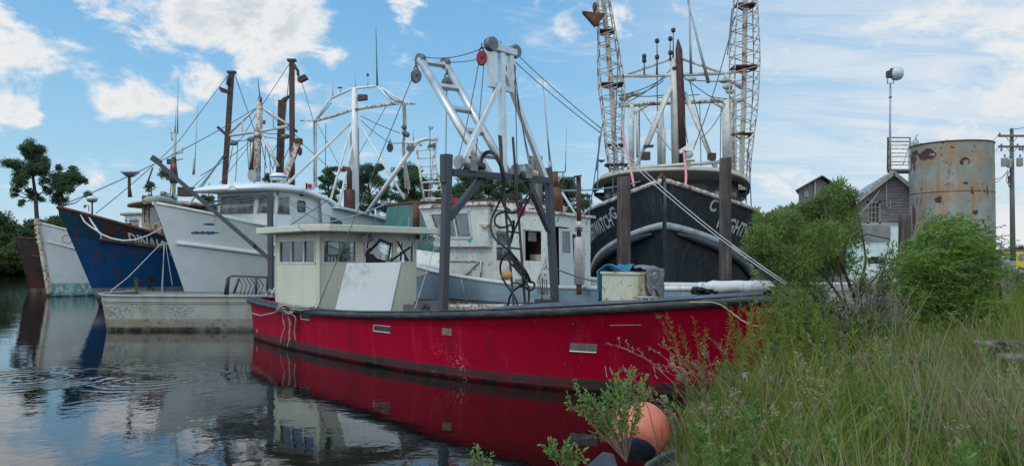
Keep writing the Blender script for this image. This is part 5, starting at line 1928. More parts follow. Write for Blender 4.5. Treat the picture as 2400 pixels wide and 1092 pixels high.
# ================================================================ BLUE TRAWLER
fb_ = trawler_frame(233, 33.3, 1.9, 18.0)
bl_h = Hull(fb_, 19.9, 18.0, [(0, 1.9), (.35, 1.75), (.6, 2.1), (.75, 2.62), (.87, 3.35), (.94, 3.8), (1, 4.2)],
            [(0, 2.6), (.3, 2.95), (.6, 2.95), (.76, 2.6), (.87, 1.75), (.95, .8), (1, .03)], [(0, 2.3), (.3, 2.75), (.6, 2.6), (.76, 1.95), (.87, 1.05), (.95, .42), (1, 0)], p=1.7)
h, fr = bl_h, fb_
bt = thing('blue_trawler', fr.w(0, 0, 0), 'rusty dark blue trawler with flaking pink wheelhouse, left of the white trawler', 'boat', rz=fr.rz)
h.shell(54, 16).build('hull', 'blue_hull', bt)
h.deck(lambda u: h.sheer(u) - .6, .1, 40).build('deck', 'rust', bt)
h.inner(.1, lambda u: h.sheer(u) - .62).build('bulwark_lining', 'rust', bt)
for side in (-1, 1):
    MB().path(h.rail(.0, .0, side, 0, .997), .06, 8).build('cap_rail', 'rust', bt)
    MB().path([h.pt(u, 1.35 + 1.55 * ((u - .2) / .75) ** 1.5, side, .03) for u in [.2 + .75 * i / 40 for i in range(41)]], .10, 8).build('hull_guard', 'rust_guard', bt)
u0, z0 = on_hull(h, 304, 570, 1)
u1, z1 = on_hull(h, 385, 588, 1)
u2, z2 = on_hull(h, 397, 598, 1)
for txt, ua, ub, za, zb2, hh in (('DINAH', u0, u1, z0, z1, .46), ('S', u2, u2 - .012, z2, z2 - .02, .42)):
    hull_text(h, txt, ua, ub, lambda u, ua=ua, ub=ub, za=za, zb2=zb2: za + (zb2 - za) * (u - ua) / (ub - ua), hh, 1, .022).build('bow_lettering', 'letter_cream', bt)
for (px, py, a, b) in ((278, 645, .10, .55), (355, 655, .3, .2), (205, 522, .2, .5), (258, 535, .3, .6), (298, 540, .35, .6)):
    u0, z0 = on_hull(h, px, py, 1)
    hull_patch(h, u0 - a * .03, u0 + a * .03, z0 - b * .5, z0 + b * .5, 1, .004, 3, 3).build('rust_patch', 'brown_steel', bt)
# wheelhouse
XF_, XB, HW = 14.75, 10.6, 1.32
zf_, zr_ = 2.2, 4.72
cs3 = [[fr.w(XF_, -HW, zf_), fr.w(XF_, HW, zf_), fr.w(XF_, HW, zr_), fr.w(XF_, -HW, zr_)],
       [fr.w(XF_, HW, zf_), fr.w(XB, HW, zf_), fr.w(XB, HW, zr_), fr.w(XF_, HW, zr_)],
       [fr.w(XB, -HW, zf_), fr.w(XF_, -HW, zf_), fr.w(XF_, -HW, zr_), fr.w(XB, -HW, zr_)]]
vz = ((3.72 - zf_) / (zr_ - zf_), (4.60 - zf_) / (zr_ - zf_))
hs = [[(.04, .10, *vz), (.16, .45, *vz), (.53, .84, *vz), (.90, .97, *vz)], [(.08, .32, *vz), (.42, .62, .1, vz[1]), (.7, .9, *vz)], [(.1, .3, *vz), (.68, .92, *vz)]]
mb = MB()
for c, hl in zip(cs3, hs):
    p = wall_panel(c, hl)
    mb.add(p.v, p.f)
mb.build('wheelhouse', 'pink_house', bt, solid=.06)
for c, hl in zip(cs3[:2], hs[:2]):
    for hh in hl:
        window(bt, c, hh, 'white_rusty', 'dim_glass' if hh[1] - hh[0] < .1 else 'old_glass', .06, .03)
mb = MB()
mb.box(fr.w(12.4, 0, 3.2), (2.2, 1.6, 1.9), fr.R())
mb.build('house_core', 'brown_interior', bt)
mb = MB()


def rf(u, v):
    th = PI * (u - .5)
    k = v
    fx_ = 14.0 + 1.75 * math.cos(th) ** .6 if abs(th) < PI / 2 - .01 else 14.0
    y = 2.15 * math.sin(th)
    zz = 4.70 + .22 * (1 - (y / 2.15) ** 2) - .18 * max(0, fx_ - 14) / 1.75 - .05
    x = fx_ * (1 - k) + 9.0 * k
    return fr.w(x, y * (1 - .05 * k), zz + .22 * math.sin(PI * min(1, k * 1.2)) * (1 - (y / 2.15) ** 2) - (.25 * k))


mb.grid(rf, 30, 12)
mb.build('wheelhouse_roof', 'pink_house', bt, solid=.09)
mb = MB()
mb.path([W(305, 462, 34.5), W(303, 440, 34.5), W(303, 410, 34.5)], [.10, .07, .07], 8)
mb.build('radar_post', 'rust', bt)
mb = MB()
mb.lathe([(.14, -.10), (.24, -.02), (.34, .06), (.36, .12)], W(305, 410, 34.5), None, 16)
mb.box(W(305, 404, 34.5), (.70, .35, .07))
mb.build('radar_scanner', 'galvanised', bt)
# mast, cross arm, upright outriggers
DM = 42.2
mb = MB()
mb.path([W(602, 425, DM), W(604, 330, DM), W(609, 238, DM)], [.20, .19, .15], 12)
mb.build('mast', 'white_rusty', bt)
MB().path([W(590, 400, DM), W(600, 320, DM)], .13, 8).build('mast_pole', 'rust', bt)
mb = MB()
mb.path([W(534, 319, 43.0), W(608, 308, 42.2), W(676, 296, 41.4)], .085, 8)
mb.build('cross_arm', 'white_worn', bt)
for a, b, r in (((604, 250, DM), (537, 314, 43), .065), ((614, 252, DM), (676, 293, 41.4), .065), ((613, 315, DM), (652, 390, 41.5), .09), ((614, 240, DM), (613, 305, DM), .05), ((640, 219, 41.6), (641, 300, 41.6), .03), ((568, 283, 42.6), (568, 312, 42.6), .035)):
    MB().tube(W(*a), W(*b), r).build('mast_brace', 'white_worn', bt)
for (xa, ya, xb2, yb, d, nm) in ((526, 432, 543, 170, 43.0, 'l'), (685, 438, 684, 142, 41.2, 'r')):
    mb = MB()
    mb.bar(W(xa, ya, d), W(xb2, yb, d), .24, .24, up=(1, 0, 0))
    mb.box(W(xb2, yb, d), (.45, .3, .12))
    mb.build('outrigger', 'brown_steel', bt)
for pts, d in ([[(514, 203), (536, 212), (537, 219), (517, 215), (514, 211)], 42.8], [[(697, 181), (714, 174), (721, 184), (703, 193), (697, 191)], 41.0]):
    MB().prism([W(x, y, d) for x, y in pts], (0, .28, 0)).build('trawl_door_bracket', 'brown_steel', bt)
mb = MB()
for x0, y0, x1, y1, d in ((536, 180, 534, 200, 42.8), (690, 152, 699, 168, 41.0), (699, 168, 700, 178, 41.0)):
    mb.path([W(x0, y0, d), W((x0 + x1) / 2 - 1, (y0 + y1) / 2, d), W(x1, y1, d)], .08, 5)
build_each(mb, 'hanging_chain', 'dark_steel', bt)
mb = MB()
mb.bar(W(510, 298, 43), W(530, 316, 43), .14)
mb.bar(W(688, 303, 41.2), W(696, 309, 41.2), .14)
build_each(mb, 'arm_stop', 'dark_steel', bt)
mb = MB()
mb.bar(W(655, 436, 43), W(661, 236, 43), .34, .34, up=(1, 0, 0))
mb.prism([W(656, 238, 42.85), W(665, 240, 42.85), W(677, 223, 42.85), W(676, 224, 42.85), W(662, 230, 42.85)], (0, .3, 0))
mb.build('exhaust_stack', 'brown_steel', bt)
mb = MB()
mb.bar(W(660, 440, 41), W(699, 332, 41), .3, .3, up=(1, 0, 0))
mb.build('boom', 'white_rusty', bt)
mb = MB()
mb.box(W(700, 332, 41), (.35, .35, .3))
mb.ball(W(703, 355, 41), .16, 8, 6, (.8, .8, 1.5))
mb.build('boom_head', 'rust', bt)
whip(610, 236, 184, DM, .03, -6).build('aerial', 'dark_steel', bt)
mb = MB()
mb.path([W(605, 238, DM), W(605, 228, DM), W(613, 228, DM), W(613, 240, DM)], .02, 4)
mb.build('mast_head_guard', 'dark_steel', bt)
for x, y in ((611, 234), (619, 287)):
    MB().lathe([(.06, -.10), (.08, -.06), (.08, .08), (.03, .12)], W(x, y, DM - .2), None, 8).build('mast_light', 'block_red', bt)
lines = [((143, 482, 31.6), (603, 252, 42.2), .25), ((225, 500, 32.5), (420, 330, 40), .1), ((420, 330, 40), (535, 176, 42.9), .0), ((549, 172, 42.9), (598, 310, 42.2), 0), ((545, 175, 42.9), (530, 320, 42.9), 0), ((614, 248, DM), (680, 148, 41.2), 0), ((680, 150, 41.2), (668, 280, 41.4), 0),
         ((604, 262, DM), (566, 325, 42.6), 0), ((566, 325, 42.6), (535, 320, 43), .2), ((540, 330, 43), (600, 318, 42.2), .15), ((604, 318, DM), (470, 412, 36), .1), ((604, 316, DM), (515, 430, 38), 0), ((615, 255, DM), (708, 330, 41), 0), ((706, 335, 41), (770, 392, 40), 0),
         ((610, 318, DM), (675, 322, 41.4), .1), ((615, 310, DM), (680, 300, 41.3), .2), ((588, 320, DM), (584, 420, DM), .05), ((579, 330, DM), (585, 420, DM), .1), ((545, 345, 42.8), (530, 420, 42), .05), ((557, 335, 42.8), (552, 425, 42), .05), ((620, 330, DM), (640, 400, DM), 0), ((610, 325, DM), (625, 395, DM), 0),
         ((622, 340, DM), (620, 430, DM), 0), ((632, 350, DM), (634, 425, DM), .05), ((522, 370, 43), (450, 440, 35), .05), ((528, 365, 43), (452, 455, 34), .0), ((708, 195, 41), (735, 285, 39), 0), ((637, 360, DM), (665, 310, 41.6), .03), ((655, 345, DM), (640, 395, 42), .03), ((684, 330, 41.2), (660, 385, 41), .05)]
for a, b, sag in lines:
    MB().path(cable(W(*a), W(*b), sag), .021, 4).build('stay_wire', 'wire', bt)
MB().tube(W(443, 480, 33.5), W(523, 366, 43), .05).build('stay_pole', 'galvanised', bt)
mb = MB()
for x, y, d in ((547, 336, 42.6), (590, 327, 42.2), (605, 320, 42.1), (668, 320, 41.3)):
    mb.ball(W(x, y, d), .18, 8, 6, (1.5, .6, .8))
build_each(mb, 'rigging_turn', 'wire', bt)
for k in range(8):
    pass
mb = MB()
mb.path([W(x, y, d) for x, y, d in ((186, 498, 32.0), (198, 520, 31.9), (215, 533, 31.8), (228, 541, 31.7), (240, 550, 31.6), (262, 559, 31.4), (290, 564, 31.2), (318, 562, 31.0), (345, 553, 30.5), (370, 541, 29.5), (384, 531, 28.5))], .034, 8)
single('mooring_rope', mb, 'rope_white', 'thick white rope looping along the blue bow to the white trawler', 'rope')
mb = MB()
mb.path([W(x, y, d) for x, y, d in ((204, 502, 32.2), (215, 520, 32.0), (224, 533, 31.8), (232, 545, 31.7), (238, 549, 31.6))], .034, 8)
mb.path([W(x, y, 31.5) for x, y in ((236, 548), (237, 556), (235, 560))], .02, 4)
single('mooring_rope', mb, 'rope_white', 'short thick white rope from the blue bow rail into the longer rope', 'rope')

# ================================================================ WHITE WOODEN TRAWLER, FAR LEFT
fx_ = trawler_frame(117, 42.35, .6, 15.0)
fr = fx_
wd_h = Hull(fr, 15.7, 15.0, [(0, 1.8), (.4, 1.8), (.7, 2.6), (.87, 3.35), (1, 4.05)], [(0, 2.2), (.4, 2.6), (.7, 2.4), (.87, 1.5), (.95, .7), (1, .05)], [(0, 2.0), (.4, 2.5), (.7, 2.05), (.87, 1.15), (.95, .5), (1, 0)], p=1.4)
h = wd_h
wo = thing('wooden_trawler', fr.w(0, 0, 0), 'white planked trawler bow with worn teal boot stripe, between dark hull and blue hull', 'boat', rz=fr.rz)
h.shell(44, 14).build('hull', 'wood_white', wo)
h.deck(lambda u: h.sheer(u) - .5, .1, 30).build('deck', 'grey_wood', wo)
for side in (-1, 1):
    MB().path(h.rail(0, 0, side, 0, .995), .06, 6).build('cap_rail', 'white_worn', wo)
    MB().path([h.pt(u, h.sheer(u) - .95, side, .02) for u in [i / 40 * .985 for i in range(41)]], .055, 6).build('hull_guard', 'white_worn', wo)
mb = MB()
mb.bar(h.pt(1, .2, 1), h.pt(1, 4.25, 1) + fr.a.to_3d() * .05, .22, .18, up=fr.a.to_3d())
for k in range(5):
    mb.box(h.pt(1, 3.0 + k * .25, 1) + fr.a.to_3d() * .08, (.14, .32, .10), fr.R())
mb.build('stem_post', 'white_rusty', wo)
mb = MB()
u0, z0 = on_hull(h, 156, 560, 1)
mb.path([h.pt(u0 + .012 * math.cos(t), z0 + .24 * math.sin(t), 1, .006) for t in [k * 2 * PI / 16 for k in range(17)]], .022, 5)
mb.build('faded_emblem', 'rope_pink', wo)
XF_, HW = 9.6, 1.75
mb = MB()
mb.lathe([(1.0, 0), (1.0, 1)], (0, 0, -50), None, 3)
mb = MB()


def hpp(t, z):
    a = (t - .5) * PI
    return fr.w(8.4 + 1.3 * math.cos(a), HW * math.sin(a), z)


wl = [(.06, .2), (.24, .38), (.42, .58), (.62, .76), (.80, .94)]
mb = MB()
for i in range(50):
    t0, t1 = i / 50, (i + 1) / 50
    for r, (za, zb2) in enumerate(((2, 3.9), (3.9, 4.45), (4.45, 4.8))):
        if r == 1 and any(a < (t0 + t1) / 2 < b for a, b in wl):
            continue
        mb.add([hpp(t0, za), hpp(t1, za), hpp(t1, zb2), hpp(t0, zb2)], [(0, 1, 2, 3)], True)
for s in (-1, 1):
    mb.add([fr.w(8.4, s * HW, 2), fr.w(5, s * HW, 2), fr.w(5, s * HW, 4.8), fr.w(8.4, s * HW, 4.8)], [(0, 1, 2, 3)])
mb.build('wheelhouse', 'white_paint', wo, solid=.05)
for a, b in wl:
    mb = MB()
    for i in range(50):
        if a < (i + .5) / 50 < b:
            mb.add([hpp(i / 50, 3.9), hpp((i + 1) / 50, 3.9), hpp((i + 1) / 50, 4.45), hpp(i / 50, 4.45)], [(0, 1, 2, 3)], True)
    mb.build('window', 'dim_glass', wo, solid=.02)
MB().box(fr.w(7.2, 0, 3.5), (2.6, 2.4, 2.2), fr.R()).build('house_core', 'dark_interior', wo)
mb = MB()
out_ = [fr.w(8.3 + 1.75 * math.cos(a), 2.1 * math.sin(a), 4.8) for a in [(-90 + 10 * k) * PI / 180 for k in range(19)]] + [fr.w(4.8, 2.0, 4.8), fr.w(4.8, -2.0, 4.8)]
mb.prism(out_, (0, 0, .2))
mb.build('wheelhouse_roof', 'cabin_white', wo, bevel=.08)
mb = MB()
c = W(216, 468, 45.5)
mb.lathe([(.16, -.16), (.26, -.10), (.30, .0)], c, None, 16)
rd = mb.build('radar_dome', 'teal_hull', wo)
MB().lathe([(.305, 0), (.305, .14), (.2, .19), (.02, .2)], c, None, 16).build('cap', 'white_paint', rd)
MB().tube(c + Vector((0, 0, -.1)), c + Vector((0, 0, -.9)), .05).build('post', 'dark_steel', rd)
mb = MB()
mb.path([W(208, 495, 45.5), W(208, 482, 45.5), W(200, 481, 45.5)], .03, 5)
mb.box(W(199, 484, 45.5), (.1, .1, .18))
mb.build('running_light', 'block_red', wo)
DM = 50.0
mb = MB()
mb.path([W(407, 455, DM), W(409, 380, DM), W(411, 312, DM)], [.13, .11, .08], 8)
mb.bar(W(400, 312, DM), W(418, 313, DM), .12, .06)
mb.build('mast', 'beige_roof', wo)
mb = MB()
mb.path([W(402, 362, DM), W(428, 358, DM), W(428, 345, DM)], .05, 5)
mb.path([W(428, 372, DM), W(404, 378, DM)], .05, 5)
mb.path([W(403, 415, DM), W(398, 460, DM)], .04, 5)
mb.build('mast_arm', 'beige_roof', wo)
mb = MB()
mb.box(W(396, 379, DM), (.22, .2, .35))
mb.lathe([(.22, 0), (.3, .3), (.2, 1.1), (.15, 1.7)], W(407, 430, DM - .3), None, 10)
mb.build('mast_gear', 'dark_steel', wo)
MB().lathe([(.12, -.2), (.15, 0), (.1, .28)], W(408, 393, DM - .4), None, 10).build('mast_light', 'seat_red', wo)
for px, y0, y1, ln in ((410, 312, 248, 3), (416, 312, 182, 1), (404, 330, 300, -6), (455, 410, 250, 8), (452, 410, 372, 1)):
    whip(px, y0, y1, DM, .03, ln).build('aerial', 'galvanised', wo)
mb = MB()
mb.tube(W(342, 440, 47), W(358, 393, 47), .05)
mb.build('boat_pole', 'brown_steel', wo)
MB().box(W(438, 450, 47), (.9, .6, .55)).build('deck_locker', 'brown_steel', wo)

# ================================================================ BLACK RUSTY HULL, FARTHEST LEFT
fr = trawler_frame(71, 48.6, 1, 15.0)
h = Hull(fr, 16.0, 15.0, [(0, 1.9), (.5, 2.4), (.87, 3.2), (1, 3.45)], [(0, 2.2), (.4, 2.6), (.7, 2.4), (.87, 1.6), (.95, .8), (1, .05)], [(0, 2.0), (.4, 2.5), (.7, 2.05), (.87, 1.2), (.95, .5), (1, 0)], p=1.4)
bk = thing('rusty_hull', fr.w(0, 0, 0), 'rusty black steel bow, farthest left of the moored boats', 'boat', rz=fr.rz)
h.shell(40, 12).build('hull', 'black_rust_hull', bk)
h.deck(lambda u: h.sheer(u) - .3, .1, 30).build('deck', 'rust', bk)
for side in (-1, 1):
    MB().path(h.rail(0, 0, side, 0, .995), .05, 6).build('cap_rail', 'rust', bk)
    MB().path([h.pt(u, h.sheer(u) - 1.1, side, .02) for u in [i / 40 * .97 for i in range(41)]], .05, 6).build('hull_guard', 'rust', bk)

# ================================================================ PALE BLUE BOAT WITH A WHITE CABIN
fp = Frame((6.58, 14.5), (-.685, .729))
pb_h = Hull(fp, 16.4, 15.6, [(0, 1.50), (.3, 1.39), (.4, 1.385), (.5, 1.47), (.62, 1.63), (.72, 1.84), (.85, 2.15), (1, 2.5)],
            [(0, 1.72), (.12, 1.86), (.4, 1.92), (.62, 1.92), (.76, 1.62), (.88, 1.0), (1, .02)], [(0, 1.6), (.12, 1.75), (.4, 1.82), (.6, 1.78), (.76, 1.2), (.88, .6), (1, 0)], p=1.3)
h, fr = pb_h, fp
pb = thing('cabin_boat', fr.w(0, 0, 0), 'pale blue fishing boat with flaking white two-level cabin behind the red boat', 'boat', rz=fr.rz)
h.shell(50, 12).build('hull', 'paleblue_hull', pb)
h.deck(lambda u: h.sheer(u) - .42, .1, 40).build('deck', 'paleblue_hull', pb)
h.inner(.09, lambda u: h.sheer(u) - .45).build('bulwark_lining', 'white_worn', pb)
for side in (-1, 1):
    MB().path(h.rail(0, -.02, side, 0, .995), .05, 8).build('cap_rail', 'white_worn', pb)
hull_patch(h, .66, .99, lambda u: h.sheer(u) - .02 - .30 * min(1, (u - .66) / .06), lambda u: h.sheer(u), 1, .008, 20, 2).build('bow_strake', 'white_worn', pb)
mb = MB()
u0, z0 = on_hull(h, 1085, 660, 1)
mb.path([h.pt(u0, h.sheer(u0) - .06, 1, .03), h.pt(u0, .95, 1, .03)], .022, 5)
mb.build('scupper_pipe', 'grey_guard', pb)
h.rail(0, 0, 1)
hull_patch(h, 0.0, .66, .92, .98, 1, .02, 30, 1).build('rub_strip', 'dark_guard', pb)
mb = MB()
mb.prism([h.pt(0, .02, 1), h.pt(0, .02, -1), h.pt(0, 1.45, -1), h.pt(0, 1.45, 1)], fr.a.to_3d() * -.03)
mb.build('transom', 'white_worn', pb)
mb = MB()
mb.bar(h.pt(0, 1.52, 1), h.pt(0, 1.52, -1), .14, .12)
mb.build('transom_cap', 'white_worn', pb)
# lower house
YW = 1.22
x0, _ = fr.on_y(1292, 692, YW)
x1, _ = fr.on_y(1040, 690, YW)
_, zt0 = fr.on_y(1292, 502, YW)
YF = YW - 1.42                                          # the after end is narrow
_, zt1 = fr.on_y(1040, 484, YW)
zt1 = min(zt1, 3.55)
zb_ = .95


def nh(px, py):
    x, z = fr.on_y(px, py, YW)
    u = (x - x0) / (x1 - x0)
    zt = zt0 + (zt1 - zt0) * u
    return u, (z - zb_) / (zt - zb_)


def hole(xa, ya, xb_, yb):
    a, b = nh(xa, ya), nh(xb_, yb)
    return (min(a[0], b[0]), max(a[0], b[0]), min(a[1], b[1]), max(a[1], b[1]))


LW = [fr.w(x0, YW, zb_), fr.w(x1, YW, zb_), fr.w(x1, YW, zt1), fr.w(x0, YW, zt0)]
h1, h2 = hole(1193, 543, 1165, 610), hole(1270, 541, 1227, 613)
hlo = hole(1250, 652, 1206, 684)
AW = [fr.w(x0, YW, zb_), fr.w(x0, YF, zb_), fr.w(x0, YF, zt0 - .06), fr.w(x0, YW, zt0)]


def ah(px, py):
    y, z = fr.on_x(px, py, x0)
    return (y - YW) / (YF - YW), (z - zb_) / (zt0 - zb_)


def ahole(xa, ya, xb_, yb):
    a, b = ah(xa, ya), ah(xb_, yb)
    return (min(a[0], b[0]), max(a[0], b[0]), min(a[1], b[1]), max(a[1], b[1]))


hdo, h3 = ahole(1300, 530, 1331, 690), ahole(1337, 548, 1346, 616)
wl = wall_panel(LW, [h1, h2])
for c4, hl in ((AW, [hdo, h3]), ([fr.w(x1, YW, zb_), fr.w(x1, YF, zb_), fr.w(x1, YF, zt1), fr.w(x1, YW, zt1)], []), ([fr.w(x0, YF, zb_), fr.w(x1, YF, zb_), fr.w(x1, YF, zt1), fr.w(x0, YF, zt0)], [(.3, .7, .5, .8)])):
    w2 = wall_panel(c4, hl)
    wl.add(w2.v, w2.f)
wl.build('lower_house', 'cabin_white', pb, solid=.05)
window(pb, LW, h1, 'trim_wood', 'dim_glass', .05, .03)
mb = MB()
a, b = nh(1165, 577), nh(1193, 577)
mb.bar(lerp4(LW, a[0], a[1]) + fr.l.to_3d() * .04, lerp4(LW, b[0], b[1]) + fr.l.to_3d() * .04, .04)
mb.build('window_rail', 'slab_white', pb)
window(pb, LW, h2, 'cabin_white', None, .05, .03)
mb = MB()
a = nh(1231, 543)
b = nh(1250, 566)
mb.prism([lerp4(LW, u, v) - fr.l.to_3d() * .1 for u, v in ((a[0], a[1]), (b[0], a[1]), (b[0], b[1]), (a[0], b[1]))], fr.l.to_3d() * -.01)
mb.build('inner_pane', 'dim_glass', pb)
window(pb, AW, h3, 'rubber_trim', 'dim_glass', .03, .03)
window(pb, LW, hlo, 'cabin_white', None, .045, .025, name='hatch_frame')
hull_ = None
mb = MB()
mb.prism([lerp4(LW, u, v) + fr.l.to_3d() * .028 for u, v in ((hlo[0] + .01, hlo[2] + .02), (hlo[1] - .01, hlo[2] + .02), (hlo[1] - .01, hlo[3] - .02), (hlo[0] + .01, hlo[3] - .02))], fr.l.to_3d() * .012)
mb.build('hatch_panel', 'grey_panel', pb)
MB().box(fr.w((x0 + x1) / 2 + .2, YW - .95, 1.9), (abs(x1 - x0) * .8, .7, 1.9), fr.R()).build('cabin_core', 'brown_interior', pb)
mb = MB()
xa, z_ = fr.on_y(1255, 600, YW - .3)
mb.box(fr.w(xa, YW - .55, 1.9), (.5, .4, .5), fr.R())
mb.build('bunk', 'cabin_white', pb)
# door standing ajar
pts = fillpix(fr, 'x', [(1313, 686), (1347, 686), (1339, 537), (1311, 535)], x0 - .12)
mb = wall_panel(pts, [(.16, .80, .62, .96)])
dr = mb.build('cabin_door', 'slab_white', pb, solid=.04)
mb = MB()
mb.prism([lerp4(pts, u, v) for u, v in ((.16, .62), (.80, .62), (.80, .96), (.16, .96))], fr.a.to_3d() * .01)
mb.build('door_pane', 'dim_glass', dr)
# upper wheelhouse, overhanging forward
YU = YW + .14
UP = fillpix(fr, 'y', [(1020, 578), (1145, 578), (1145, 482), (986, 489)], YU)
hu = (.135, .735, .22, .86)
wl = wall_panel(UP, [hu])
off = fr.l.to_3d() * (-2 * YU)
for i, j in ((0, 3), (1, 2)):
    A4 = [UP[i], UP[i] + off, UP[j] + off, UP[j]]
    w2 = wall_panel(A4, [(.1, .46, .25, .88), (.54, .9, .25, .88)] if i == 0 else [])
    wl.add(w2.v, w2.f)
w2 = wall_panel([p + off for p in UP], [hu])
wl.add(w2.v, w2.f)
wl.add([UP[0], UP[1], UP[1] + off, UP[0] + off], [(0, 1, 2, 3)])
wl.build('upper_house', 'cabin_white', pb, solid=.05)
window(pb, UP, hu, 'slab_white', 'old_glass', .07, .035, (.60,))
mb = MB()
mb.box((UP[0] + UP[1]) / 2 + off * .5 + Vector((0, 0, .4)), (.8, 1.4, .5), fr.R())
mb.build('steering_console', 'grey_panel', pb)
mb = MB()
rp = fillpix(fr, 'y', [(981, 490), (1020, 487), (1085, 483), (1148, 480), (1148, 472), (1085, 474), (1020, 480), (981, 483)], YU + .12)
mb.prism(rp, fr.l.to_3d() * (-2 * YU - .24))
mb.build('upper_roof', 'white_rusty', pb, bevel=.015)
mb = MB()
e = [fr.w(x0 - .12, YW + .1, zt0), fr.w(x0 - .12, YF - .1, zt0 - .06), fr.w(x1 - .3, YF - .1, zt1 - .02), fr.w(x1 - .3, YW + .1, zt1 - .02)]
mb.prism(e, (0, 0, .07))
mb.prism(fillpix(fr, 'y', [(1140, 482), (1236, 492), (1240, 486), (1180, 478), (1140, 476)], YW + .08), fr.l.to_3d() * -1.4)
mb.build('lower_roof', 'white_rusty', pb, bevel=.012)
mb = MB()
mb.prism(fillpix(fr, 'y', [(1130, 532), (1170, 532), (1170, 526), (1130, 526)], YU + .02), fr.l.to_3d() * .10)
mb.build('drip_ledge', 'white_rusty', pb)
MB().prism(fillpix(fr, 'y', [(1097, 568), (1104, 568), (1104, 558), (1097, 558)], YU + .03), fr.l.to_3d() * .004).build('window_sticker', 'teal_sticker', pb)
mb = MB()
mb.path(fillpix(fr, 'y', [(1040, 611), (1110, 612), (1128, 613)], YW + .05), .018, 5)
mb.path(fillpix(fr, 'y', [(1124, 612), (1090, 645)], YW + .05), .02, 5)
mb.path(fillpix(fr, 'y', [(1128, 611), (1126, 655)], YW + .06), .022, 5)
mb.build('side_rail', 'white_rusty', pb)
# exhausts
mb = MB()
mb.path([W(1357, 560, 16.9), W(1357, 470, 16.9), W(1356, 416, 16.9)], .052, 10)
mb.prism([W(1344, 416, 16.8), W(1364, 413, 16.8), W(1364, 410, 16.8), W(1346, 412, 16.8)], (0, .12, 0))
st = mb.build('exhaust_stack', 'brown_steel', pb)
MB().lathe([(.07, 0), (.118, .03), (.118, 1.02), (.07, 1.06)], W(1358, 668, 16.85), None, 16).build('silencer', 'exhaust_grey', st)
MB().lathe([(.056, 0), (.056, .18)], W(1357, 538, 16.88), None, 10).build('clamp_band', 'slab_white', st)
mb = MB()
for y in (536, 541):
    mb.lathe([(.095, 0), (.095, .02)], W(1357, y, 16.88), None, 12)
mb.path([W(1357, 690, 16.85), W(1357, 668, 16.85)], .06, 8)
mb.build('pipe_flange', 'rust', st)
mb = MB()
mb.lathe([(.06, 0), (.19, .05), (.19, .60), (.06, .66)], W(1302, 500, 19.3), None, 14)
mb.path([W(1302, 445, 19.3), W(1301, 402, 19.3)], .07, 8)
mb.build('roof_silencer', 'rust', pb)
mb = MB()
mb.path([W(1291, 400, 19.5), W(1288, 378, 19.5)], .05, 6)
mb.path([W(1282, 406, 19.5), W(1325, 403, 19.5)], .02, 5)
mb.path([W(1322, 404, 19.5), W(1303, 436, 19.5)], .022, 5)
mb.build('aerial_bracket', 'galvanised', pb)
whip(1289, 380, 180, 19.5, .018, -18).build('aerial', 'galvanised', pb)
whip(1325, 403, 300, 19.5, .010, 3).build('aerial', 'galvanised', pb)
MB().tube(W(1318, 452, 17.6), W(1354, 510, 17.0), .028).build('stack_brace', 'slab_white', pb)
mb = MB()
for x0_ in (1057, 1069):
    mb.box(W(x0_, 471, 21.0), (.13, .2, .17))
mb.build('fuel_can', 'red_can', pb, bevel=.01)
mb = MB()
for k in range(6):
    mb.path([W(1262 + k * 3 + (k % 3) * 3, 690, 17.3), W(1260 + k * 4, 655 - 7 * (k % 4), 17.3), W(1270 + k * 2, 632 - 5 * (k % 3), 17.2), W(1280, 606 + 4 * k, 17.2)], .012 + .006 * (k % 2), 5)
mb.build('wall_lines', 'rope_grey', pb)
MB().path(cable(W(1318, 447, 18), W(1500, 425, 24), .08), .02, 5).build('bow_line', 'rope_blue', pb)

# long white foam roll on its after deck
mb = MB()
a, b = W(1652, 673, 13.6), W(1852, 671, 13.0)
pts = [a.lerp(b, k / 10) + Vector((0, 0, .012 * math.sin(k * 2.1))) for k in range(11)]
mb.path(pts, [.075] + [.11 + .006 * math.sin(k * 1.7) for k in range(9)] + [.105], 12)
mb.path([W(1640, 675, 13.7), W(1652, 671, 13.6)], [.11, .085], 10)
single('foam_roll', mb, 'foam_white', 'long pale foam roll lying across the after deck beyond the red boat', 'foam roll')

# ================================================================ TEAL STEEL STERN
ft = Frame((-1.75, 30.6), (.12, .99))
th_ = thing('teal_boat', ft.w(0, 0, 0), 'teal rusty round-sterned hull showing between the white trawler and the white cabin', 'boat', rz=ft.rz)
mb = MB()
TZ = 4.15


def tfn(u, v):
    a = -PI * .98 * u
    z = -.6 + (TZ + .6) * v
    bul = 1.0 + .16 * math.sin(PI * min(1, max(0, (z - .2) / (TZ + .9))) * .9) - .02
    x = -2.9 * math.sin(-a) * bul * .9 + 0
    y = 3.0 * math.cos(a) * bul
    return ft.w(x + .4, y, z)


mb.grid(tfn, 36, 14)
for s in (0, 1):
    def sfn(u, v, s=s):
        p = tfn(s, v)
        return p + ft.a.to_3d() * (9 * u)
    mb.grid(sfn, 6, 14)
mb.build('hull', 'teal_hull', th_)
mb = MB()
ring = [tfn(i / 36, 1) for i in range(37)]
ring = [tfn(0, 1) + ft.a.to_3d() * 9] + ring + [tfn(1, 1) + ft.a.to_3d() * 9]
mb.path(ring, .05, 8)
mb.build('bulwark_rim', 'rust', th_)
mb = MB()
mb.add([p - Vector((0, 0, .35)) for p in ring], [tuple(range(len(ring)))])
mb.build('deck', 'rust', th_)
mb = MB()
mb.path([W(975, 540, 27.0), W(976, 474, 27.0)], .12, 8)
mb.box(W(974, 545, 27.0), (.4, .25, .2))
mb.build('fender_pipe', 'rust', th_)
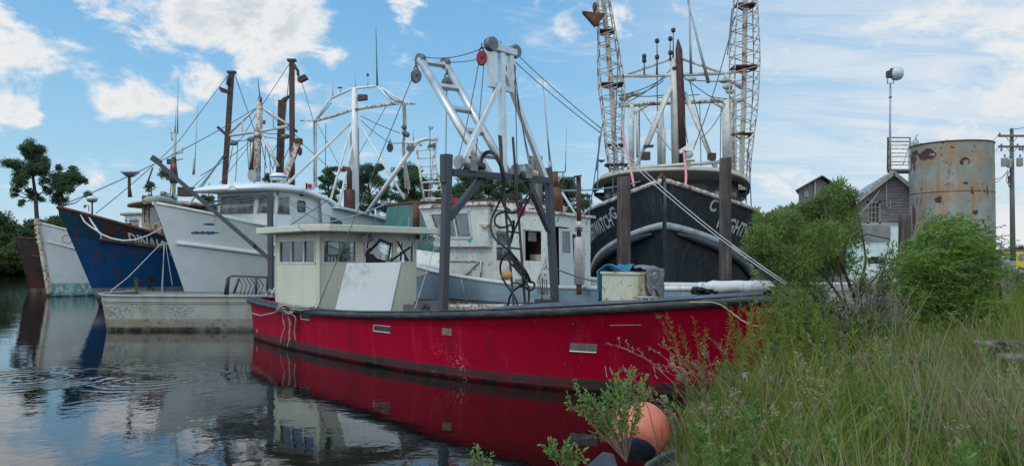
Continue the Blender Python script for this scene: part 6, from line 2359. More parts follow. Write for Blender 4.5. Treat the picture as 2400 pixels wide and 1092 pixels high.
# its boom, arm and ladder
MB().tube(W(860, 500, 33.0), W(976, 334, 31.0), .10, .09, 10).build('boom', 'white_paint', th_)
MB().tube(W(957, 482, 31.0), W(1042, 482, 30.0), .03).build('ladder_base', 'white_rusty', th_)
mb = MB()
mb.path([W(950, 334, 31.2), W(972, 336, 31), W(984, 330, 31), W(1000, 326, 31), W(1024, 327, 30.6)], .075, 8)
mb.path([W(966, 337, 31), W(976, 330, 31), W(988, 342, 31)], .06, 6)
mb.build('boom_arm', 'white_worn', th_)
lad = [(W(977, 351, 30.6), W(986, 415, 30.3), W(996, 476, 30)), (W(1012, 347, 30.4), W(1027, 415, 30.2), W(1042, 476, 29.8))]
for l in lad:
    MB().path(l, .05, 6).build('ladder_rail', 'white_rusty', th_)
for k in range(7):
    t = .02 + k * .15
    a = lad[0][0].lerp(lad[0][2], t)
    b = lad[1][0].lerp(lad[1][2], t)
    MB().tube(a, b, .03).build('ladder_rung', 'white_worn', th_)
mb = MB()
mb.tube(W(1008, 350, 30.5), W(1007, 296, 30.5), .025)
mb.prism([W(1003, 296, 30.4), W(1015, 297, 30.4), W(1013, 302, 30.4), W(1006, 304, 30.4)], (0, .15, 0))
mb.build('boom_light', 'galvanised', th_)
whip(969, 332, 304, 31, .02).build('aerial', 'galvanised', th_)
for k, (px, py) in enumerate(((958, 347), (966, 347), (1008, 345), (1017, 343))):
    pulley('rigging_block', W(px, py, 30.9), .13, 'block_steel', 'one of the four small pear-shaped blocks under the white boom arm with ladder', 'blocks under the boom arm', (.2, -1, 0), False)
for a, b in (((1023, 330, 30.6), (1012, 440, 30)), ((1008, 348, 30.6), (1011, 480, 30)), ((1018, 346, 30.6), (1003, 470, 30))):
    MB().path(cable(W(*a), W(*b), .1), .016, 4).build('stay_wire', 'rope_grey', th_)

# ================================================================ BLACK TRAWLER
fk = Frame((0, 0), (-.227, -.974))
bowtop = Vector((4.36, 22.1))
L_ = 19.5
fk = Frame(bowtop - fk.a * L_, fk.a)
bk_h = Hull(fk, L_, L_ - 1.5, [(0, 2.2), (.3, 2.1), (.5, 2.6), (.6, 3.05), (.7, 3.45), (.8, 3.72), (.9, 3.92), (.96, 4.12), (1, 4.28)],
            [(0, 2.8), (.3, 3.5), (.55, 3.65), (.7, 3.22), (.8, 2.62), (.9, 1.56), (.96, .72), (1, .04)],
            [(0, 2.5), (.3, 3.0), (.55, 2.9), (.7, 2.25), (.8, 1.6), (.9, .82), (.96, .32), (1, 0)], p=1.6)
h, fr = bk_h, fk
bt2 = thing('black_trawler', fr.w(0, 0, 0), 'big black trawler facing the viewer bow on, with two rusty lattice outriggers', 'boat', rz=fr.rz)
h.shell(54, 16).build('hull', 'black_hull', bt2)
h.deck(lambda u: h.sheer(u) - .6, .1, 40).build('deck', 'grey_deck', bt2)
h.inner(.09, lambda u: h.sheer(u) - .62).build('bulwark_lining', 'black_house', bt2)
gz = lambda u: 2.92 - 1.55 * ((1 - u) / .42) ** 1.1
for side in (-1, 1):
    MB().path(h.rail(.02, .0, side, 0, .997), .075, 8).build('cap_rail', 'white_rusty', bt2)
    us = [.45 + (.992 - .45) * i / 40 for i in range(41)]
    hull_patch(h, .45, .9995, lambda u: gz(u), lambda u: gz(u) + .20, side, lambda u: .11 * max(0.0, 1 - u ** 90) + .012, 60, 1).build('guard_face', 'grey_guard', bt2, solid=.03)
    mb = MB()
    mb.path([h.pt(u, gz(u) - .06, side, .06) for u in us[:-1]], [.13] * 36 + [.12, .10, .075, .04], 8)
    mb.build('hull_guard', 'dark_guard', bt2)
mb = MB()
mb.path([h.pt(1, z, 1) for z in (.2, 1.2, 2.4, 3.4, 4.25)], .05, 6)
mb.build('stem_bar', 'dark_guard', bt2)
# name on both bows
ub, zb2 = on_hull(h, 1437, 521, -1)
um, zm = on_hull(h, 1406, 539, -1)
ua = ub - (ub - um) * 2.5
hull_text(h, 'NIGHTWATCH', ua, ub, lambda u: zb2 + (zm - zb2) * (u - ub) / (um - ub) - .10, .42, -1, .012).build('bow_lettering', 'letter_white', bt2)
uc, zc = on_hull(h, 1437, 503, -1)
hull_text(h, 'G', uc - .006, uc + .012, lambda u: zc - .12, .36, -1, .012).build('bow_letter', 'letter_white', bt2)
ug, zg = on_hull(h, 1709, 539, 1)
ue, ze_ = on_hull(h, 1757, 562, 1)
pt_ = (ue - ug) / 5
hull_text(h, 'NIGHTWATCH', ug - 2 * pt_, ug + 8 * pt_, lambda u: zg + (ze_ - zg) * (u - ug) / (ue - ug) - .05, .42, 1, .012).build('bow_lettering', 'letter_white', bt2)
uc, zc = on_hull(h, 1668, 490, 1)
hull_text(h, 'C', uc + .008, uc - .010, lambda u: zc - .06, .36, 1, .012).build('bow_letter', 'letter_white', bt2)
# wheelhouse with broad curved visor roof
XC = L_ - 7.0


def kp(t, k, z):
    a = (t - .5) * PI
    return fr.w(XC + 1.5 * math.cos(a) ** .75 * k if abs(a) < PI / 2 - .001 else XC, 2.45 * math.sin(a) * k, z)


wl = [(.05, .15), (.17, .28), (.30, .41), (.43, .5), (.5, .57), (.59, .70), (.72, .83), (.85, .95)]
kz0, kz1 = 4.02, 4.74
mb = MB()
for i in range(60):
    t0, t1 = i / 60, (i + 1) / 60
    for r, (za, zb2) in enumerate(((2.6, kz0), (kz0, kz1), (kz1, 4.88))):
        if r == 1 and any(a < (t0 + t1) / 2 < b for a, b in wl):
            continue
        mb.add([kp(t0, 1, za), kp(t1, 1, za), kp(t1, 1, zb2), kp(t0, 1, zb2)], [(0, 1, 2, 3)], True)
for s in (0, 1):
    p = kp(s, 1, 0)
    q_ = p - fr.a.to_3d() * 4.5
    mb.add([Vector((p.x, p.y, 2.6)), Vector((q_.x, q_.y, 2.6)), Vector((q_.x, q_.y, 4.88)), Vector((p.x, p.y, 4.88))], [(0, 1, 2, 3)])
mb.build('wheelhouse', 'black_house', bt2, solid=.05)
for a, b in wl:
    mb = MB()
    for i in range(60):
        if a < (i + .5) / 60 < b:
            mb.add([kp(i / 60, .995, kz0), kp((i + 1) / 60, .995, kz0), kp((i + 1) / 60, .995, kz1), kp(i / 60, .995, kz1)], [(0, 1, 2, 3)], True)
    mb.build('window', 'dim_glass', bt2, solid=.015)
MB().box(fr.w(XC - 1.2, 0, 3.9), (2.6, 3.6, 2.3), fr.R()).build('house_core', 'dark_interior', bt2)


def rp_(t, k, z):
    a = (t - .5) * PI
    c = max(0, math.cos(a))
    x = XC + (1.5 + 1.15 * k) * c ** .75 if k > -.9 else XC + .2 * c
    y = (2.45 + .42 * k) * math.sin(a) if k > -.9 else 1.0 * math.sin(a)
    return fr.w(x, y, z - .50 * max(0, k) * (1 - c) ** 1.5)


mb = MB()
rows = [(0, 4.84), (.5, 4.96), (.97, 5.06), (1.0, 5.08), (1.0, 5.13), (.93, 5.17), (.4, 5.27), (-1, 5.38)]
for r in range(len(rows) - 1):
    for i in range(60):
        (k0, z0), (k1, z1) = rows[r], rows[r + 1]
        mb.add([rp_(i / 60, k0, z0), rp_((i + 1) / 60, k0, z0), rp_((i + 1) / 60, k1, z1), rp_(i / 60, k1, z1)], [(0, 1, 2, 3)], True)
pa = [rp_(0, 1.0, 5.1), rp_(1, 1.0, 5.1)]
bk_ = fr.a.to_3d() * -4.6
mb.add([pa[0], pa[1], pa[1] + bk_, pa[0] + bk_, *[p - Vector((0, 0, .12)) for p in (pa[0], pa[1], pa[1] + bk_, pa[0] + bk_)]], [(0, 1, 2, 3), (4, 5, 6, 7), (0, 4, 7, 3), (1, 5, 6, 2)])
mb.build('wheelhouse_roof', 'beige_roof', bt2)
# fittings on the bow rail
mb = MB()
for px, py in ((1622, 447), (1608, 442), (1634, 452)):
    mb.box(W(px, py, 23.4), (.16, .14, .12))
mb.path([W(1482, 455, 24.2), W(1486, 440, 24.3), W(1495, 452, 24.2)], .05, 6)
mb.path([W(1540, 425, 22.2), W(1552, 408, 22.4), W(1560, 424, 22.2)], .06, 6)
build_each(mb, 'bow_fitting', 'rust', bt2)
MB().path([W(1456, 286, 29), W(1468, 350, 28), W(1484, 425, 24.6), W(1486, 438, 24.4)], .04, 6).build('hanging_hose', 'rope_pink', bt2)
MB().path([W(1602, 352, 27.5), W(1606, 385, 26), W(1608, 410, 24.2), W(1607, 441, 23.4)], .04, 6).build('hanging_hose', 'rope_pink', bt2)
# mast and gallows
DK = 31.0
MB().path([W(1586, 395, DK), W(1583, 250, DK), W(1580, 138, DK)], [.20, .19, .16], 14).build('mast', 'white_worn', bt2)
MB().path([W(1601, 395, DK - .2), W(1597, 250, DK - .2), W(1591, 118, DK - .2), W(1589, 93, DK - .2)], [.15, .15, .14, .03], 12).build('mast_pole', 'brown_steel', bt2)
for a, b, r in (((1437, 178), (1500, 179), .06), ((1500, 179), (1690, 173), .07), ((1690, 173), (1738, 168), .06), ((1472, 174), (1578, 137), .055), ((1594, 137), (1700, 174), .055)):
    MB().tube(W(*a, DK), W(*b, DK), r).build('spreader', 'white_worn', bt2)
mb = MB()
mb.path([W(1450, 248, 34), W(1540, 242, 34), W(1650, 238, 34), W(1738, 235, 34)], .10, 8)
mb.build('gallows_beam', 'white_rusty', bt2)
for pts, r in (([(1480, 246, 34), (1480, 395, 34)], .13), ([(1705, 236, 34), (1705, 400, 34)], .22), ([(1722, 240, 34.2), (1722, 400, 34.2)], .09), ([(1548, 232, 35), (1549, 385, 35)], .16), ([(1556, 300, 33), (1556, 385, 33)], .08), ([(1494, 255, 34), (1494, 370, 34)], .06)):
    MB().path([W(*p) for p in pts], r, 10).build('gallows_leg', 'white_worn', bt2)
for a, b, r in (((1575, 200, DK), (1515, 345, 30), .09), ((1568, 205, DK), (1492, 390, 30), .07), ((1604, 218, DK), (1680, 400, 30), .10), ((1520, 245, 34), (1482, 268, 34), .07), ((1672, 240, 34), (1700, 256, 34), .07), ((1470, 395, 30), (1690, 380, 30), .07), ((1700, 178, DK), (1738, 205, 30.5), .10), ((1462, 190, DK), (1436, 205, 30.5), .05)):
    MB().tube(W(*a), W(*b), r).build('mast_brace', 'white_worn', bt2)
mb = MB()
mb.bar(W(1592, 357, 28.6), W(1634, 330, 28.6), .18, .14)
rs = mb.build('radar_scanner', 'white_paint', bt2)
mb = MB().ball(W(1615, 362, 28.7), .17, 12, 8, (1, 1, .85))
mb.tube(W(1614, 372, 28.7), W(1614, 392, 28.7), .07)
mb.lathe([(.02, 0), (.22, 0), (.22, .05), (.02, .05)], W(1615, 378, 28.7), None, 12)
mb.build('scanner_base', 'cabin_white', rs)
mb = MB()
mb.box(W(1668, 367, 30), (.30, .2, .26))
mb.box(W(1520, 343, 30), (.36, .3, .07))
mb.box(W(1514, 366, 30), (.3, .3, .3))
build_each(mb, 'deck_lamp', 'dark_steel', bt2)
for px, y0, y1, r in ((1540, 175, 92, .03), (1510, 175, 130, .025), (1571, 140, 90, .025), (1578, 137, 70, .025), (1620, 172, -40, .04)):
    whip(px, y0, y1, DK - .1, r, -6 if px == 1620 else 0).build('aerial', 'wire' if px != 1620 else 'galvanised', bt2)
whip(1661, 195, 0, DK - .1, .05, -50).build('aerial', 'galvanised', bt2)
mb = MB()
for px, y in ((1540, 97), (1540, 135), (1510, 133), (1510, 143), (1571, 92), (1578, 72), (1580, 162), (1571, 125)):
    mb.lathe([(.06, -.08), (.09, -.04), (.09, .06), (.05, .1)], W(px, y, DK - .1), None, 8)
build_each(mb, 'signal_lamp', 'dark_steel', bt2)
for a, b, sag in (((1716, 20, 29.5), (1705, 130, 30), 0), ((1722, 40, 29), (1625, 350, 28), .3), ((1700, 245, 33), (1640, 325, 28.6), .2), ((1575, 160, DK), (1470, 240, 31), .15), ((1600, 178, DK), (1700, 245, 32), .1), ((1614, 180, DK), (1668, 370, 30), .2), ((1560, 182, DK), (1450, 225, 30), .1), ((1555, 190, DK), (1460, 232, 30), .1),
                  ((1605, 186, DK), (1715, 190, 30), .05), ((1600, 230, DK), (1612, 335, 30), .2), ((1450, 100, 30), (1436, 450, 27), 0), ((1412, 290, 30), (1398, 400, 27), 0), ((1410, 300, 30), (1380, 510, 24), 0), ((1404, 320, 30), (1400, 440, 27), 0), ((1752, 350, 28), (1748, 500, 27), 0), ((1755, 360, 28), (1762, 510, 27), 0),
                  ((1540, 178, DK), (1541, 300, 33), 0), ((1498, 245, 34), (1500, 390, 34), 0), ((1640, 240, 34), (1643, 390, 33), 0), ((1500, 250, 34), (1580, 360, 32), .1), ((1690, 250, 34), (1688, 380, 34), 0), ((1580, 220, DK), (1450, 222, 34), .1), ((1540, 230, 34), (1640, 222, 34), 0), ((1660, 225, 34), (1730, 232, 34), .05)):
    MB().path(cable(W(*a), W(*b), sag), .02, 4).build('stay_wire', 'wire', bt2)
mb = MB()
for x, y in ((1470, 225), (1488, 220), (1462, 232), (1697, 190), (1620, 186), (1712, 215), (1705, 205)):
    mb.ball(W(x, y, 30.4), .15, 8, 6, (1.4, .7, .7))
build_each(mb, 'rigging_turn', 'wire_light', bt2)


def lattice(pts, d, plats, name):
    """upright outrigger: central tube, four chords, crossed braces and rest platforms. pts: (row, centre, half width)"""
    mc, mch, mbz = MB(), MB(), MB()
    P = []
    for y, c, wd in pts:
        k = wd / F * d
        ce = W(c, y, d)
        P.append((ce, [ce + Vector((sx * k, sy * k * .8, 0)) for sx, sy in ((-1, -1), (1, -1), (1, 1), (-1, 1))]))
    mc.path([p[0] for p in P], .10, 8)
    out = mc.build('outrigger', 'lattice_paint', bt2)
    for q4 in range(4):
        mch.path([p[1][q4] for p in P], .026, 5)
    N = len(P) * 3
    def at(t, q4):
        f = t * (len(P) - 1)
        i = min(int(f), len(P) - 2)
        return P[i][1][q4].lerp(P[i + 1][1][q4], f - i)
    for k in range(N):
        t0, t1 = k / N, (k + 1) / N
        for q4 in range(4):
            a, b = q4, (q4 + 1) % 4
            if k % 2:
                a, b = b, a
            mbz.path([at(t0, a), at(t1, b)], .016, 4, False)
    mch.build('lattice_chord', 'lattice_paint', out)
    mbz.build('lattice_brace', 'lattice_paint', out)
    mp, mst = MB(), MB()
    for y, c, hw in plats:
        k = hw / F * d
        ce = W(c, y, d)
        mp.prism([ce + Vector((-k, -k * .7, 0)), ce + Vector((k, -k * .7, 0)), ce + Vector((k, k * .7, 0)), ce + Vector((-k, k * .7, 0))], (0, 0, .05))
        mst.bar(ce + Vector((0, 0, -.2)), ce + Vector((-k, 0, -.02)), .05)
        mst.bar(ce + Vector((0, 0, -.2)), ce + Vector((k, 0, -.02)), .05)
    build_each(mp, 'rest_platform', 'rust', out)
    build_each(mst, 'platform_strut', 'rust', out)
    return out


lattice([(430, 1448, 12), (390, 1444, 16), (340, 1440, 20), (300, 1438, 21), (250, 1436, 25), (205, 1433, 28), (150, 1428, 25), (100, 1424, 21), (60, 1420, 18), (10, 1415, 14), (-60, 1408, 13), (-140, 1400, 10)], 30.0, ((75, 1421, 19), (200, 1434, 26), (342, 1440, 20), (388, 1444, 26)), 'l')
lattice([(470, 1737, 8), (420, 1738, 16), (370, 1739, 18), (320, 1740, 22), (260, 1743, 26), (200, 1744, 28), (150, 1745, 29), (100, 1745, 28), (50, 1746, 25), (0, 1747, 22), (-60, 1748, 18), (-140, 1748, 12)], 29.5, ((15, 1746, 22), (160, 1745, 29), (316, 1740, 21)), 'r')
mb = MB()
mb.prism([W(1366, 26, 29.4), W(1419, 32, 29.4), W(1399, 55, 29.4), W(1396, 60, 29.4)], (0, .35, 0))
mb.tube(W(1397, 52, 29.6), W(1397, 62, 29.6), .07)
mb.ball(W(1394, 18, 29.7), .12, 8, 6, (.8, .5, 1.7))
mb.build('paravane', 'rust', bt2)
MB().prism([W(1401, 374, 29), W(1420, 375, 29), W(1412, 380, 29)], (0, .25, 0)).build('paravane', 'dark_steel', bt2)

# ---------------------------------------------------------------- timber piles
pile(1462, 415, 33, 21.4, 'pile_wood', 'dark split piling left of the black trawler stem')
pile(1700, 370, 29, 19.4, 'pile_wood', 'tall brown piling right of the black trawler stem')
pile(1256, 366, 33, 22.6, 'pile_grey', 'grey weathered piling behind the white cabin')

# ================================================================ BOATYARD ON THE RIGHT
GZ = .6


def gpt(px, d, z=GZ):
    return Vector(((px - 1200) / F * d, d, z))


# ---------------------------------------------------------------- rusty storage tank
D = 43.0
c = W(2230, 610, D)
R_ = 86.5 / F * D
ztop = CAMH + (HZ - 342) / F * D
tk = thing('storage_tank', (c.x, D, GZ), 'tall weathered steel tank streaked and holed with rust', 'tank')
mb = MB()
MBN = 48


def tkfn(u, v):
    a = 2 * PI * u
    r = R_ * (1.045 - .05 * v) * (1 + .004 * math.sin(5 * a))
    return Vector((c.x + r * math.cos(a), D + r * math.sin(a), GZ + (ztop - GZ) * v))


mb.grid(tkfn, MBN, 12)
mb.build('tank_shell', 'tank_steel', tk)
mb = MB()
mb.lathe([(R_ * .98, 0), (R_ * .6, .02), (.05, .03)], (c.x, D, ztop - .2), None, 40)
mb.build('tank_roof', 'tank_steel', tk)
mb = MB()
mb.path([tkfn(k / 64, 1.0) for k in range(65)], .045, 6)
mb.build('rim', 'rust', tk)
zs_ = CAMH + (HZ - 455) / F * D
mb = MB()
v_ = (zs_ - GZ) / (ztop - GZ)
mb.path([tkfn(k / 64, v_) for k in range(65)], .02, 5)
mb.build('seam', 'rust', tk)
mb = MB()
p = W(2224, 336, D - 1)
mb.path([p - Vector((0, 0, .35)), p, p + Vector((-.06, 0, .12)), p + Vector((-.18, 0, .12)), p + Vector((-.22, 0, 0))], .07, 8)
mb.build('vent_pipe', 'galvanised', tk)
p = W(2146, 342, D + .6)
mb = MB()
mb.lathe([(.17, -.2), (.17, .22), (.10, .3), (.1, .36)], p, None, 12)
mb.path([p + Vector((0, 0, .3)), p + Vector((.02, 0, .55)), p + Vector((.14, 0, .62))], .035, 5)
mb.lathe([(.12, -.2), (.12, .05), (.05, .15)], p + Vector((.3, 0, 0)), None, 10)
mb.build('fill_valve', 'galvanised', tk)
for y in (347, 386):
    MB().box(W(2322, y, D), (.25, .12, .14)).build('lug', 'galvanised', tk)
# paint lost where rust broke through
def patch(px, py, rx, rz, seed, mat='brown_steel'):
    rs_ = random.Random(seed)
    ring = []
    a0 = math.acos(max(-1, min(1, ((px - 1200) / F * (D - R_ * .85) - c.x) / R_)))
    z0 = CAMH + (HZ - py) / F * (D - R_ * .85)
    n = 22
    ph = [rs_.uniform(0, 6) for _ in range(3)]
    for k in range(n):
        t = 2 * PI * k / n
        q_ = 1 + .22 * math.sin(2 * t + ph[0]) + .14 * math.sin(3 * t + ph[1]) + .08 * math.sin(7 * t + ph[2])
        a = -a0 + rx / R_ * math.cos(t) * q_
        z = z0 + rz * math.sin(t) * q_
        r = R_ * (1.045 - .05 * (z - GZ) / (ztop - GZ)) * 1.004
        ring.append(Vector((c.x + r * math.cos(a), D + r * math.sin(a), z)))
    cen = sum(ring, Vector()) / n
    cen = cen + (cen - Vector((c.x, D, cen.z))).normalized() * .02
    m_ = MB()
    m_.add(ring + [cen], [(k, (k + 1) % n, n) for k in range(n)])
    return m_.build('rust_patch', mat, tk)


for k, (px, py, rx, rz, mt) in enumerate(((2193, 357, .40, .36, 'brown_steel'), (2167, 364, .14, .26, 'rust'), (2155, 382, .09, .22, 'brown_steel'), (2208, 467, .22, .15, 'brown_steel'), (2150, 505, .14, .85, 'rust'), (2277, 498, .12, .15, 'brown_steel'), (2296, 520, .07, .12, 'brown_steel'), (2302, 530, .07, .10, 'brown_steel'), (2270, 448, .06, .2, 'rust'), (2309, 448, .06, .3, 'rust'), (2256, 430, .10, .08, 'rust'))):
    patch(px, py, rx, rz, k + 3, mt)
mb = MB()
ring = []
for k in range(13):
    t = math.radians(-40 + 260 * k / 12)
    ring.append(W(2262 + 9 * math.cos(t), 379 - 8 * math.sin(t), D - R_ * .97))
mb.path(ring, .07, 5)
mb.build('rust_mark', 'brown_steel', tk)
# ladder platform and light mast beside the tank
pf = thing('ladder_platform', gpt(2112, 49.5), 'rusty railed access platform high beside the tank', 'platform')
d0, d1 = 48.6, 50.2
zpf = CAMH + (HZ - 398) / F * 49
mb = MB()
mb.prism([gpt(2078, d0, zpf), gpt(2139, d0, zpf), gpt(2143, d1, zpf), gpt(2082, d1, zpf)], (0, 0, -.12))
mb.build('deck', 'dead_wood', pf)
for px, d in ((2080, d0), (2132, d0), (2083, d1), (2134, d1)):
    MB().bar(gpt(px, d, zpf), gpt(px + 1, d, zpf + 2.0), .07).build('railing_post', 'rust' if px < 2082 else 'white_rusty', pf)
for k in (.45, 1.0, 1.5, 1.98):
    m_ = MB()
    for a, b in (((2080, d0), (2132, d0)), ((2083, d1), (2134, d1)), ((2080, d0), (2083, d1))):
        m_.bar(gpt(*a, zpf + k), gpt(*b, zpf + k), .06)
    m_.build('railing', 'white_rusty' if k < 1.9 else 'rust', pf)
mb = MB()
for px in (2131, 2139):
    mb.bar(gpt(px, 49.6, .6), gpt(px, 49.6, zpf + 1.6), .07)
for k in range(22):
    mb.bar(gpt(2131, 49.6, .9 + .36 * k), gpt(2139, 49.6, .9 + .36 * k), .035)
mb.build('ladder', 'galvanised', pf)
mb = MB()
mb.bar(gpt(2117, 48.7, zpf + .3), gpt(2131, 48.7, zpf + 1.5), .04)
mb.bar(gpt(2084, 48.7, zpf - .1), gpt(2100, 50, zpf - 1.4), .08)
mb.build('brace', 'white_rusty', pf)
lm = thing('light_mast', gpt(2087, 48.4, zpf), 'thin pole carrying a round white floodlamp above the platform', 'light mast')
mb = MB()
mb.path([gpt(2087, 48.4, zpf - 2.5), W(2086, 300, 48.4), W(2087, 196, 48.4)], [.075, .065, .055], 8)
mb.build('pole', 'galvanised', lm)
MB().lathe([(.11, 0), (.11, .06)], W(2087, 229, 48.4), None, 8).build('collar', 'galvanised', lm)
mb = MB()
mb.path([W(2080, 178, 48.4), W(2080, 196, 48.4), W(2094, 196, 48.4), W(2094, 176, 48.4)], .04, 5)
mb.build('yoke', 'galvanised', lm)
mb = MB()
cb = W(2101, 173, 48.4)
M = Vector((1, -.25, .12)).to_track_quat('Z', 'Y').to_matrix()
mb.lathe([(.14, -.36), (.33, -.28), (.43, -.10), (.44, .05), (.40, .22), (.27, .36), (.1, .42), (.01, .43)], cb, M, 20)
mb.build('lamp_globe', 'glass_ball', lm)
mb = MB()
mb.box(W(2085, 175, 48.4), (.34, .3, .42))
mb.lathe([(.2, -.05), (.2, .12)], W(2089, 168, 48.4), M, 10)
mb.build('ballast_box', 'dark_steel', lm)

# ---------------------------------------------------------------- weathered gabled house
D = 46.0
hs_ = thing('gabled_shed', gpt(2080, D), 'weathered grey clapboard gable house beside the tank', 'house')
zp, ze = CAMH + (HZ - 406) / F * D, CAMH + (HZ - 466) / F * D
xl, xr, xp = gpt(2006, D).x, gpt(2160, D).x, gpt(2086, D).x
dp = 11.0
sk_ = 3.4                                              # the house runs back and to the left
mb = MB()
fr4 = [Vector((xl, D, .3)), Vector((xr, D, .3)), Vector((xr, D, ze)), Vector((xl, D, ze))]
wx = [(gpt(2033, D).x - xl) / (xr - xl), (gpt(2060, D).x - xl) / (xr - xl)]
wz = [(CAMH + (HZ - 523) / F * D - .3) / (ze - .3), (CAMH + (HZ - 474) / F * D - .3) / (ze - .3)]
hw = (wx[0], wx[1], wz[0], wz[1])
mb.add(*[[]] * 0) if 0 else None
p = wall_panel(fr4, [hw])
mb.add(p.v, p.f)
mb.add([Vector((xl, D, ze)), Vector((xr, D, ze)), Vector((xp, D, zp))], [(0, 1, 2)])
mb.add([Vector((xl, D, .3)), Vector((xl + sk_, D + dp, .3)), Vector((xl + sk_, D + dp, ze)), Vector((xl, D, ze))], [(0, 1, 2, 3)])
mb.add([Vector((xr, D, .3)), Vector((xr + sk_, D + dp, .3)), Vector((xr + sk_, D + dp, ze)), Vector((xr, D, ze))], [(0, 1, 2, 3)])
mb.add([Vector((xl + sk_, D + dp, .3)), Vector((xr + sk_, D + dp, .3)), Vector((xr + sk_, D + dp, ze)), Vector((xp + sk_, D + dp, zp)), Vector((xl + sk_, D + dp, ze))], [(0, 1, 2, 3, 4)])
mb.build('wall', 'siding', hs_, solid=.06)
mb = MB()                                               # lapped boards
n = int((zp - .5) / .17)
for k in range(n):
    z = .45 + .17 * k
    a, b = xl, xr
    if z > ze:
        t = (z - ze) / (zp - ze)
        a, b = xl + (xp - xl) * t, xr + (xp - xr) * t
    if b - a < .3:
        continue
    segs = [(a, b)]
    zz0, zz1 = .3 + (ze - .3) * hw[2], .3 + (ze - .3) * hw[3]
    if zz0 - .1 < z < zz1 + .05:
        segs = [(a, xl + (xr - xl) * hw[0]), (xl + (xr - xl) * hw[1], b)]
    for s0, s1 in segs:
        j = .012 * mnoise.noise(Vector((k * 3.3, 0, 0)))
        mb.add([Vector((s0, D - .075 + j, z)), Vector((s1, D - .07 - j, z)), Vector((s1, D - .035, z + .175)), Vector((s0, D - .035, z + .175))], [(0, 1, 2, 3)])
        mb.add([Vector((s0, D - .075 + j, z)), Vector((s1, D - .07 - j, z)), Vector((s1, D - .03, z)), Vector((s0, D - .03, z))], [(3, 2, 1, 0)])
mb.build('clapboards', 'siding', hs_, recalc=False)
for s, (xe, ov) in ((-1, (xl, -.55)), (1, (xr, .4))):
    m_ = MB()
    sl = (zp - ze) / (xp - xe)
    e0 = Vector((xe + ov, D - .45, ze + sl * ov + .06))
    r0 = Vector((xp, D - .45, zp + .08))
    bk = Vector((sk_, dp + .5, 0))
    m_.add([e0, r0, r0 + bk, e0 + bk], [(0, 1, 2, 3)])
    m_.build('roof', 'tin_roof', hs_, solid=.09)
    m_ = MB()
    m_.bar(e0 + Vector((0, -.05, -.12)), r0 + Vector((0, -.05, -.12)), .05, .22)
    m_.build('barge_board', 'trim_wood', hs_)
f = window(hs_, fr4, hw, 'trim_wood', 'dim_glass', .12, .09)
mb = MB()
q4 = [lerp4(fr4, u, v) + Vector((0, -.05, 0)) for u, v in ((hw[0], hw[2]), (hw[1], hw[2]), (hw[1], hw[3]), (hw[0], hw[3]))]
for t in (.33, .66):
    mb.bar(lerp4(q4, t, 0), lerp4(q4, t, 1), .05)
for t in (.25, .5, .75):
    mb.bar(lerp4(q4, 0, t), lerp4(q4, 1, t), .06 if t == .5 else .04)
mb.build('sash_bars', 'trim_wood', f)
MB().box(((xl + xr) / 2, D + 2.5, 3.2), (3, 3, 4)).build('dark_room', 'dark_interior', hs_)
# pale wind break in front of it
wb = thing('boarded_fence', gpt(2045, 40), 'pale blue board wall patched with grey sheets below the window', 'wall')
D2 = 40.0
mb = MB()
z1 = CAMH + (HZ - 527) / F * D2
mb.prism([gpt(1985, D2, .3), gpt(2112, D2, .3), gpt(2112, D2, z1), gpt(1985, D2, z1 - .05)], (0, .12, 0))
mb.build('board_wall', 'blue_panel', wb)
for a, b in ((2022, 2047), (2047.4, 2086)):
    m_ = MB()
    m_.prism([W(a, 567, D2 - .03), W(b, 565, D2 - .03), W(b, 530, D2 - .03), W(a, 529, D2 - .03)], (0, -.03, 0))
    m_.build('grey_sheet', 'grey_panel', wb)
mb = MB()
mb.bar(W(1980, 527, D2), W(2114, 525, D2), .12, .08)
mb.build('cap_board', 'trim_wood', wb)
mb = MB()
mb.box(W(2053, 611, 30), (.5, .3, .22))
mb.box(W(2050, 605, 30), (.22, .2, .12))
single('junk_battery', mb, 'black_tape', 'small dark boxy scrap in front of the pale board wall', 'scrap')
pile(2121, 503, 29, 24.0, 'pile_wood', 'short dark wooden post standing before the pale board wall', zbase=.3)
mb = MB()
for a, b, s in ((W(2087, 402, 47), W(1985, 517, 42), .5), (W(2087, 400, 47.5), W(2088, 480, 45.5), 0), (W(2078, 428, 45.6), W(2079, 485, 45.6), 0)):
    mb.path(cable(a, b, s), .03, 4)
mb.path(cable(W(2079, 485, 45.6), W(2089, 478, 45.6), .2), .03, 4)
single('slack_cable', mb, 'rope_grey', 'slack pale cables hanging from the platform across the gable', 'cable')
# barn with a raised gable farther back
D = 74.0
bn = thing('far_barn', gpt(1905, D), 'tall grey board barn top showing over the leafy shrub', 'barn')
zp, ze, zl = CAMH + (HZ - 416) / F * D, CAMH + (HZ - 446) / F * D, CAMH + (HZ - 500) / F * D
xa, xb_, xp = gpt(1872, D).x, gpt(1962, D).x, gpt(1922, D).x
mb = MB()
mb.prism([(xa, D, .4), (xb_, D, .4), (xb_, D, ze), (xp, D, zp), (xa, D, ze)], (4.0, 9, 0))
mb.build('wall', 'grey_wood', bn)
for xe in (xa - .5, xb_ + .5):
    m_ = MB()
    sl = (zp - ze) / abs(xp - xa)
    e0, r0 = Vector((xe, D - .5, ze - .1)), Vector((xp, D - .5, zp + .1))
    bk = Vector((4.4, 10, 0))
    m_.add([e0, r0, r0 + bk, e0 + bk], [(0, 1, 2, 3)])
    m_.build('roof', 'dark_steel', bn, solid=.14)
mb = MB()
mb.prism([W(1884, 462, D - .05), W(1895, 462, D - .05), W(1895, 449, D - .05), W(1884, 449, D - .05)], (0, -.05, 0))
mb.build('window', 'dim_glass', bn)
mb = MB()
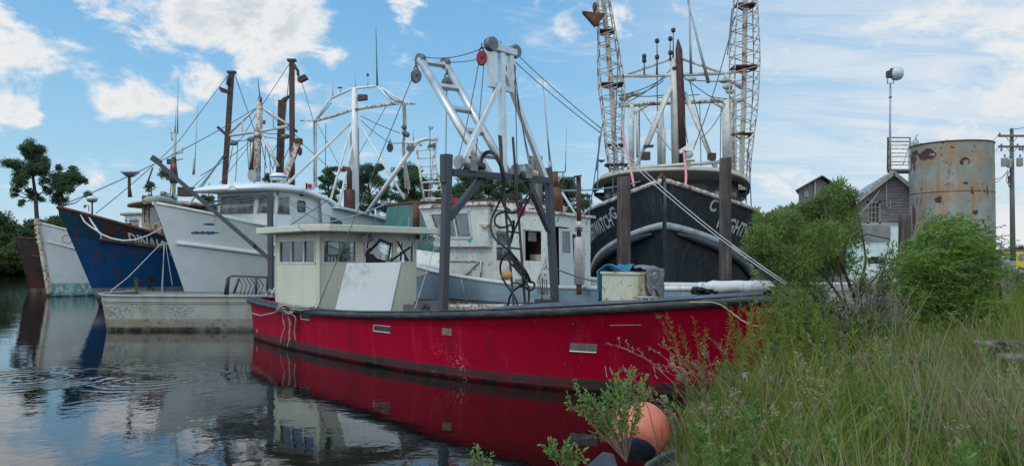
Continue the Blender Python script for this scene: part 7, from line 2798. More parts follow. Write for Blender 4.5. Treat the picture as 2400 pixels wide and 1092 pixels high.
mb.bar(W(1910, 410 + 60, D - .1), W(1910, 425, D - .1), .14)
mb.build('corner_board', 'trim_wood', bn)
lo = thing('low_shed', gpt(1840, 60), 'low dark roof edge between the black trawler and the leafy shrub', 'shed')
mb = MB()
mb.prism([W(1786, 508, 60), W(1905, 492, 60), W(1905, 498, 60), W(1786, 514, 60)], (0, 7, 0))
mb.build('roof', 'dark_steel', lo)
mb = MB()
mb.prism([gpt(1790, 60.3, .4), gpt(1900, 60.3, .4), W(1900, 499, 60.3), W(1790, 513, 60.3)], (0, 6, 0))
mb.build('wall', 'grey_wood', lo)

# ---------------------------------------------------------------- utility pole
D = 58.0
up = thing('utility_pole', gpt(2375, D), 'wooden utility pole with two crossarms and grey transformers', 'utility pole')
MB().path([gpt(2375, D, .3), W(2372, 450, D), W(2371, 302, D)], [.20, .17, .13], 10).build('pole', 'pole_wood', up)
for y in (319, 344):
    MB().bar(W(2340, y, D - .2), W(2412, y, D - .2), .13, .16).build('crossarm', 'pole_wood', up)
mb = MB()
for a, b in (((2358, 322), (2370, 336)), ((2384, 322), (2373, 336)), ((2360, 347), (2370, 360)), ((2383, 347), (2373, 360))):
    mb.bar(W(*a, D - .28), W(*b, D - .28), .04)
mb.build('arm_brace', 'galvanised', up)
for px, py in ((2343, 314), (2404, 314), (2371, 303), (2347, 350), (2385, 340), (2397, 349), (2347, 340), (2390, 349)):
    MB().lathe([(.04, -.14), (.09, -.1), (.06, -.05), (.09, 0), (.06, .05), (.03, .1)], W(px, py, D - .2), None, 8).build('insulator', 'block_steel', up)
for px, py, s in ((2354, 381, 1), (2366, 384, .8), (2390, 381, 1)):
    t_ = MB().lathe([(.18 * s, -.3), (.22 * s, -.28), (.22 * s, .28), (.24 * s, .3), (.2 * s, .36)], W(px, py, D - .35), None, 14).build('transformer', 'lamp_body', up)
    MB().lathe([(.05, 0), (.08, .05), (.05, .12), (.07, .2), (.03, .28)], W(px + 1, py - 11, D - .35), None, 8).build('bushing', 'block_steel', t_)
mb = MB()
for k, y in enumerate((415, 420, 426)):
    mb.lathe([(.05, -.08), (.1, -.06), (.1, .06), (.05, .08)], W(2365, y, D - .3), None, 8)
mb.path([W(2362, 398, D), W(2358, 425, D), W(2366, 436, D), W(2368, 445, D)], .025, 4)
mb.path([W(2368, 395, D), W(2362, 410, D), W(2365, 440, D)], .025, 4)
mb.build('service_drop', 'dark_steel', up)
mb = MB()
for a, b in (((2371, 303, D), (2480, 260, 50)), ((2343, 313, D), (2250, 400, 120)), ((2404, 313, D), (2520, 300, 40)), ((2347, 340, D), (2240, 430, 130)), ((2362, 400, D), (2316, 417, 43.5)), ((2362, 400, D), (2317, 428, 43.5)), ((2388, 345, D), (2500, 420, 40))):
    mb.path(cable(W(*a), W(*b), .3), .022, 4)
single('power_line', mb, 'wire', 'thin power lines running out from the utility pole', 'wire')

# ---------------------------------------------------------------- red shed, truck, stump and scrap by the right edge
rsd = thing('red_shed', gpt(2400, 82), 'long dark red roofed shed far behind the yellow truck', 'shed')
mb = MB()
mb.prism([gpt(2320, 82, .5), gpt(2520, 82, .5), gpt(2520, 82, 2.3), gpt(2320, 82, 2.3)], (0, 8, 0))
mb.build('wall', 'red_shed', rsd)
mb = MB()
mb.prism([gpt(2318, 81.5, 2.3), gpt(2318, 86, 3.2), gpt(2318, 90.5, 2.3)], (9.5, 0, 0))
mb.build('roof', 'red_shed', rsd)
tr = thing('flatbed_truck', gpt(2380, 70), 'yellow truck parked by the utility pole with a whitish load', 'truck')
D = 70.0
mb = MB()
mb.prism([gpt(2383, D, 1.1), gpt(2412, D, 1.1), gpt(2412, D, 2.0), gpt(2408, D, 2.75), gpt(2387, D, 2.75), gpt(2382, D, 2.0)], (0, 2.2, 0))
mb.build('cab', 'yellow_paint', tr, bevel=.06)
MB().prism([gpt(2386, D - .02, 2.0), gpt(2404, D - .02, 2.0), gpt(2403, D - .02, 2.6), gpt(2389, D - .02, 2.6)], (0, -.02, 0)).build('window', 'dim_glass', tr)
mb = MB()
mb.box(gpt(2362, D + 1, 1.15), (1.7, 2.2, .3))
mb.build('flatbed', 'yellow_paint', tr)
mb = MB()
mb.box(gpt(2364, D + 1, 1.85), (1.35, 1.9, 1.0))
mb.build('load', 'lamp_body', tr, bevel=.15)
for px in (2354, 2392, 2405):
    w_ = MB().lathe([(.28, -.12), (.42, -.08), (.42, .08), (.28, .12)], gpt(px, D - .05, .95), Matrix.Rotation(PI / 2, 3, 'X'), 18).build('wheel', 'black_rubber', tr)
    MB().lathe([(.05, -.05), (.25, 0), (.25, .08)], gpt(px, D - .12, .95), Matrix.Rotation(PI / 2, 3, 'X'), 14).build('rim', 'galvanised', w_)
mb = MB()
cst = gpt(2369, 21.5)


def stf(u, v):
    a = 2 * PI * u
    r = .19 * (1 + .08 * math.sin(3 * a) + .04 * math.sin(7 * a))
    return Vector((cst.x + r * 1.15 * math.cos(a), 21.5 + r * math.sin(a), .45 + (1.77 - .45) * v))


mb.grid(stf, 20, 5)
mb.add([stf(k / 20, 1) for k in range(20)], [tuple(range(20))])
single('wooden_post', mb, 'pile_grey', 'thick grey cut-off post standing in the grass near the dead snag', 'post', loc=(cst.x, 21.5, .45))
mb = MB()
for pts, r in (([(2318, 700, 15), (2326, 660, 15), (2338, 640, 15), (2341, 625, 15), (2333, 600, 15), (2322, 582, 15)], .055), ([(2322, 603, 15), (2300, 615, 15), (2285, 625, 14.9)], .02), ([(2320, 582, 15), (2303, 592, 15), (2286, 600, 15)], .022), ([(2352, 720, 15), (2345, 670, 15), (2341, 632, 15), (2339, 620, 15)], .05), ([(2350, 760, 14.9), (2352, 700, 14.9), (2346, 650, 15)], .04)):
    mb.path([W(*p) for p in pts], [r * (1 - .5 * k / (len(pts) - 1)) for k in range(len(pts))], 6)
single('dead_snag', mb, 'dead_wood', 'bleached broken snag with bare forks, left of the grey post', 'dead tree', loc=tuple(gpt(2345, 15, .4)))
# old timbers and scrap lying behind
for k, (px, py, d, l, w_, hh, rz_, mt, lb) in enumerate(((2270, 652, 26, 3.6, .25, .22, .05, 'grey_wood', 'grey timber beam lying right of the cedar bush'), (2250, 640, 28, 3.0, .5, .25, .0, 'concrete', 'low grey concrete slab edge behind the grass'),
                                           (2235, 627, 29, 1.2, .8, .35, .1, 'concrete', 'lump of grey concrete at the foot of the tank'), (2330, 622, 30, 1.3, .8, .35, .3, 'concrete', 'second lump of grey concrete right of the dead snag'))):
    p = W(px, py, d)
    single('timber' if mt == 'grey_wood' else 'concrete_block', MB().box(p, (l, w_, hh), Matrix.Rotation(rz_, 3, 'Z')), mt, lb, 'timber' if mt == 'grey_wood' else 'concrete block', bevel=.03)
for k, (px, py, d, l, rz_, mt, lb) in enumerate(((2100, 834, 9.6, .8, .03, 'dead_wood', 'bleached plank lying in the grass below the cedar bush'), (2350, 806, 9.4, .6, -.10, 'dead_wood', 'pale board lying in the tall grass at the right edge'),
                                    (2390, 836, 9.0, .45, .06, 'grey_wood', 'narrow grey board below the pale board at the right edge'), (2030, 690, 15.5, 1.5, .05, 'debris_white', 'whitish scrap boards heaped behind the shrub trunk'), (2050, 705, 15.2, 1.7, -.1, 'dead_wood', 'brown broken board under the whitish scrap'))):
    p = W(px, py, d)
    mb = MB()
    R3 = Matrix.Rotation(rz_, 3, 'Z')
    mb.box(p, (l, .2, .04), R3 @ Matrix.Rotation(.15, 3, 'X'))
    single('plank', mb, mt, lb, 'plank', bevel=.006)
rr2 = random.Random(31)
mb = MB()
for k in range(14):
    p = W(2375 + rr2.uniform(-35, 25), 808 + rr2.uniform(-9, 8), 9.3)
    v = Vector((rr2.uniform(-.25, .25), rr2.uniform(-.1, .1), rr2.uniform(-.03, .06)))
    mb.bar(p - v, p + v, .02)
single('twig_pile', mb, 'twig', 'scatter of broken sticks over the pale boards', 'sticks')
mb = MB()
mb.path([W(x, y, 6.3) for x, y in ((1760, 985), (1820, 993), (1890, 1000), (1970, 1004), (2060, 1004))], .018, 6)
single('buried_hose', mb, 'black_rubber', 'black hose lying half hidden in the foreground grass', 'hose')
MB
mb = MB()
a = W(1746, 900, 8.2)
mb.path([Vector((a.x, 8.2, .2)), W(1745, 940, 8.2), W(1747, 872, 8.2)], .03, 8)
single('metal_stake', mb, 'galvanised', 'grey pipe stake standing in the weeds by the red bow', 'stake')

# ---------------------------------------------------------------- orange buoy at the water's edge, dark slab by it
bp_ = W(1499, 1008, 7.0)
by = thing('mooring_buoy', (bp_.x, 7.0, bp_.z - .27), 'faded orange round buoy with a dark base among the weeds', 'buoy')
MB().ball(bp_, .275, 26, 18, (1.0, .95, .97)).build('float', 'buoy_orange', by)
mb = MB()
axis = Vector((-.25, -.75, -.60)).normalized()
M = axis.to_track_quat('Z', 'Y').to_matrix()
mb.lathe([(.17, .223), (.165, .230), (.12, .258), (.06, .276), (.01, .281)], bp_, M, 18)
mb.build('base_plug', 'navy', by)
mb = MB()
mb.prism([W(1360, 1100, 5.55), W(1455, 1110, 5.5), W(1440, 1062, 6.1), W(1412, 1055, 6.15)], (0, 0, -.12))
single('stone_slab', mb, 'dark_guard', 'dark broken slab at the water edge below the buoy', 'slab', bevel=.02)

# ================================================================ VEGETATION ON THE BANK
def ground_at(X, Y):
    return np.array([land_z(float(x), float(y)) for x, y in zip(X, Y)])


def blades(P, H, Wd, lean, droop, rng, seg=3, twist=None):
    """narrow tapering blades: foot points P, height H, width Wd, lean vectors (n,2), droop 0..1"""
    n = len(P)
    ang = rng.random(n) * 2 * np.pi if twist is None else twist
    side = np.stack([np.cos(ang), np.sin(ang), np.zeros(n)], 1)
    V = []
    for k in range(seg + 1):
        t = k / seg
        off = np.zeros((n, 3))
        off[:, :2] = lean * (t ** 1.8)[..., None] if np.ndim(t) else lean * (t ** 1.8)
        z = H * (t - droop * .55 * t ** 3)
        c = P + off
        c[:, 2] += z
        w = (Wd * (1 - .92 * t ** 1.5) * .5)[:, None]
        V += [c - side * w, c + side * w]
    V = np.stack(V, 1)                                   # n, 2(seg+1), 3
    base = np.arange(n)[:, None] * (2 * (seg + 1))
    f = np.concatenate([np.stack([base + 2 * k, base + 2 * k + 1, base + 2 * k + 3, base + 2 * k + 2], 2) for k in range(seg)], 1).reshape(-1, 4)
    return V.reshape(-1, 3), f


def merge(parts):
    vs, fs, o = [], [], 0
    for v, f in parts:
        vs.append(v)
        fs.append(f + o)
        o += len(v)
    return np.concatenate(vs), np.concatenate(fs)


def scatter(n, rng, dmin, dmax, edge=.1, power=1.6, xmax=1.15):
    """feet on the bank, thinner with distance"""
    out = []
    while sum(len(o) for o in out) < n:
        u = rng.random(n)
        Y = dmin * (dmax / dmin) ** (u ** (1 / power) if power > 1 else u)
        sh = np.array([shore(float(y)) for y in Y])
        X = sh + edge + rng.random(n) ** 1.15 * (Y * .74 * xmax - sh + 1.5)
        out.append(np.stack([X, Y], 1)[X > sh + edge])
    P = np.concatenate(out)[:n]
    return P


def patchy(P, s, seed):
    return np.array([mnoise.noise(Vector((x * s, y * s, seed))) for x, y in P])


g = np.random.default_rng(5)
# tall green grass
parts = []
P2 = scatter(78000, g, 2.6, 42, .15, 1.0)
k = patchy(P2, .55, 2.0)
keep = g.random(len(P2)) < np.clip(.62 + .8 * k, .15, 1)
P2 = P2[keep]
P2 = P2[~((np.abs(P2[:, 0] / P2[:, 1] - .165) < .05) & (P2[:, 1] < 7.5))]
Z = ground_at(P2[:, 0], P2[:, 1]) - .03
sh = np.array([shore(float(y)) for y in P2[:, 1]])
near = np.clip((P2[:, 0] - sh) / 1.2, .35, 1)
hh = (.40 + .55 * g.random(len(P2)) ** 1.5) * (1 + .5 * patchy(P2, .35, 9.0)) * near
P3 = np.column_stack([P2, Z])
wd_ = (.0045 + .0012 * P2[:, 1]) * (.6 + .8 * g.random(len(P2)))
wind = np.array([.10, .0])
ln = g.normal(size=(len(P2), 2)) * .17 * (hh[:, None] / .6) + wind * hh[:, None]
parts.append(blades(P3, hh, wd_, ln, .25 + .5 * g.random(len(P2)), g))
V, f = merge(parts)
tag(npmesh('grass', V, f, 'grass_green'), 'tall unmown green grass over the bank', kind='stuff')
# dry stalks in clumps
P2 = scatter(30000, g, 2.8, 40, .25, 1.0)
k = patchy(P2, .7, 17.0)
P2 = P2[g.random(len(P2)) < np.clip(.10 + 1.6 * k, .04, 1)]
Z = ground_at(P2[:, 0], P2[:, 1]) - .03
hh = (.55 + .60 * g.random(len(P2)) ** 1.3)
sh = np.array([shore(float(y)) for y in P2[:, 1]])
hh *= np.clip((P2[:, 0] - sh) / 1.4, .5, 1)
ln = g.normal(size=(len(P2), 2)) * .20 + np.array([-.06, 0])
V, f = blades(np.column_stack([P2, Z]), hh, (.003 + .0009 * P2[:, 1]) * (.7 + .6 * g.random(len(P2))), ln, .1 + .35 * g.random(len(P2)), g)
tag(npmesh('dry_grass', V, f, 'grass_dry'), 'straw coloured dry grass stalks among the green', kind='stuff')


def feathery(P2, hmin, hmax, rng, nleaf, leaf, mat, name, label, lean=(0, 0), spread=.12, stem_r=.004, wide=.075):
    """upright weed stems with short fine leaves all along"""
    Z = ground_at(P2[:, 0], P2[:, 1])
    LP, LD, LS, st = [], [], [], []
    for (x, y), z in zip(P2, Z):
        h = hmin + (hmax - hmin) * rng.random()
        le = np.array([lean[0] + rng.normal() * spread, lean[1] + rng.normal() * spread]) * h
        st.append(((x, y, z - .03), (h, le)))
        t = .12 + .88 * rng.random(nleaf) ** .8
        c = np.column_stack([x + le[0] * t ** 1.6, y + le[1] * t ** 1.6, z + h * t])
        d = rng.normal(size=(nleaf, 3))
        d[:, 2] = np.abs(d[:, 2]) * .9 + .35
        d /= np.linalg.norm(d, axis=1, keepdims=True)
        LP.append(c)
        LD.append(d)
        LS.append(leaf * (1.15 - .6 * t) * (.6 + .7 * rng.random(nleaf)))
    P, D_, S = np.concatenate(LP), np.concatenate(LD), np.concatenate(LS)
    side = np.cross(D_, rng.normal(size=P.shape))
    side /= np.linalg.norm(side, axis=1, keepdims=True) + 1e-9
    side *= (S * wide)[:, None]
    tip = P + D_ * S[:, None]
    mid = P + D_ * (S * .45)[:, None]
    V1 = np.stack([P, mid - side, tip, mid + side], 1).reshape(-1, 3)
    f1 = np.arange(len(P) * 4).reshape(-1, 4)
    sp = np.array([s[0] for s in st])
    hh = np.array([s[1][0] for s in st])
    ll = np.array([s[1][1] for s in st])
    V2, f2 = blades(sp, hh, np.full(len(sp), stem_r * 2), ll, np.zeros(len(sp)), rng)
    V, f = merge([(V1, f1), (V2, f2)])
    return tag(npmesh(name, V, f, mat), label, kind='stuff')


# taller growth toward the right edge
P2 = scatter(9000, g, 8.5, 24, 2.0, 1.0)
P2 = P2[(P2[:, 0] / P2[:, 1] > .46) & (patchy(P2, .5, 44.) > -.1)]
Z = ground_at(P2[:, 0], P2[:, 1]) - .03
V, f = blades(np.column_stack([P2, Z]), .75 + .55 * g.random(len(P2)), (.005 + .0010 * P2[:, 1]) * (.7 + .6 * g.random(len(P2))), g.normal(size=(len(P2), 2)) * .2, .1 + .3 * g.random(len(P2)), g)
tag(npmesh('grass', V, f, 'grass_green'), 'taller coarse grass toward the right edge of the yard', kind='stuff')
# fine-leaved weeds between the red bow and the grass
P2 = scatter(420, g, 3.4, 12, .05, 1.0, .9)
sh = np.array([shore(float(y)) for y in P2[:, 1]])
P2 = P2[(P2[:, 0] - sh < 3.2)]
P2 = P2[~((np.abs(P2[:, 0] / P2[:, 1] - .17) < .075) & (P2[:, 1] < 7.6))]
feathery(P2, .30, .62, g, 190, .075, 'willow_leaves', 'weeds', 'fine-leaved green weeds crowding the water edge', (-.05, 0), .22)
P2 = scatter(420, g, 5.0, 26, .9, 1.0, 1.0)
P2 = P2[patchy(P2, .5, 31.) > .05]
feathery(P2, .35, .8, g, 80, .07, 'grass_green', 'weeds', 'leafy green weeds scattered through the tall grass', (0, 0), .2)
P2 = scatter(230, g, 3.6, 14, .4, 1.0, 1.0)
P2 = P2[~((np.abs(P2[:, 0] / P2[:, 1] - .17) < .07) & (P2[:, 1] < 7.6))]
feathery(P2, .25, .6, g, 46, .10, 'sprig_leaves', 'weeds', 'broad-leaved bright weeds mixed into the bank grass', (0, 0), .25, .005, .17)
# brown seed sprays leaning over the red hull
def sprays(P2, hmin, hmax, rng, lean, name, label, mat='weed_brown'):
    Z = ground_at(P2[:, 0], P2[:, 1])
    mb = MB()
    for (x, y), z in zip(P2, Z):
        h = hmin + (hmax - hmin) * rng.random()
        lx, ly = lean[0] + rng.normal() * .18, lean[1] + rng.normal() * .12
        pts = [Vector((x + lx * h * t ** 1.7, y + ly * h * t ** 1.7, z + h * (t - .22 * t ** 3))) for t in (0, .25, .5, .75, 1)]
        mb.path(pts, [.0045, .004, .0035, .003, .002], 4, False)
        for k in range(9):
            t = .5 + .5 * rng.random()
            i = min(3, int(t * 4))
            p = pts[i].lerp(pts[i + 1], t * 4 - i)
            v = Vector((lx * .4 + rng.normal() * .35, rng.normal() * .25, .25 + .4 * rng.random())) * (.17 * h)
            q_ = p + v
            mb.path([p, p + v * .6, q_], [.002, .0018, .0014], 3, False)
            for j in range(9):
                c = p + v * (.3 + .75 * rng.random()) + Vector(rng.normal(size=3)) * .008
                s = .007 + .006 * rng.random()
                a = Vector(rng.normal(size=3)).normalized() * s
                b = a.orthogonal().normalized() * s * .6
                mb.add([c - a, c + b, c + a, c - b], [(0, 1, 2, 3)])
    o = mb.build(name, mat, recalc=False)
    return tag(o, label, kind='stuff')


n = 14
Y = 6.2 + 3.2 * g.random(n)
X = np.array([shore(float(y)) for y in Y]) + .05 + .8 * g.random(n)
sprays(np.stack([X, Y], 1), .7, 1.25, g, (-.55, 0), 'seed_sprays', 'thin brown seed sprays leaning out over the red hull')
n = 60
P2 = scatter(n, g, 4.5, 16, .6, 1.0, .8)
sprays(P2, .6, 1.0, g, (.05, 0), 'seed_sprays', 'brown seed heads standing above the meadow grass', 'grass_dry')

# tall fine weeds in front of the red bow
n = 90
cx = W(1822, 0, 9.0).x
P2 = np.stack([cx + g.normal(size=n) * .46, 9.1 + g.normal(size=n) * .45], 1)
root = thing('dog_fennel', (cx, 9.0, .3), 'clump of tall feathery green weed in front of the red boat bow', 'weed clump')
Z = ground_at(P2[:, 0], P2[:, 1])
o = feathery(P2, .55, 1.40, g, 120, .095, 'grass_green', 'foliage', None, (0, 0), .20)
for k_ in ('kind', 'label'):
    if k_ in o:
        del o[k_]
o.parent = root
o.matrix_parent_inverse = Matrix.Translation((-cx, -9.0, -.3))


def bush(name, loc, label, limbs, sprays_, mat, rng, n_leaf, leaf, aspect, bark='bark', up=.35, group=None, cat='shrub', r0=.05):
    """woody shrub: limbs as point lists relative to the foot; leaf sprays as ellipsoids (x,y,z,rx,ry,rz)"""
    root = thing(name, loc, label, cat, group)
    L = Vector(loc)
    mb = MB()
    for pts, r in limbs:
        mb.path([L + Vector(p) for p in pts], [r * (1 - .75 * i / (len(pts) - 1)) for i in range(len(pts))], 6)
    # twigs reaching into each spray
    ends = [Vector(p) for pts, r in limbs for p in pts[1:]]
    for s in sprays_:
        c = Vector(s[:3])
        e = min(ends, key=lambda q_: (q_ - c).length)
        mb.path([L + e, L + e.lerp(c, .5) + Vector((0, 0, .06)), L + c], [.012, .008, .004], 4, False)
    mb.build('stem', bark, root)
    P, D_ = [], []
    for (x, y, z, rx, ry, rz) in sprays_:
        n = max(20, int(n_leaf * (rx * ry * rz) ** (2 / 3)))
        d = rng.normal(size=(n, 3))
        d /= np.linalg.norm(d, axis=1, keepdims=True)
        r = rng.random(n) ** .5
        r *= np.where(rng.random(n) < .10, 1.25, 1.0)
        P.append(np.array([x, y, z]) + d * r[:, None] * np.array([rx, ry, rz]))
        dd = d * .7 + rng.normal(size=(n, 3)) * .6
        dd[:, 2] += up
        dd /= np.linalg.norm(dd, axis=1, keepdims=True)
        D_.append(dd)
    P, D_ = np.concatenate(P), np.concatenate(D_)
    S = leaf * (.6 + .8 * rng.random(len(P)))
    side = np.cross(D_, rng.normal(size=P.shape))
    side /= np.linalg.norm(side, axis=1, keepdims=True) + 1e-9
    side *= (S * aspect * .5)[:, None]
    tip = P + D_ * S[:, None]
    mid = P + D_ * (S * .5)[:, None]
    V = np.stack([P, mid - side, tip, mid + side], 1).reshape(-1, 3)
    npmesh('foliage', V, np.arange(len(P) * 4).reshape(-1, 4), mat, root)
    return root


def spray_px(lst, d, foot, rng, dy=.7):
    u = d / F
    out = []
    for px, py, rx, rz in lst:
        y = rng.uniform(-dy, dy)
        p = W(px, py, d + y)
        out.append((p.x - foot.x, p.y - foot.y, p.z - foot.z, rx * u, rx * u * .9, rz * u))
    return out


# big leafy shrub before the black trawler
rg = random.Random(21)
D = 12.6
ft_ = Vector((W(1995, 0, D).x, D, .45))
u = D / F


def rp2(px, py, dy=0.0):
    p = W(px, py, D + dy)
    return (p.x - ft_.x, p.y - ft_.y, p.z - ft_.z)


limbs = [([rp2(1995, 830), rp2(2005, 740), rp2(2010, 690), rp2(2030, 640, .1)], .060), ([rp2(2008, 710), rp2(1985, 650), rp2(1960, 590, -.2), rp2(1940, 520, -.3), rp2(1930, 470, -.3)], .032), ([rp2(2000, 740), rp2(1950, 670, .3), rp2(1890, 600, .3), rp2(1840, 545, .3)], .028),
         ([rp2(2012, 690), rp2(2030, 610, -.3), rp2(2020, 540, -.3), rp2(2005, 480, -.2)], .026), ([rp2(2000, 760), rp2(1930, 720, -.3), rp2(1870, 680, -.5), rp2(1800, 650, -.5)], .025), ([rp2(2012, 700), rp2(2060, 640, .2), rp2(2080, 590, .2), rp2(2085, 560, .2)], .016),
         ([rp2(1995, 800), rp2(2040, 710, .3), rp2(2090, 640, .3), rp2(2100, 625, .3)], .018), ([rp2(2000, 780), rp2(1975, 680, -.2), rp2(1965, 620, -.2), rp2(1975, 560, -.2)], .022)]
sp_ = [(1964, 444, 16, 20), (1948, 462, 26, 22), (1920, 478, 24, 18), (1985, 470, 22, 24), (1998, 458, 16, 12), (1895, 500, 40, 26), (1925, 505, 52, 38), (1975, 505, 40, 34), (1840, 520, 44, 30), (1800, 530, 32, 26), (1785, 560, 38, 30), (1830, 560, 52, 36),
       (1880, 560, 56, 40), (1930, 560, 56, 40), (1980, 555, 44, 36), (1770, 590, 30, 26), (1810, 605, 48, 34), (1860, 615, 56, 38), (1910, 620, 56, 40), (1960, 615, 48, 38), (1800, 645, 40, 28), (1850, 665, 44, 28), (1900, 680, 38, 28), (1870, 715, 44, 28), (1915, 735, 36, 28), (1845, 740, 38, 30), (1880, 770, 44, 30),
       (1996, 545, 20, 26), (1778, 520, 12, 18), (1862, 492, 18, 12), (1815, 505, 16, 9), (1790, 512, 14, 8), (1972, 428, 8, 10), (1955, 436, 8, 10), (1990, 446, 10, 10), (1936, 452, 10, 9), (1774, 500, 7, 14), (1768, 545, 10, 12), (1830, 494, 12, 8), (1848, 500, 10, 10), (1820, 700, 36, 26), (1830, 780, 34, 28)]
bush('leafy_shrub', ft_, 'big loose leafy shrub with arching bare stems in front of the black trawler bow', limbs, spray_px(sp_, D, ft_, rg, .9), 'willow_leaves', g, 19000, .075, .22, r0=.06)
# low dark shrub over the pale blue boat's transom
D = 11.4
ft4 = Vector((W(1890, 0, D).x, D, .35))
sp4 = [(1840, 715, 34, 26), (1880, 705, 36, 28), (1920, 720, 36, 30), (1860, 750, 38, 30), (1905, 760, 38, 30), (1950, 745, 30, 28), (1835, 775, 34, 28), (1930, 790, 40, 28), (1875, 800, 40, 28), (1970, 780, 34, 28), (1990, 735, 26, 22), (1960, 715, 24, 20), (2010, 770, 30, 28), (2050, 760, 30, 28), (2085, 780, 28, 30), (2030, 730, 22, 20), (2075, 725, 20, 22), (2000, 810, 36, 26), (2060, 815, 34, 26), (1845, 690, 22, 16)]
a4 = Vector(ft4)
bush('leafy_shrub', ft4, 'low dark leafy shrub growing against the pale transom behind the red bow', [([(0, 0, 0), tuple(W(px, py, D) - a4)], .014) for px, py, rx, rz in sp4], spray_px(sp4, D, ft4, rg, .35), 'broad_leaves', g, 12500, .055, .25, r0=.03)
# shrub right at the red bow
D = 9.7
ft5 = Vector((W(1850, 0, D).x, D, .3))
sp5 = [(1805, 712, 22, 26), (1838, 694, 26, 24), (1872, 702, 28, 26), (1820, 745, 30, 28), (1858, 742, 34, 30), (1895, 738, 28, 28), (1800, 780, 26, 26), (1845, 785, 32, 28), (1885, 780, 32, 28), (1825, 676, 10, 14), (1862, 672, 10, 12), (1788, 740, 14, 16), (1915, 765, 20, 22)]
a5 = Vector(ft5)
bush('leafy_shrub', ft5, 'knee-high green shrub hiding the tip of the red boat bow', [([(0, 0, 0), tuple(W(px, py, D) - a5)], .012) for px, py, rx, rz in sp5], spray_px(sp5, D, ft5, rg, .3), 'willow_leaves', g, 15000, .06, .2, r0=.03)
# a few sparse leafy twigs
D = 12.0
ft2 = Vector((W(2040, 0, D).x, D, .45))
u = D / F
lm2 = []
sp2 = []
for k in range(9):
    tx, ty = 2000 + 100 * rg.random(), 540 + 130 * rg.random()
    a = W(2010 + 50 * rg.random(), 780, D)
    b = W(tx, ty, D + rg.uniform(-.4, .4))
    m_ = a.lerp(b, .5) + Vector((rg.uniform(-.1, .1), 0, .1))
    lm2.append(([tuple(a - ft2), tuple(m_ - ft2), tuple(b - ft2)], .014))
    for j in range(3):
        q_ = m_.lerp(b, .4 + .3 * j)
        sp2.append((*(q_ - ft2), .11, .11, .12))
bush('sparse_shrub', ft2, 'sparse twiggy shrub with few leaves between the leafy shrub and the cedar', lm2, sp2, 'willow_leaves', g, 2400, .07, .36, bark='twig')
# dead brush at the shrub's foot
D = 11.8
mb = MB()
for k in range(110):
    a = W(1930 + 190 * rg.random(), 800 + 30 * rg.random(), D + rg.uniform(-.5, .5))
    b = a + Vector((rg.uniform(-.55, .55), rg.uniform(-.3, .3), rg.uniform(.45, 1.15)))
    m_ = a.lerp(b, .55) + Vector((rg.uniform(-.08, .08), 0, rg.uniform(-.03, .08)))
    mb.path([a, m_, b], [.008, .006, .0025], 4, False)
    for j in range(3):
        t = rg.uniform(.3, .95)
        p = a.lerp(m_, t) if j == 0 else m_.lerp(b, t)
        mb.path([p, p + Vector((rg.uniform(-.22, .22), rg.uniform(-.15, .15), rg.uniform(.02, .22)))], [.004, .0015], 3, False)
o = mb.build('brushwood', 'dead_wood', recalc=False)
tag(o, 'tangle of bare grey twigs between the leafy shrub and the cedar bush', kind='stuff')
# plume-leaved cedar bush
D = 14.2
ft3 = Vector((W(2190, 0, D).x, D, .5))


def frond_cloud(lst, rng):
    """feathery plumes, each a fan of fine strands round a bent rachis, sweeping up and to the right"""
    P, D_, S = [], [], []
    for px, py, rx, rz, nn in lst:
        y0 = rng.uniform(-.5, .5)
        for _ in range(int(nn * .62)):
            a = rng.uniform(0, 6.28)
            r = rng.random() ** .5
            c_ = np.array(W(px + rx * r * math.cos(a), py + rz * r * math.sin(a), D + y0 + rng.uniform(-.5, .35)))
            main = np.array([.80 + rng.normal() * .30, rng.normal() * .4, .50 + rng.normal() * .25])
            main /= np.linalg.norm(main)
            L = .32 + .34 * rng.random()
            for k in range(22):
                t = k / 22
                p = c_ + main * L * t + np.array([0, 0, -.16 * t * t])
                d = main * (1 - .3 * t) + rng.normal(size=3) * .36 + np.array([0, 0, -.40 * t])
                P.append(p)
                D_.append(d / np.linalg.norm(d))
                S.append(.12 * (1.1 - .6 * t))
    P, D_, S = np.array(P), np.array(D_), np.array(S)
    side = np.cross(D_, rng.normal(size=P.shape))
    side /= np.linalg.norm(side, axis=1, keepdims=True) + 1e-9
    side *= .0105
    mid = P + D_ * (S * .5)[:, None]
    tip = P + D_ * S[:, None] - np.array([0, 0, .015])
    return np.stack([P, mid - side, tip, mid + side], 1).reshape(-1, 3), np.arange(len(P) * 4).reshape(-1, 4)


cd = thing('cedar_bush', ft3, 'dense feathery bright green cedar bush in front of the tank', 'bush')
cl3 = [(2175, 555, 45, 25, 55), (2215, 545, 40, 24, 45), (2150, 590, 55, 34, 90), (2210, 590, 60, 36, 100), (2260, 565, 30, 22, 35), (2255, 600, 45, 34, 70), (2125, 630, 50, 36, 90), (2180, 640, 60, 40, 110), (2240, 640, 55, 40, 100), (2290, 630, 30, 30, 40), (2110, 680, 40, 36, 70), (2160, 690, 60, 40, 110), (2220, 690, 60, 40, 110), (2275, 685, 40, 36, 70),
       (2120, 730, 40, 36, 60), (2175, 740, 60, 40, 100), (2235, 740, 55, 40, 90), (2285, 730, 34, 34, 50), (2150, 780, 50, 30, 60), (2220, 785, 50, 30, 60), (2095, 650, 22, 24, 30), (2180, 536, 14, 8, 14), (2205, 528, 10, 6, 10), (2262, 548, 14, 8, 16), (2310, 600, 20, 14, 20), (2320, 650, 16, 16, 16), (2105, 620, 20, 10, 16)]
V, f = frond_cloud(cl3, g)
npmesh('foliage', V - np.array(ft3), f, 'cedar_fronds', cd)
mb = MB()
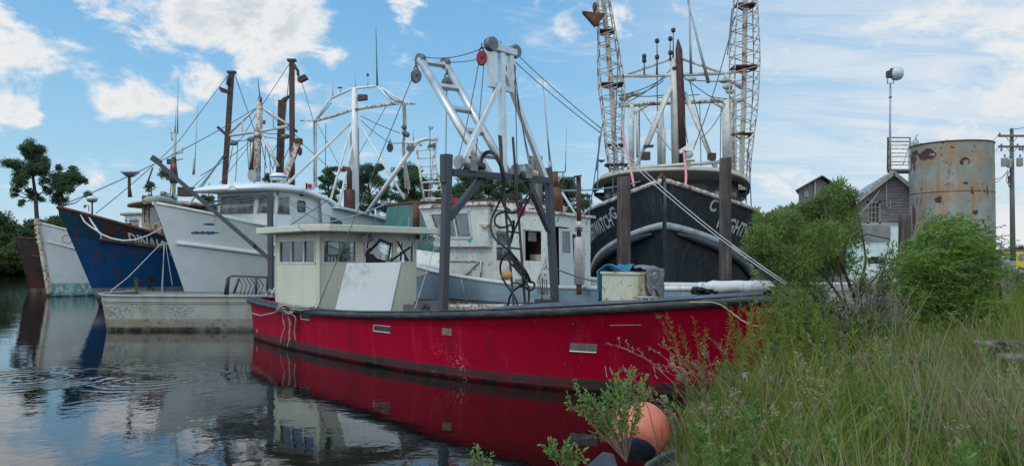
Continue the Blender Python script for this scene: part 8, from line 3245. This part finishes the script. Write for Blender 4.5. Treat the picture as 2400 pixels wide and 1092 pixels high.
for px, py in ((2170, 560), (2220, 570), (2130, 640), (2270, 620), (2200, 640), (2100, 690), (2290, 690), (2240, 700)):
    a, b = Vector(ft3), W(px, py, D)
    mb.path([a, a.lerp(b, .5) + Vector((rg.uniform(-.1, .1), 0, 0)), b], [.035, .02, .008], 5)
mb.build('stem', 'bark', cd)
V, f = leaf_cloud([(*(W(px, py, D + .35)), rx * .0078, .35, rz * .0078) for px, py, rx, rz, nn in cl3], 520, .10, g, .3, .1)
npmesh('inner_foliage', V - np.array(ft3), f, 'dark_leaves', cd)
# ivy at the foot of the tank
vn = thing('climbing_vine', gpt(2326, 40.5, .6), 'dark ivy growing up the right foot of the tank', 'vine')
cs = []
for px, py, r in ((2330, 560, 8), (2333, 580, 9), (2336, 600, 10), (2330, 610, 9), (2328, 545, 5), (2338, 615, 9), (2312, 590, 6), (2309, 610, 8), (2316, 575, 4)):
    p = W(px - 6, py, 40.7)
    cs.append((p.x - vn.location.x, .2, p.z - vn.location.z, r * .023, .22, r * .026))
V, f = leaf_cloud(cs, 1100, .16, g)
npmesh('foliage', V, f, 'vine_leaves', vn)
# hedge-like green at the far right edge
cs = []
rt = thing('roadside_bush', gpt(2430, 20, .6), 'olive green bush cut by the right edge of the view', 'bush')
for px, py, r in ((2420, 600, 26), (2435, 640, 34), (2412, 650, 24), (2450, 590, 34), (2400, 690, 26), (2440, 690, 34)):
    p = W(px, py, 20)
    cs.append((p.x - rt.location.x, rg.uniform(-.3, .3), p.z - rt.location.z, r / 90, r / 90, r / 90))
V, f = leaf_cloud(cs, 2600, .08, g, .4, .3)
npmesh('foliage', V, f, 'broad_leaves', rt)
# orange-leaved dead sprig by the mooring chain
cs = []
p0 = W(1852, 650, 12.2)
od = thing('withered_sprig', (p0.x, 12.2, .9), 'small withered orange sprig by the white foam roll end', 'sprig')
V, f = leaf_cloud([(0, 0, p0.z - .9, .10, .10, .14), (.06, .05, p0.z - .9 + .08, .09, .08, .07), (-.03, 0, p0.z - 1.15, .06, .06, .2)], 3800, .055, g, .3, .2)
npmesh('foliage', V, f, 'rust_leaves', od)
MB().path([Vector((p0.x, 12.2, .9)), p0], .01, 5).build('stem', 'twig', od)


# leafy sprig over the buoy
def sprig(name, foot, tips, label, rng, leaf=.035, per=26, group=None, mat='sprig_leaves'):
    root = thing(name, foot, label, 'young shrub', group)
    mb = MB()
    LP, LD = [], []
    f0 = Vector(foot)
    for t_ in tips:
        b = Vector(t_)
        m_ = f0.lerp(b, .5) + Vector((rng.normal() * .02, rng.normal() * .03, .05))
        pts = [f0, f0.lerp(m_, .5), m_, m_.lerp(b, .5) + Vector((0, 0, .012)), b]
        mb.path(pts, [.006, .005, .004, .003, .0015], 5, False)
        d = (b - f0).normalized()
        for k in range(per):
            t = .28 + .72 * (k + rng.random()) / per
            i = min(3, int(t * 4))
            p = pts[i].lerp(pts[i + 1], t * 4 - i)
            sd = Vector(rng.normal(size=3))
            sd = (sd - d * sd.dot(d)).normalized()
            LP.append(p)
            LD.append((sd * .85 + d * .7).normalized())
            if k % 4 == 0 and k < per - 3:             # side shoots
                e = p + (sd * .6 + d * .8 + Vector((0, 0, .2))).normalized() * .10
                mb.path([p, e], [.002, .001], 4, False)
                for j in range(7):
                    q_ = p.lerp(e, .25 + .75 * j / 6)
                    s2 = Vector(rng.normal(size=3)).normalized()
                    LP.append(q_)
                    LD.append((s2 + (e - p).normalized() * .8).normalized())
    mb.build('stem', 'weed_brown', root)
    P, D_ = np.array(LP), np.array(LD)
    S = leaf * (.7 + .6 * rng.random(len(P)))
    side = np.cross(D_, rng.normal(size=P.shape))
    side /= np.linalg.norm(side, axis=1, keepdims=True) + 1e-9
    side *= (S * .21)[:, None]
    V = np.stack([P, P + D_ * (S * .4)[:, None] - side, P + D_ * (S * .8)[:, None] - side * .8, P + D_ * S[:, None], P + D_ * (S * .8)[:, None] + side * .8, P + D_ * (S * .4)[:, None] + side], 1).reshape(-1, 3)
    f = np.arange(len(P) * 6).reshape(-1, 6)
    npmesh('foliage', V - np.array(foot), f, mat, root)
    return root


D = 6.4
tips = [W(x, y, D + dy) for x, y, dy in ((1330, 942, 0), (1345, 905, .1), (1375, 920, -.1), (1400, 945, .1), (1446, 876, 0), (1470, 890, .15), (1485, 872, 0), (1505, 888, -.1), (1515, 910, .1), (1440, 915, 0), (1420, 925, .2), (1520, 925, 0), (1460, 905, -.15), (1355, 950, .1), (1390, 965, 0), (1432, 930, -.1), (1380, 935, 0.1))]
sprig('leafy_sprig', W(1468, 1082, 6.3), tips, 'bright green leafy sprig growing up over the orange buoy', g, .034, 36)
D = 5.3
sprig('leafy_sprig', W(1318, 1110, D), [W(x, y, D) for x, y in ((1282, 1056, ), (1295, 1068), (1318, 1052), (1335, 1075), (1350, 1072), (1305, 1080), (1342, 1090))], 'small leafy sprig at the lower edge left of the dark slab', g, .038, 14)
sprig('leafy_sprig', W(1126, 1130, 5.2), [W(x, y, 5.2) for x, y in ((1118, 1074), (1127, 1071), (1134, 1078), (1110, 1085))], 'tiny bright sprig poking up at the bottom edge over the water', g, .034, 10)
